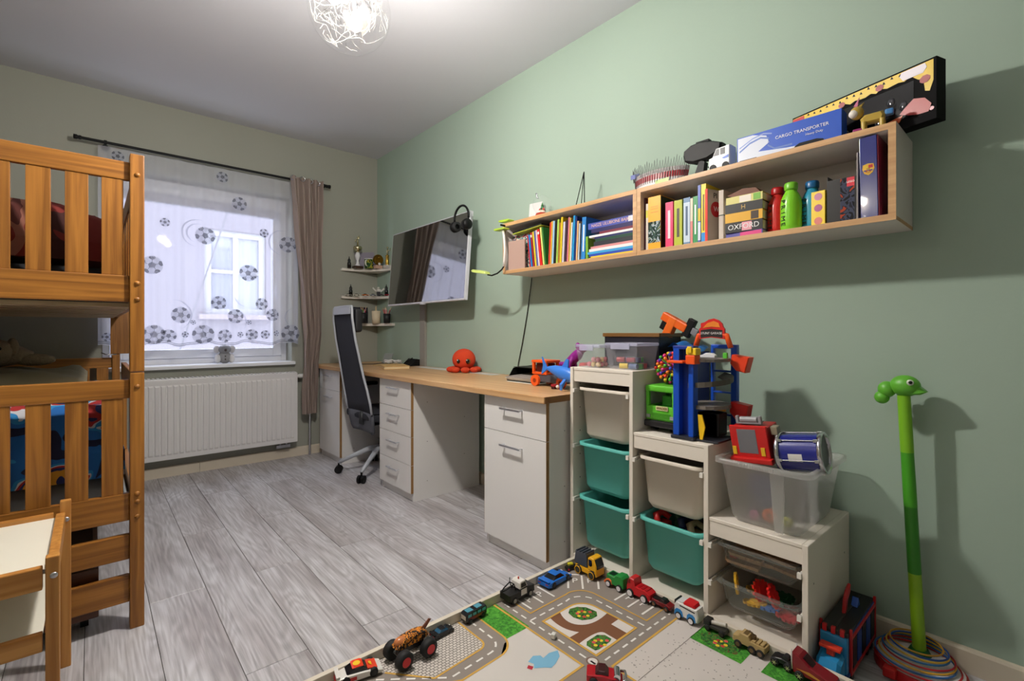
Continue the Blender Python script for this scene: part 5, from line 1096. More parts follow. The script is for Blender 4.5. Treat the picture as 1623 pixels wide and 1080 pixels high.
# green toy truck
GRN = plastic(96,190,50, .35)
gt = thing('toy_truck', 'large bright green toy truck with open cab on the middle step', 'toy truck', (1.765, 1.020, .691))
W2, D2 = .135, .17
m = MB(); m.bev((0,0,.045),(.02,W2,.105),.006); m.bev((.0,0,.09),(D2,.012,.105),.004); m.bev((.0,W2-.012,.09),(D2,W2,.105),.004); m.bev((.004,0,.045),(D2,.010,.095),.003); m.bev((.004,W2-.010,.045),(D2,W2,.095),.003); m.bev((.0,.0,.105),(.016,.014,.165),.003); m.bev((.0,W2-.014,.105),(.016,W2,.165),.003); m.bev((D2-.016,0,.105),(D2,W2,.165),.004); m.build('cab', GRN, gt)
MB().bev((-.003,-.003,.163),(D2,W2+.003,.190),.010,3).build('roof', GRN, gt)
MB().bev((.022,.012,.05),(D2-.018,W2-.012,.10),.004).build('interior', plastic(40,120,34), gt); MB().bev((.05,.045,.10),(.08,.09,.145),.006).build('seat', plastic(56,150,40), gt)
MB().bev((-.004,.030,.088),(.001,.085,.106),.001).build('nameplate', plastic(206,196,150), gt); text('WADER', .014, (-.0048,.0575,.097), FACE_ROOM, plastic(110,80,40), gt)
m = MB()
for i in range(4): m.box((-.0022,.02,.052+i*.007),(.0,.105,.056+i*.007))
m.build('grille_bar', plastic(80,160,44), gt)
MB().bev((-.010,-.003,.018),(.02,W2+.003,.045),.006).build('bumper', plastic(30,30,34), gt)
for yy in (.004, W2-.022): MB().bev((-.0035,yy,.054),(.001,yy+.018,.068),.001).build('headlight', plastic(150,156,150), gt)
for yy in (.012, W2-.034):
    for xx in (.035, .13): MB().cyl((xx,yy,.0225),(xx,yy+.022,.0225),.0222,n=18).build('wheel', BLACK, gt)
# ------------------------------------------------------------------ toy garage tower
DB = plastic(22,78,190, .3); DBD = plastic(20,50,140, .35); GRYD = plastic(120,112,106, .5); ORG = plastic(240,86,24); RED = plastic(206,32,30)
sg_ = thing('toy_garage', 'tall blue and orange toy garage tower with sign and grey decks', 'toy garage', (1.705, .825, .6905))
m = MB(); m.bev((0,.085,0),(.07,.18,.012),.003); m.bev((.02,.0,0),(.17,.165,.008),.003); m.build('base', plastic(44,46,54), sg_)
for nm, a, b in (('front_column',(.012,.150,.012),(.05,.176,.352)),('front_column',(.012,.092,.012),(.05,.112,.352))): MB().bev(a, b, .003).build(nm, DB, sg_)
m = MB(); m.box((.040,.112,.012),(.05,.150,.346)); m.bev((.012,.092,.345),(.056,.178,.360),.004); m.build('lift_shaft', DBD, sg_)
m = MB(); m.bev((.215,.112,.075),(.235,.124,.352),.003); m.bev((.215,.018,.0),(.24,.042,.352),.003); m.bev((.215,.018,.345),(.24,.124,.362),.004); m.bev((.216,.042,.25),(.236,.112,.258),.002); m.bev((.216,.042,.165),(.236,.112,.172),.002); m.bev((.216,.042,.075),(.236,.112,.082),.002); m.build('rear_frame', DB, sg_)
def deck(z, r, t, nm, a0=0, a1=360):
    m = MB(); n = 16; c = (.125,.085)
    m.prism([(c[0]+r*math.cos(R(a0+(a1-a0)*i/n)), c[1]+r*.8*math.sin(R(a0+(a1-a0)*i/n))) for i in range(n)], z, z+t, 'z'); return m.build(nm, GRYD, sg_)
deck(.298, .092, .012, 'deck'); deck(.118, .095, .014, 'deck')
m = MB(); n = 12; vs = []
for i in range(n+1):
    a = R(150+200*i/n); z = .195+.035*i/n
    for rr, dz in ((.055,0),(.10,0),(.10,.020),(.055,.004)): vs.append((.125+rr*math.cos(a), .085+rr*.85*math.sin(a), z+dz))
m.add(vs, [(4*i+k, 4*i+(k+1) % 4, 4*i+4+(k+1) % 4, 4*i+4+k) for i in range(n) for k in range(4)]+[(0,1,2,3),(4*n+3,4*n+2,4*n+1,4*n)]); m.build('spiral_ramp', plastic(84,78,70, .5), sg_)
MB().bev((-.02,.118,.293),(.05,.185,.303),.003).build('orange_ramp', ORG, sg_); m = MB(); m.bev((.0,.080,.29),(.045,.118,.325),.004); m.build('orange_bracket', ORG, sg_); m = MB(); m.bev((.0,.075,.325),(.04,.116,.352),.005); m.bev((-.006,.09,.333),(.0,.108,.358),.003); m.build('yellow_crane', plastic(240,200,40), sg_)
MB().hull([(-.03,.255),(-.045,.315),(.02,.325),(.028,.29),(.005,.262)], .05, .004, 'x').build('slide_bucket', plastic(232,66,30), sg_, (.20,.0,0)); MB().hull([(-.03,.06),(-.042,.13),(.025,.14),(.03,.10),(.0,.065)], .05, .004, 'x').build('slide_bucket', RED, sg_, (.20,.0,0))
MB().tube([(.15,.155,.352),(.15,.140,.40),(.15,.120,.405)],.011,8).build('sign_arch', ORG, sg_); MB().tube([(.15,.012,.352),(.15,.028,.40),(.15,.048,.405)],.011,8).build('sign_arch', ORG, sg_)
pg_ = [(.135,.385),(.135,.425),(.128,.432),(.128,.448),(.112,.452),(.095,.462),(.075,.466),(.055,.458),(.042,.445),(.038,.432),(.032,.425),(.032,.385),(.085,.391)]
MB().prism(pg_, .140, .150, 'x').build('sign_board', RED, sg_); MB().prism([(.128,.390),(.128,.420),(.084,.426),(.040,.420),(.040,.390),(.084,.395)], .1385, .1402, 'x').build('sign_panel', plastic(40,38,40), sg_); MB().prism([(.12,.428),(.10,.448),(.075,.456),(.055,.448),(.048,.430),(.084,.434)], .1385, .1402, 'x').build('sign_flame', plastic(226,130,40), sg_)
text('STUNT GARAGE', .0125, (.1380,.084,.4075), FACE_ROOM, plastic(226,222,220), sg_, sx=.95)
MB().prism([(.06,.008),(.05,.055),(.062,.10),(.078,.10),(.074,.05),(.07,.008)], .02, .026, 'x').build('yellow_flap', plastic(236,190,30), sg_); MB().tube([(.12,.02,.13),(.12,.07,.125),(.12,.09,.128)],[.012,.008,.011],8).build('yellow_hammer', plastic(190,150,40), sg_, (0,0,-.01)); MB().bev((.10,.03,.01),(.15,.09,.03),.008).build('red_pad', RED, sg_)
m = MB()
for q in ((.13,.085,.045),(.135,.05,.05)): m.bev((.09,q[0]-.1,.012),(.16,q[0]-.02,.10),.004)
m.build('dark_core', plastic(16,16,20), sg_)
for i, (x, y, z, c, lb) in enumerate(((.115,.085,.3105,(226,226,230),'tiny white car on the top deck of the toy garage'),(.14,.028,.3105,(90,190,60),'tiny green block on the top deck of the toy garage'))):
    m = MB()
    if i == 0: m.hull([(.032,.003),(.034,.009),(.016,.014),(.006,.020),(-.018,.020),(-.032,.012),(-.032,.003)], .022, .002, 'x')
    else: m.bev((-.006,-.008,0),(.006,.008,.022),.002)
    tag(m.build('mini_car' if i == 0 else 'toy_block', plastic(*c), None, (1.705+x,.825+y,.6905+z)), lb, 'toy')
# ------------------------------------------------------------------ translucent tub on the lowest step, with toys
FROST = clear('frosted_plastic', (230,230,226), .70, .35, .1, True)
tb2 = thing('storage_tub', 'large frosted clear tub of toys on the lowest storage step', 'storage tub', (1.875, .665, .4335))
bm_ = bin_mesh(.315, .40, .222, .003, .042, .03, .016); bm_.xf(Matrix.Translation((0,0,.222))); bm_.build('tub', FROST, tb2)
m = MB(); 
for i in range(18): m.box((-.2012,-.07+i*.008,.208),(-.1995,-.067+i*.008,.221))
m.build('grip_rib', FROST, tb2)
for y in (-.06,): MB().prism([(y-.010,.010),(y+.014,.010),(y+.030,.20),(y-.014,.20)], -.184, -.172, 'x').build('flute', FROST, tb2, (0,0,0), (0,0,0))
for i, (x, y, r_, c, lb) in enumerate(((1.775,.665,.024,(240,110,50),'orange ring toy at the bottom of the frosted tub'),(1.77,.715,.016,(220,120,170),'pink bead toy at the bottom of the frosted tub'),(1.775,.61,.018,(190,196,60),'lime toy at the bottom of the frosted tub'),(1.95,.60,.02,(206,120,80),'brown toy at the back of the frosted tub'),(1.93,.72,.022,(60,130,150),'teal toy at the back of the frosted tub'))):
    m = MB(); m.lathe([(r_*.35,-.006),(r_,-.006),(r_*1.05,0),(r_,.006),(r_*.35,.006),(r_*.35,-.006)], (0,0,0), 18, 'x'); tag(m.build('ring_toy', plastic(*c), None, (x,y,.4385+r_*1.05)), lb, 'toy')
for i, (x, y, z, s_, c, lb) in enumerate(((1.83,.705,.437,.15,(44,54,96),'navy toy box filling the frosted tub'),(1.93,.610,.437,.11,(150,146,150),'grey toy box inside the frosted tub'))):
    tag(MB().bev((x-.035,y-.045,z),(x+.05,y+.045,z+s_),.008).build('toy_carton', plastic(*c)), lb, 'toy')
# red drawing-board toy
rd = thing('toy_screen_robot', 'red toy case with grey screen sticking out of the frosted tub', 'toy', (1.79, .672, .648), (R(-6),R(-8),0))
MB().bev((0,-.006,0),(.012,.125,.125),.004).build('front_panel', RED, rd); MB().bev((.012,-.006,-.02),(.10,.125,.118),.006).build('body', plastic(160,20,22), rd)
MB().box((-.0012,.032,.025),(.0004,.098,.112)).build('screen', plastic(118,118,124, .5), rd)
for y in (.008, .108): 
    MB().bev((-.003,y,.018),(.001,y+.014,.048),.001).build('yellow_button', plastic(236,190,40), rd)
MB().bev((-.014,-.014,-.008),(.012,.135,.010),.004).build('ledge', RED, rd)
m = MB(); m.bev((.02,.02,.126),(.06,.10,.132),.002); m.bev((.02,.015,.126),(.035,.025,.155),.002); m.bev((.02,.095,.126),(.035,.105,.155),.002); m.cyl((.03,.03,.14),(.03,.09,.14),.012,n=10); m.build('grey_handle', plastic(150,150,154, .4), rd)
MB().bev((.02,-.035,.09),(.05,-.012,.12),.004).build('side_gear', plastic(140,130,110), rd)
# toy drum
dm = thing('toy_drum', 'blue toy drum with chrome hoops lying in the frosted tub', 'drum', (1.83, .580, .692), (R(90),0,R(8)))
dm.rotation_euler = (R(82), 0, R(4))
MB().cyl((0,0,-.062),(0,0,.062),.062,n=32,caps=False).build('shell', mat('drum_blue', (26,34,130), .25, coat=.4), dm)
for s_ in (-1, 1):
    MB().lathe([(.0625,s_*.064-.007),(.068,s_*.064-.007),(.069,s_*.064),(.068,s_*.064+.007),(.0625,s_*.064+.007),(.0625,s_*.064-.007)], n=32).build('hoop', CHROME, dm); MB().cyl((0,0,s_*.060),(0,0,s_*.062),.0622,n=32).build('drum_head', plastic(70,72,80), dm)
for i in range(6):
    a = R(60*i+15); m = MB(); m.cyl((.066*math.cos(a),.066*math.sin(a),-.066),(.066*math.cos(a),.066*math.sin(a),.066),.0022,n=6); m.bev((.066*math.cos(a)-.005,.066*math.sin(a)-.005,.048),(.066*math.cos(a)+.005,.066*math.sin(a)+.005,.064),.002); m.bev((.066*math.cos(a)-.005,.066*math.sin(a)-.005,-.064),(.066*math.cos(a)+.005,.066*math.sin(a)+.005,-.048),.002); m.build('tension_rod', CHROME, dm)
st_ = MB(); a0 = R(188)
vs = []
for i in range(7):
    a = a0+R(-12+24*i/6)
    for z in (-.03,.012): vs.append((.0626*math.cos(a), .0626*math.sin(a), z))
st_.add(vs, [(2*i,2*i+2,2*i+3,2*i+1) for i in range(6)]); st_.build('sticker', plastic(228,226,222), dm)
# ------------------------------------------------------------------ play tray with road mat
MZ = .055; K = .9767
ty = thing('play_tray', 'low white-rimmed tray with a printed road play mat on the floor', 'play mat', (0,0,0))
PX0, PX1, PY0, PY1 = .22, 1.672, .02, 1.452; RT = .018
RIM = mat('tray_rim_cream', (216,206,190), .5)
MB().box((PX0+RT,PY0+RT,.02),(PX1-RT,PY1-RT,MZ-.002)).build('tray_base', RIM, ty)
for nm, a, b in (('rim_board',(PX0,PY1-RT,.002),(PX1,PY1,.088)),('rim_board',(PX0,PY0,.002),(PX1,PY0+RT,.088)),('rim_board',(PX1-RT,PY0+RT,.002),(PX1,PY1-RT,.088)),('rim_board',(PX0,PY0+RT,.002),(PX0+RT,PY1-RT,.088))): MB().bev(a, b, .002).build(nm, RIM, ty)
for (a, b) in ((PX0+.06,PY0+.06),(PX1-.06,PY0+.06),(PX0+.06,PY1-.06),(PX1-.06,PY1-.06)): MB().cyl((a,b,.0),(a,b,.02),.02,n=12).build('foot', BLACK, ty)
matm = matte(206,198,192)
ML = MB().box((PX0+RT+.001,PY0+RT+.001,MZ-.002),(PX1-RT-.001,PY1-RT-.001,MZ)).build('mat', matm, ty)
ROAD = matte(140,130,122); YEL = matte(206,160,70); WHT = matte(230,226,220); GRS = patches('printed_grass', [(0,(50,120,30)),(.45,(66,146,40)),(.58,(84,164,50))], 60); BRN = matte(122,78,50); PALE = matte(216,208,202)
def clampxy(p): return (min(max(p[0]*K, PX0+RT+.002), PX1-RT-.002), min(max(p[1]*K, PY0+RT+.002), PY1-RT-.002))
def decal(pts, lvl, material, name, scaled=True):
    q = [clampxy(p) for p in pts] if scaled else pts
    m = MB(); n = len(q); z = MZ+.0003*lvl
    bm = bmesh.new(); vsb = [bm.verts.new((x, y, z)) for x, y in q]; f = bm.faces.new(vsb); bmesh.ops.triangulate(bm, faces=[f]); bm.verts.index_update()
    m.add([v.co[:] for v in bm.verts], [[v.index for v in f.verts] for f in bm.faces]); bm.free()
    return m.build(name, material, ty)
def stroke(pts, w, lvl, material, name='printed_line', closed=False):
    q = [Vector((p[0]*K, p[1]*K)) for p in pts]; n = len(q); L = []; Rr = []
    for i in range(n):
        a = q[(i-1) % n] if (closed or i > 0) else q[i]; b = q[(i+1) % n] if (closed or i < n-1) else q[i]
        d0 = (q[i]-a); d1 = (b-q[i]); d = ((d0.normalized() if d0.length else Vector((0,0)))+(d1.normalized() if d1.length else Vector((0,0))))
        if d.length < 1e-6: d = d1
        d.normalize(); nrm = Vector((-d.y, d.x)); k = 1.0
        if d0.length and d1.length: k = 1/max(.5, abs(nrm.dot(Vector((-d1.normalized().y, d1.normalized().x)))))
        L.append(q[i]+nrm*w/2*k); Rr.append(q[i]-nrm*w/2*k)
    z = MZ+.0003*lvl; lo = (PX0+RT+.002, PY0+RT+.002); hi = (PX1-RT-.002, PY1-RT-.002)
    cl_ = lambda p: (min(max(p.x, lo[0]), hi[0]), min(max(p.y, lo[1]), hi[1]), z)
    m = MB(); m.add([cl_(p) for p in L]+[cl_(p) for p in Rr], [(i, (i+1) % n, n+(i+1) % n, n+i) for i in range(n if closed else n-1)]); return m.build(name, material, ty)
def dashes(pts, w, lvl, on=.028, off=.020, material=None):
    q = [Vector(p) for p in pts]; acc = 0.0; segs = []; 
    for i in range(len(q)-1):
        a, b = q[i], q[i+1]; L = (b-a).length
        if L < 1e-6: continue
        d = (b-a)/L; s = 0.0
        while s < L:
            ph = acc % (on+off)
            if ph < on: e = min(L-s, on-ph); segs.append((a+d*s, a+d*(s+e))); 
            else: e = min(L-s, on+off-ph)
            s += max(e, 1e-5); acc += max(e, 1e-5)
    m = MB(); z = MZ+.0003*lvl
    for a, b in segs:
        d = (b-a)
        if d.length < .002: continue
        nn = Vector((-d.y, d.x)).normalized()*w/2; m.add([((p*K).x, (p*K).y, z) for p in (a+nn, b+nn, b-nn, a-nn)], [(0,1,2,3)])
    return m.build('dashed_line', material or WHT, ty)
def arc(cx, cy, r, a0, a1, n=10): return [(cx+r*math.cos(R(a0+(a1-a0)*i/n)), cy+r*math.sin(R(a0+(a1-a0)*i/n))) for i in range(n+1)]
# asphalt areas
decal([(1.189,1.48),(1.70,1.48),(1.70,.945),(1.257,.945),(1.257,-.2),(1.189,-.2)], 1, ROAD, 'printed_road')            # big block with the car park
decal([(.40,1.01),(1.19,1.01),(1.19,.945),(.40,.945)], 1, ROAD, 'printed_road'); decal([(1.19,1.02),(1.26,1.02),(1.26,.93),(1.19,.93)], 2, ROAD, 'printed_road')
# left loop road
loop_o = [(1.092,1.49),(1.092,1.30)]+arc(1.022,1.297,.07,0,-90,8)+[(.80,1.214),(.30,1.49)]
decal([(1.092,1.49),(1.092,1.30)]+arc(1.015,1.297,.077,0,-90,8)[1:]+[(.86,1.213),(.50,1.40),(.24,1.40),(.24,1.49)], 1, ROAD, 'printed_road')
cob = [(1.020,1.49),(1.020,1.33)]+arc(.985,1.325,.035,0,-90,5)[1:]+[(.80,1.276),(.695,1.40),(.60,1.49)]
COB = None
def cobble_mat():
    m = bpy.data.materials.new('printed_cobbles'); m.use_nodes = True; nt = m.node_tree; p = nt.nodes['Principled BSDF']; p.inputs['Roughness'].default_value = .75
    t = nt.nodes.new('ShaderNodeTexCoord'); b = nt.nodes.new('ShaderNodeTexBrick'); b.inputs['Scale'].default_value = 42; b.inputs['Mortar Size'].default_value = .06; b.inputs['Brick Width'].default_value = .6; b.inputs['Row Height'].default_value = .45
    b.inputs['Color1'].default_value = rgb(212,204,196); b.inputs['Color2'].default_value = rgb(196,188,180); b.inputs['Mortar'].default_value = rgb(120,112,106)
    nt.links.new(t.outputs['Object'], b.inputs['Vector']); nt.links.new(b.outputs['Color'], p.inputs['Base Color']); return m
decal(cob, 2, cobble_mat(), 'printed_cobbles')
decal([(1.20,1.49),(1.20,1.274),(1.087,1.274),(1.092,1.49)], 2, GRS, 'printed_grass')
stroke([(1.020,1.48),(1.020,1.33)]+arc(.985,1.325,.035,0,-90,5)+[(.80,1.276),(.695,1.40)], .007, 3, YEL); stroke([(1.092,1.48),(1.092,1.30)]+arc(1.015,1.297,.077,0,-90,8)+[(.86,1.213),(.55,1.37)], .007, 3, YEL)
dashes([Vector(p) for p in [(1.056,1.48),(1.056,1.31)]+arc(1.000,1.310,.056,0,-90,8)+[(.84,1.245),(.66,1.39)]], .007, 3)
# yellow edges around the crossing
stroke([(1.189,1.48),(1.189,1.011),(.42,1.011)], .008, 4, YEL); stroke([(1.70,.946),(1.257,.946),(1.257,.02)], .008, 4, YEL); stroke([(.42,.945),(1.189,.945),(1.189,.02)], .008, 4, YEL)
# square island with brown paths
isl = [(1.258,1.012),(1.258,1.262),(1.40,1.262)]+arc(1.41,1.192,.07,90,0,8)+[(1.484,1.012)]
decal(isl, 3, BRN, 'printed_path'); stroke(isl, .008, 5, YEL, closed=True)
def bez(p0, p1, p2, n=10): return [((1-t)**2*p0[0]+2*t*(1-t)*p1[0]+t*t*p2[0], (1-t)**2*p0[1]+2*t*(1-t)*p1[1]+t*t*p2[1]) for t in [i/n for i in range(n+1)]]
decal(bez((1.347,1.258),(1.305,1.19),(1.352,1.152),8)+bez((1.352,1.152),(1.39,1.122),(1.479,1.138),8)[1:]+[(1.480,1.192)]+arc(1.41,1.192,.068,6,84,7)+[(1.40,1.259)], 4, PALE, 'printed_verge')
decal([(1.263,1.257),(1.263,1.134),(1.310,1.132)]+bez((1.310,1.132),(1.272,1.18),(1.293,1.257),8)[1:], 4, PALE, 'printed_verge'); decal([(1.434,1.017),(1.434,1.085),(1.479,1.086),(1.479,1.017)], 4, PALE, 'printed_verge')
FLG = patches('printed_leaves', [(0,(24,60,20)),(.42,(44,110,34)),(.5,(60,140,44)),(.58,(110,44,36)),(.66,(50,120,40))], 90)
def flowerbed(pts, seed, z=6):
    decal(pts, z, FLG, 'printed_flowerbed'); rr = random.Random(seed); cx = sum(p[0] for p in pts)/len(pts); cy = sum(p[1] for p in pts)/len(pts); ex = max(p[0] for p in pts)-cx
    for i in range(8):
        a = i*2.4; q = ex*(.25+.5*((i*.37) % 1)); x, y = cx+q*math.cos(a), cy+q*.8*math.sin(a)
        decal(arc(x, y, .007, 0, 345, 9), z+1, matte(*[(230,206,50),(214,80,80),(226,196,40),(190,60,50)][i % 4]), 'printed_flower')
flowerbed([(1.392,1.250),(1.425,1.240),(1.448,1.215),(1.456,1.170),(1.435,1.150),(1.405,1.152),(1.372,1.170),(1.361,1.205),(1.368,1.235)], 1)
decal([(1.263,1.017),(1.263,1.090)]+bez((1.263,1.090),(1.372,1.098),(1.376,1.070),8)+[(1.376,1.017)], 4, PALE, 'printed_verge'); flowerbed([(1.275,1.030),(1.273,1.066),(1.290,1.079),(1.345,1.079),(1.366,1.060),(1.366,1.032),(1.350,1.026),(1.290,1.025)], 2)
# car park lines
stroke([(1.259,1.47),(1.259,1.33),(1.46,1.33)]+arc(1.471,1.252,.080,88,2,8)+[(1.551,1.20),(1.551,1.012),(1.70,1.012)], .006, 4, YEL)
dashes([Vector(p) for p in [(1.224,1.44),(1.224,.98)]], .007, 4); dashes([Vector(p) for p in [(1.228,1.296),(1.42,1.296)]+arc(1.440,1.222,.078,85,5,8)+[(1.518,1.18),(1.518,.98)]], .007, 4); dashes([Vector(p) for p in [(1.262,.979),(1.66,.979)]], .007, 4); dashes([Vector((1.224,.92)), Vector((1.224,.1))], .007, 4)
for a, b in (((1.55,1.401),(1.501,1.356)),((1.627,1.392),(1.543,1.312)),((1.645,1.315),(1.591,1.267)),((1.56,1.46),(1.627,1.392)),((1.627,1.392),(1.68,1.34)),((1.68,1.174),(1.573,1.174)),((1.68,1.110),(1.572,1.110)),((1.68,1.046),(1.572,1.046)),((1.282,1.45),(1.282,1.348)),((1.346,1.45),(1.346,1.348)),((1.412,1.45),(1.412,1.350))): stroke([a, b], .008, 4, WHT)
for (x, y, a) in ((1.567,1.378,-45),(1.612,1.333,-45),(1.628,1.142,-90),(1.634,1.079,-90),(1.316,1.400,0),(1.378,1.400,0)):
    Mz = Matrix.Rotation(R(a), 3, 'Z'); text('P', .052, (x*K, y*K, MZ+.0017), Mz, WHT, ty, 0.0001)
decal(arc(1.228,1.003,.022,0,345,16), 3, matte(120,96,84), 'printed_manhole'); decal(arc(1.228,1.003,.016,0,345,16), 4, PALE, 'printed_manhole')
# park, blue splash, dotted square, right hand grass
decal([(.42,1.205),(.86,1.205),(1.02,1.22),(1.07,1.262),(1.182,1.268),(1.182,1.018),(.42,1.018)], 1, matte(204,198,192), 'printed_plaza')
decal([(1.062,1.105),(1.075,1.12),(1.068,1.14),(1.10,1.150),(1.12,1.135),(1.118,1.12),(1.15,1.125),(1.182,1.115),(1.165,1.09),(1.13,1.075),(1.105,1.07),(1.09,1.085)], 3, matte(120,176,206), 'printed_splash'); decal([(1.045,1.12),(1.058,1.128),(1.066,1.112),(1.052,1.104)], 3, matte(176,30,50), 'printed_mark')
dts = MB()
for i in range(420):
    rr = random.Random(i*7+1); x, y = 1.275+.37*rr.random(), .10+.83*rr.random()
    if 1.57 < x and (.66 < y < .87 or y < .63): continue
    z = MZ+.0006; s = .0028; dts.add([(x*K-s,y*K,z),(x*K,y*K-s,z),(x*K+s,y*K,z),(x*K,y*K+s,z)], [(0,1,2,3)])
dts.build('printed_dots', matte(150,144,138), ty, kind='stuff')
stroke([(1.262,.855),(1.66,.855)], .002, 2, matte(140,132,126))
decal([(1.580,.857),(1.70,.857),(1.70,.680),(1.578,.680)], 2, GRS, 'printed_grass'); decal([(1.588,.622),(1.70,.622),(1.70,.35),(1.588,.35)], 2, GRS, 'printed_grass'); flowerbed([(1.592,.79),(1.600,.825),(1.630,.842),(1.660,.83),(1.672,.79),(1.668,.74),(1.645,.708),(1.612,.708),(1.595,.74)], 3, 3)
decal(arc(1.46,.60,.05,0,345,16), 2, matte(120,112,106), 'printed_manhole')
# ------------------------------------------------------------------ toy vehicles on the mat
RUB = plastic(22,22,24, .7)
def wheels(t, pos, r, w, hubc, tyre=RUB, hub_r=.55):
    for (x, y) in pos:
        s = 1 if y > 0 else -1
        m = MB(); m.lathe([(.0005,-w/2),(r*.82,-w/2),(r,-w/2+w*.18),(r,w/2-w*.18),(r*.82,w/2),(.0005,w/2)], (x,y,r), 18, 'y'); o = m.build('wheel', tyre, t)
        MB().cyl((x,y+s*(w/2-.0004),r),(x,y+s*(w/2+.0008),r),r*hub_r,n=14).build('hub', plastic(*hubc), o)
def vehicle(name, label, x, y, rot, cat='toy car', z=MZ):
    # stands a hair above the printed mat
    return thing(name, label, cat, (x, y, z+.0024), (0,0,rot), 'toy vehicles parked on the play mat')
def sports(t, L, W, H, col, glass=(16,18,22), r=None, hubc=(60,60,64), roofc=None, spoiler=True):
    r = r or H*.27; b = plastic(*col, rough=.25)
    MB().hull([(-L/2,H*.22),(-L/2,H*.58),(-L*.30,H*.66),(L*.12,H*.60),(L*.40,H*.46),(L/2,H*.34),(L/2,H*.16),(-L*.4,H*.12)], W, .004).build('body', b, t)
    MB().hull([(-L*.30,H*.62),(-L*.12,H*.97),(L*.06,H*.97),(L*.22,H*.56)], W*.82, .004, top=.82).build('cabin', plastic(*glass, rough=.1), t)
    MB().hull([(-L*.16,H*.955),(-L*.115,H*1.0),(L*.055,H*1.0),(L*.09,H*.94)], W*.66, .002).build('roof', plastic(*(roofc or col), rough=.25), t)
    if spoiler: m = MB(); m.bev((-L/2-.001,-W*.45,H*.72),(-L*.42,W*.45,H*.77),.001); m.bev((-L*.46,-W*.36,H*.55),(-L*.44,-W*.32,H*.73),.0005); m.bev((-L*.46,W*.32,H*.55),(-L*.44,W*.36,H*.73),.0005); m.build('spoiler', b, t)
    wheels(t, [(L*.30,W/2-.004),(L*.30,-W/2+.004),(-L*.30,W/2-.004),(-L*.30,-W/2+.004)], r, W*.2, hubc)
    for s in (-1, 1): MB().cb((L*.46,s*W*.32,H*.38),(.004,W*.16,H*.06)).build('headlight', plastic(220,220,214), t); MB().cb((-L/2,s*W*.3,H*.47),(.002,W*.2,H*.08)).build('tail_light', plastic(150,20,20), t)
# police tow truck
t = vehicle('toy_tow_truck', 'black and white toy tow truck with crane boom at the rim', 1.262, 1.408, R(2), 'toy truck')
L, W = .135, .06
MB().hull([(-.068,.016),(-.068,.040),(-.012,.040),(-.012,.046),(.030,.046),(.066,.040),(.068,.016)], W, .003).build('body', plastic(20,20,22), t)
MB().hull([(-.012,.044),(-.010,.066),(-.004,.072),(.020,.072),(.032,.046)], W*.88, .003, top=.9).build('cab', plastic(226,222,216), t)
for s in (-1, 1): MB().prism([(-.004,.050),(-.004,.066),(.016,.066),(.024,.050)], s*W*.445-.0008, s*W*.445+.0008, 'y').build('side_window', plastic(20,22,26), t); MB().prism([(-.008,.022),(-.008,.044),(.022,.044),(.022,.022)], s*W*.5-.0008, s*W*.5+.0008, 'y').build('white_door', plastic(228,224,218), t)
MB().cyl((.006,0,.072),(.006,0,.080),.003,n=8).build('beacon', plastic(200,50,30), t)
m = MB(); m.tube([(-.02,.012,.042),(-.03,.012,.068),(-.065,.008,.058),(-.085,0,.052)],.0026,6); m.tube([(-.02,-.012,.042),(-.03,-.012,.068),(-.065,-.008,.058),(-.085,0,.052)],.0026,6); m.tube([(-.03,-.012,.068),(-.03,.012,.068),(-.03,.012,.085)],.002,6); m.build('boom', BLACK, t)
wheels(t, [(.042,W/2-.004),(.042,-W/2+.004),(-.042,W/2-.004),(-.042,-W/2+.004)], .0145, .012, (170,166,156))
t = vehicle('toy_sports_car', 'bright blue toy sports car with rear wing in the car park', 1.462, 1.395, R(4)); sports(t, .150, .066, .042, (30,110,206), r=.0125)
t = vehicle('toy_buggy', 'small black and yellow toy buggy in the tray corner', 1.590, 1.422, R(-20))
MB().hull([(-.028,.008),(-.028,.016),(0,.022),(.028,.014),(.028,.008)], .024, .002).build('body', plastic(30,30,26), t); MB().bev((-.014,-.008,.018),(.010,.008,.028),.003).build('engine', plastic(206,196,40), t); wheels(t, [(.018,.014),(.018,-.014),(-.018,.014),(-.018,-.014)], .008, .006, (190,30,50))
# yellow bin lorry
t = vehicle('toy_bin_lorry', 'yellow toy lorry with grey container and big wheels', 1.618, 1.338, R(-90), 'toy truck')
YT = plastic(238,176,30, .3)
MB().hull([(-.058,.020),(-.058,.036),(.014,.036),(.014,.034),(.058,.034),(.058,.016),(-.05,.014)], .058, .003).build('chassis', YT, t)
MB().hull([(.012,.034),(.012,.084),(.020,.090),(.044,.088),(.056,.060),(.058,.034)], .056, .004).build('cab', YT, t)
MB().hull([(.040,.050),(.040,.084),(.046,.084),(.0595,.056),(.0595,.046)], .046, .002).build('windscreen', plastic(24,24,28, .15), t)
for s in (-1, 1): MB().prism([(.018,.054),(.018,.080),(.034,.080),(.038,.060),(.030,.052)], s*.0282-.0008, s*.0282+.0008, 'y').build('side_window', plastic(24,24,28, .15), t)
m = MB(); m.hull([(-.066,.044),(-.058,.094),(.006,.094),(.008,.038),(-.060,.038)], .054, .003); m.build('container', plastic(70,74,84), t)
for i in range(4): MB().cb((-.048+i*.016,0,.096),(.005,.056,.005)).build('container_rib', plastic(60,64,74), t)
wheels(t, [(.036,.030),(.036,-.030),(-.038,.030),(-.038,-.030)], .0185, .012, (44,44,40), hub_r=.5)
for (x, y) in ((.036,.0365),(.036,-.0365),(-.038,.0365),(-.038,-.0365)): MB().lathe([(.0135,-.0004),(.0165,-.0004),(.0165,.0006),(.0135,.0006),(.0135,-.0004)], (x,y,.0185), 18, 'y').build('yellow_ring', YT, t)
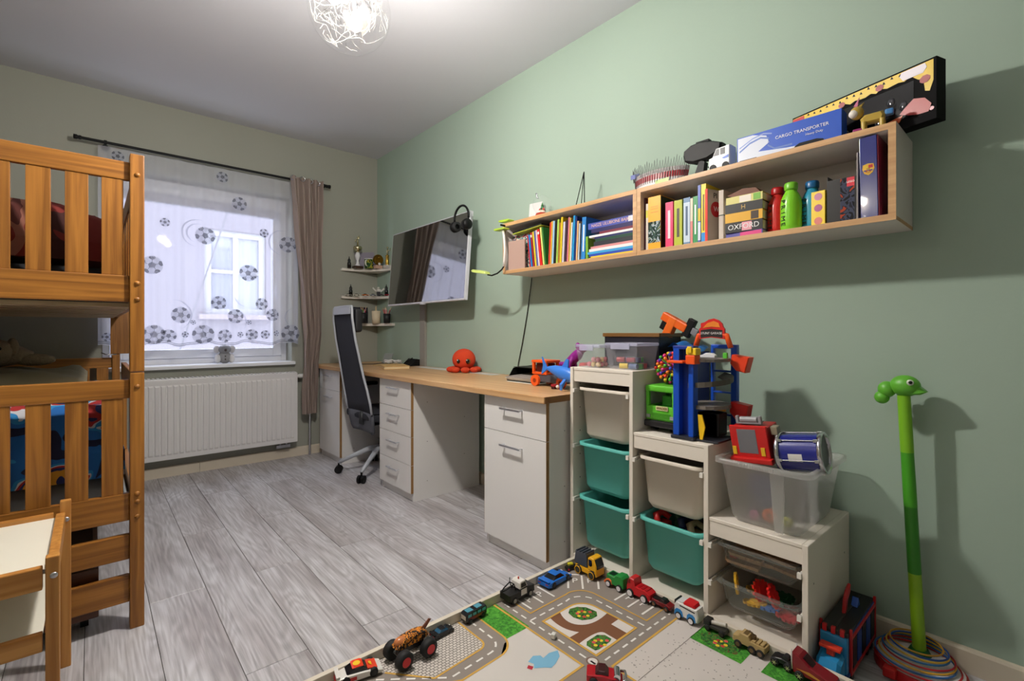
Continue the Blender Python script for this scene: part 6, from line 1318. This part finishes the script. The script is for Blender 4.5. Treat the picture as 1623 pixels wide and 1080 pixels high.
# green and orange truck
t = vehicle('toy_truck', 'small green toy truck with orange fender and white wheels', 1.622, 1.196, R(90), 'toy truck')
GT2 = plastic(40,140,60, .35)
MB().hull([(-.044,.014),(-.044,.052),(-.036,.060),(-.008,.058),(-.004,.050),(.0,.048),(.038,.048),(.040,.030),(.040,.014)], .046, .003).build('body', GT2, t); MB().bev((.006,-.014,.044),(.032,.014,.0495),.002).build('bed_well', plastic(14,40,20), t)
MB().hull([(.010,.012),(.012,.030),(.024,.036),(.038,.030),(.052,.014),(.05,.010)], .050, .003).build('orange_fender', plastic(230,110,40), t)
wheels(t, [(.026,.0245),(.026,-.0245),(-.026,.0245),(-.026,-.0245)], .0135, .010, (226,220,222), hub_r=.7)
# red truck
t = vehicle('toy_truck', 'red toy truck with tall cab and white wheels', 1.628, 1.090, R(90), 'toy truck')
RT2 = plastic(196,26,34, .35)
MB().hull([(-.056,.012),(-.056,.036),(-.04,.044),(.012,.046),(.016,.072),(.036,.072),(.044,.058),(.050,.036),(.050,.012)], .048, .004).build('body', RT2, t); MB().hull([(.030,.050),(.030,.068),(.036,.068),(.0455,.054),(.046,.050)], .050, .002).build('windscreen', plastic(110,12,18), t)
m = MB(); [m.box((-.04+i*.016,-.018,.0435),(-.03+i*.016,.018,.0465)) for i in range(3)]; m.build('bed_rib', plastic(170,20,28), t)
wheels(t, [(.030,.0255),(.030,-.0255),(-.032,.0255),(-.032,-.0255)], .0155, .010, (226,220,222), hub_r=.72); MB().bev((-.058,-.022,.010),(-.052,.022,.016),.002).build('bumper', plastic(220,214,214), t)
# dark red pickup
t = vehicle('toy_pickup', 'dark red low toy pickup between red truck and white van', 1.632, .995, R(-90))
MB().hull([(-.040,.012),(-.040,.026),(-.004,.026),(.024,.026),(.042,.020),(.042,.010)], .036, .003).build('body', plastic(120,22,26, .25), t); MB().hull([(-.008,.025),(-.002,.036),(.014,.036),(.024,.025)], .032, .002, top=.85).build('cabin', plastic(34,26,26, .15), t); MB().cb((-.024,0,.0265),(.026,.026,.002)).build('bed_well', plastic(30,16,16), t)
wheels(t, [(.026,.0175),(.026,-.0175),(-.026,.0175),(-.026,-.0175)], .0098, .008, (120,80,50))
# white van with red roof
t = vehicle('toy_patrol_van', 'white and blue toy van with raised red roof', 1.637, .893, R(90), 'toy van')
MB().hull([(-.048,.012),(-.050,.030),(-.044,.056),(.036,.058),(.042,.048),(.044,.012)], .050, .004).build('body', plastic(226,224,222, .3), t); MB().hull([(-.036,.058),(-.032,.068),(.004,.070),(.010,.058)], .044, .005).build('red_roof', plastic(206,24,34, .3), t); MB().bev((.012,-.018,.058),(.034,.018,.061),.001).build('roof_hatch', plastic(214,214,216), t)
for s in (-1, 1):
    for x in (.024, -.024): MB().prism([(x-.018,.012),(x-.014,.030),(x-.006,.036),(x+.008,.036),(x+.015,.028),(x+.017,.012)], s*.0250-.0012, s*.0250+.0012, 'y').build('blue_arch', plastic(40,130,200), t)
    MB().prism([(-.038,.044),(.020,.048),(.020,.052),(-.038,.048)], s*.0250-.0010, s*.0250+.0010, 'y').build('dark_stripe', plastic(40,36,40), t)
MB().bev((.036,-.022,.048),(.043,.022,.062),.002).build('windscreen', plastic(24,24,28), t); wheels(t, [(.024,.0255),(.024,-.0255),(-.024,.0255),(-.024,-.0255)], .0125, .008, (226,222,224), hub_r=.7)
# black and grey artillery piece
t = vehicle('toy_rocket_launcher', 'black and grey toy launcher behind the white van', 1.640, .788, R(-90))
MB().hull([(-.036,.012),(-.034,.020),(.034,.022),(.038,.012)], .030, .002).build('chassis', plastic(60,58,54), t); MB().cyl((-.02,0,.026),(.034,0,.038),.007,n=10).build('missile', plastic(196,190,180), t); MB().bev((-.042,-.016,.014),(-.018,.016,.036),.004).build('cab', plastic(26,26,26), t); wheels(t, [(.024,.016),(.024,-.016),(-.026,.016),(-.026,-.016)], .010, .008, (50,48,44))
# tan army truck
t = vehicle('toy_army_truck', 'tan six-wheeled toy army truck with deck gun', 1.634, .672, R(90), 'toy truck')
TAN = plastic(176,150,100, .6)
MB().hull([(-.052,.016),(-.052,.034),(-.006,.036),(.0,.050),(.026,.050),(.034,.038),(.050,.034),(.052,.016)], .040, .003).build('body', TAN, t); MB().bev((.004,-.014,.044),(.018,.014,.0515),.001).build('hatch', plastic(110,90,56), t); m = MB(); m.cyl((-.012,0,.036),(-.012,0,.052),.007,n=10); m.tube([(-.012,0,.052),(.004,0,.060)],.0025,6); m.build('deck_gun', plastic(90,70,46), t)
m = MB(); [m.bev((-.046+i*.013,-.016,.034),(-.036+i*.013,.016,.040),.001) for i in range(3)]; m.build('crate_row', TAN, t)
wheels(t, [(.032,.020),(.032,-.020),(-.012,.020),(-.012,-.020),(-.038,.020),(-.038,-.020)], .0125, .009, (110,84,60))
# black off-roader with star wheels + dark red rig
t = vehicle('toy_offroader', 'black toy chassis with pale star-shaped wheels', 1.630, .572, R(90))
MB().hull([(-.030,.014),(-.028,.024),(.0,.030),(.028,.024),(.032,.014)], .034, .003).build('body', plastic(26,26,26), t); m = MB(); m.cyl((-.01,-.012,.030),(-.01,.012,.030),.009,n=12); m.build('engine', plastic(40,40,42), t)
def star(t, x, y, z, r, c):
    s = 1 if y > 0 else -1; m = MB()
    for k in range(6): a = R(60*k); m.add([(x+r*.15*math.cos(a+1.57), y, z+r*.15*math.sin(a+1.57)),(x+r*math.cos(a), y, z+r*math.sin(a)),(x-r*.15*math.cos(a+1.57), y, z-r*.15*math.sin(a+1.57))], [(0,1,2)])
    m.build('star_hub', plastic(*c), t)
P4 = [(.018,.0175),(.018,-.0175),(-.020,.0175),(-.020,-.0175)]; wheels(t, P4, .0125, .009, (24,24,24))
for x, y in P4: star(t, x, y+(.0062 if y > 0 else -.0062), .0125, .0095, (206,206,150))
t = vehicle('toy_truck_rig', 'dark red toy truck rig with flame stripes and silver grille', 1.628, .480, R(-90), 'toy truck')
MB().hull([(-.055,.014),(-.058,.072),(-.040,.068),(-.010,.048),(.052,.030),(.058,.014)], .052, .004).build('body', plastic(128,20,32, .3), t)
for s in (-1, 1): MB().prism([(-.045,.030),(-.01,.034),(.035,.022),(.0,.024)], s*.0262-.0006, s*.0262+.0006, 'y').build('flame_stripe', plastic(190,130,50), t); MB().tube([(-.058,s*.022,.02),(-.060,s*.022,.078)],.0022,6).build('exhaust', plastic(206,200,196), t)
MB().hull([(-.035,.058),(-.028,.066),(-.012,.055),(-.004,.046)], .030, .002).build('windscreen', plastic(40,14,18), t); P4 = [(.036,.0265),(.036,-.0265),(-.036,.0265),(-.036,-.0265)]; wheels(t, P4, .0130, .009, (24,24,24))
for x, y in P4: star(t, x, y+(.0062 if y > 0 else -.0062), .0130, .0100, (206,206,150))
# left rim: racing car, monster truck, small black car, dark bus
t = vehicle('toy_race_car', 'white toy racing car with red and yellow roof by the rim', .612, 1.408, R(-12)); sports(t, .135, .058, .040, (222,218,212), r=.0130, roofc=(226,66,36), hubc=(30,30,32))
MB().cyl((-.006,0,.0402),(-.006,0,.0408),.011,n=18).build('yellow_disc', plastic(240,196,40), t); MB().hull([(.022,.0258),(.024,.0282),(.052,.0232),(.052,.020)], .044, .001).build('red_bonnet', plastic(226,66,36), t)
MB().cyl((.036,0,.0262),(.0365,0,.0270),.009,n=16).build('yellow_disc', plastic(240,196,40), t)
for s in (-1, 1): MB().cb((-.03,s*.0292,.014),(.04,.0008,.010)).build('side_print', plastic(200,40,40), t)
MB().cb((-.068,0,.012),(.003,.05,.010)).build('red_bumper', plastic(200,30,40), t)
t = vehicle('toy_monster_truck', 'monster truck with shark-shaped tiger striped body and red hubs', .772, 1.376, R(183), 'toy truck')
ST = patches('tiger_stripe_print', [(0,(30,22,18)),(.42,(60,34,18)),(.5,(226,140,40)),(.62,(40,26,18))], 90)
MB().hull([(-.062,.056),(-.050,.074),(-.01,.082),(.03,.078),(.062,.058),(.05,.050),(-.04,.048)], .036, .006).build('body', ST, t); MB().ball((.036,0,.068),(.024,.016,.014),14,8).build('amber_canopy', mat('amber_plastic', (196,120,70), .2), t)
MB().prism([(-.052,.066),(-.078,.092),(-.070,.096),(-.040,.076)], -.002, .002, 'y').build('tail_fin', plastic(120,60,30), t); MB().hull([(-.048,.030),(-.044,.050),(.046,.050),(.050,.030)], .022, .003).build('chassis', plastic(26,24,26), t)
P4 = [(.045,.036),(.045,-.036),(-.045,.036),(-.045,-.036)]; wheels(t, P4, .0285, .028, (214,40,50), hub_r=.52)
m = MB(); [m.cyl((x,-.036,.0285),(x,.036,.0285),.005,n=8) for x in (.045,-.045)]; m.build('axle', STEEL, t)
t = vehicle('toy_sports_car', 'small black toy car with blue windows beside the monster truck', .915, 1.412, R(3)); sports(t, .085, .036, .024, (26,28,32), (40,90,120), r=.0078, hubc=(40,40,44))
t = vehicle('toy_bus', 'dark toy bus with blue windows on the cobbled print', 1.052, 1.412, R(3), 'toy bus')
MB().hull([(-.048,.008),(-.048,.034),(-.042,.038),(.044,.038),(.050,.030),(.050,.008)], .034, .003).build('body', plastic(24,26,30, .3), t)
for s in (-1, 1): 
    for i in range(4): MB().cb((-.032+i*.022,s*.0172,.028),(.016,.001,.010)).build('side_window', plastic(90,180,190), t)
    MB().cb((0,s*.0172,.016),(.07,.001,.010)).build('red_stripe', plastic(130,40,30), t)
for x in (-.024, .018): MB().cb((x,0,.0385),(.026,.022,.002)).build('roof_window', plastic(80,150,170), t)
MB().cb((-.0485,0,.022),(.001,.026,.014)).build('pale_tail', plastic(206,196,180), t)
wheels(t, [(.030,.0165),(.030,-.0165),(-.030,.0165),(-.030,-.0165)], .0085, .006, (40,40,40))
# red car with silver engine at the bottom edge
t = vehicle('toy_hot_rod', 'red toy car with exposed silver engine at the crossing', 1.155, .895, R(-52))
MB().hull([(-.055,.012),(-.055,.030),(-.01,.034),(.03,.028),(.05,.016),(.05,.010)], .050, .004).build('body', plastic(176,20,34, .25), t); MB().hull([(-.03,.032),(-.02,.044),(.0,.044),(.01,.032)], .040, .003).build('cabin', plastic(60,10,16), t)
m = MB(); m.cyl((.034,-.02,.030),(.034,.02,.030),.010,n=12); m.tube([(.045,-.028,.02),(.058,-.02,.026),(.06,.0,.028),(.058,.02,.026),(.045,.028,.02)],.004,6); m.build('engine', CHROME, t); wheels(t, [(.03,.026),(.03,-.026),(-.034,.026),(-.034,-.026)], .013, .010, (60,60,60))
t = thing('toy_die', 'tiny white cube toy lying on the road print', 'toy', (1.188, 1.140, MZ+.003), (0,0,.4))
MB().bev((-.009,-.007,0),(.009,.007,.016),.002).build('block', plastic(222,222,216), t); MB().cb((.0095,0,.008),(.001,.010,.010)).build('face', plastic(70,70,70), t)
# ------------------------------------------------------------------ big toy carrier and blue car on the floor
bt = thing('toy_carrier', 'red, blue and black toy car carrier on the floor beside the storage unit', 'toy truck', (1.752, .430, .001))
BK = plastic(20,20,24, .4); RC = plastic(190,26,30, .35); CY = plastic(40,140,196, .35); BW2 = .082; BL2 = .325
m = MB(); m.bev((.03,0,.032),(BL2,.006,.155),.002); m.bev((.03,BW2-.006,.032),(BL2,BW2,.155),.002); m.bev((.0,0,.028),(BL2,BW2,.040),.003); m.bev((BL2-.006,.006,.040),(BL2,BW2-.006,.155),.002); m.build('body', plastic(34,60,130, .4), bt)
MB().bev((.010,.003,.150),(BL2,BW2-.003,.164),.003).build('roof_deck', BK, bt); MB().box((.03,.038,.164),(BL2-.02,.044,.167)).build('roof_track', plastic(50,46,44), bt)
for y in (-.004, BW2-.004): m = MB(); m.bev((.026,y,.030),(.036,y+.008,.172),.002); m.bev((BL2-.01,y,.030),(BL2,y+.008,.172),.002); m.bev((.03,y,.140),(BL2,y+.008,.150),.002); m.bev((.03,y,.030),(BL2,y+.008,.042),.002); m.build('red_frame', RC, bt)
for i in range(3): MB().bev((.006,.012+i*.024,.150),(.018,.024+i*.024,.172),.002).build('red_tooth', RC, bt)
for i in range(5): MB().prism([(.045+i*.054,.046),(.045+i*.054,.136),(.088+i*.054,.136),(.088+i*.054,.046)], -.0030, -.0005, 'y').build('side_bay', BK if i % 2 == 0 else plastic(30,70,150), bt)
MB().bev((.004,.004,.030),(.030,BW2-.004,.150),.006).build('front_panel', CY, bt)
MB().hull([(-.050,.036),(-.054,.070),(-.044,.092),(.004,.100),(.006,.036)], .066, .010).build('cab', CY, bt, (0,BW2/2,0)); MB().bev((-.044,.014,.018),(.0,BW2-.014,.036),.005).build('cab_bumper', BK, bt)
m = MB(); m.bev((-.026,.030,.096),(-.010,.052,.122),.004); m.bev((-.034,.012,.118),(-.006,.070,.128),.003); m.build('red_hook', plastic(222,60,36), bt)
MB().hull([(.0,.0),(.010,.040),(.034,.068),(.066,.078),(.062,.056),(.036,.034),(.016,.0)], .010, .003).build('red_arm', RC, bt, (.13,BW2/2+.004,.165)); MB().prism([(.205,.165),(.222,.192),(.236,.165)], .024, .042, 'y').build('blue_peg', plastic(40,90,190), bt)
for x in (.06, .24, .29):
    for y in (.002, BW2-.016): MB().cyl((x,y,.0142),(x,y+.014,.0142),.0140,n=16).build('wheel', BK, bt)
MB().box((-.02,.018,.010),(BL2-.01,BW2-.018,.0285)).build('underframe', BK, bt)
t = vehicle('toy_roadster', 'shiny dark blue toy roadster beside the tray rim near the carrier', 1.624, .385, R(95))
MB().hull([(-.05,.012),(-.05,.032),(-.01,.034),(.03,.030),(.052,.018),(.05,.010)], .048, .006).build('body', mat('blue_gloss', (28,50,170), .12, coat=.6), t); MB().hull([(-.02,.033),(-.012,.044),(.012,.044),(.02,.033)], .040, .004).build('canopy', clear('blue_canopy', (90,130,220), .4, .05, .3), t); wheels(t, [(.03,.024),(.03,-.024),(-.032,.024),(-.032,-.024)], .0125, .009, (120,120,130))
# ------------------------------------------------------------------ green caterpillar hoop-jump toy leaning by the wall
ht = thing('hoop_toy', 'tall green caterpillar pole toy on a white and red disc base', 'toy', (2.015, .300, .001))
def oval(rx, ry, z0, z1, mat_, nm, n=40, r=0):
    m = MB(); m.prism([(rx*math.cos(2*PI*i/n), ry*math.sin(2*PI*i/n)) for i in range(n)], z0, z1, 'z'); m.build(nm, mat_, ht)
oval(.106, .118, .0, .030, plastic(190,24,30, .35), 'red_base'); oval(.099, .111, .030, .036, plastic(214,210,208), 'white_top')
MB().bev((-.115,.04,.004),(-.085,.075,.034),.006).build('switch_box', plastic(200,30,30), ht)
px0, py0 = .055, .006; leanx, leany = -.02, .045
def pp_(z): return (px0+leanx*z, py0+leany*z, z)
MB().cyl(pp_(.036), pp_(.052), .032, .024, 20).build('pole_socket', plastic(24,100,40), ht)
for a, b, c in ((.05,.30,(136,180,30)),(.30,.52,(50,130,30)),(.52,.70,(70,160,34)),(.70,.89,(128,190,40))): MB().cyl(pp_(a), pp_(b), .0185, .0180, 18).build('pole_section', plastic(*c), ht)
h = pp_(.90); HG = plastic(96,176,50, .4)
MB().ball((h[0],h[1]-.004,h[2]+.022),(.034,.042,.036),18,12).build('head', HG, ht); m = MB(); m.ball((h[0],h[1]+.045,h[2]+.006),(.026,.026,.028),14,10); m.build('hood', HG, ht); m = MB(); m.ball((h[0]-.004,h[1]+.058,h[2]-.022),(.020,.022,.022),14,10); m.build('bobble', HG, ht)
MB().hull([(h[1]-.062,h[2]+.006),(h[1]-.044,h[2]+.022),(h[1]-.02,h[2]+.02),(h[1]-.02,h[2]-.006),(h[1]-.045,h[2]-.004)], .04, .006, 'x').build('snout', HG, ht, (h[0],0,0))
e = MB(); e.ball((h[0]-.030,h[1]-.022,h[2]+.036),.010,12,8); eo = e.build('eye', plastic(210,214,200), ht); MB().ball((h[0]-.038,h[1]-.024,h[2]+.037),.0055,10,8).build('pupil', BLACK, eo)
ring_c = [((196,34,44),'crimson'),((50,110,180),'blue'),((226,170,40),'yellow'),((176,30,44),'dark red'),((40,110,170),'mid blue'),((230,184,60),'golden'),((36,80,160),'navy'),((206,150,50),'amber')]
for i, (c, nm) in enumerate(ring_c):
    r_ = .110-.0058*i; cx, cy = 2.016+.0046*i, .306+.004*((i*2) % 3); zz = .0405+.0056*i
    pts = [(cx+r_*.94*math.cos(2*PI*k/36), cy+r_*.98*math.sin(2*PI*k/36), zz+.002*math.sin(2*PI*k/36+i)) for k in range(36)]
    tag(MB().tube(pts, .0027, 6, closed=True).build('hoop_ring', plastic(*c)), nm+' thin plastic hoop lying around the green pole, '+['lowest','second','third','fourth','fifth','sixth','seventh','topmost'][i]+' of the pile', 'ring', 'hoops around the green pole')
# ------------------------------------------------------------------ wall lamp on the left wall (its light throws the second, fainter shadows)
wl = thing('wall_lamp', 'small white glass wall lamp on the left wall before the bunk bed', 'lamp', (XL, 1.06, 2.03))
MB().lathe([(.0005,0),(.05,0),(.05,.012),(.0005,.014)], n=24, axis='x').build('backplate', CHROME, wl)
MB().tube([(.012,0,0),(.06,0,-.01),(.085,0,.01),(.09,0,.03)],.007,8).build('arm', CHROME, wl)
MB().lathe([(.022,.03),(.045,.05),(.055,.09),(.050,.13),(.040,.15)], (.09,0,0), 24).build('shade', clear('opal_glass', (240,236,228), .5, .2, .1, True), wl)
MB().ball((.09,0,.075),(.018,.018,.028),12,10).build('bulb', mat('wall_bulb_glow', (255,240,220), .4, emit=(255,236,210), estr=6.0), wl)
wlo = lamp('wall_lamp_light', (.09,0,.12), 8.0, (1.0,.93,.84), .04); wlo.parent = wl
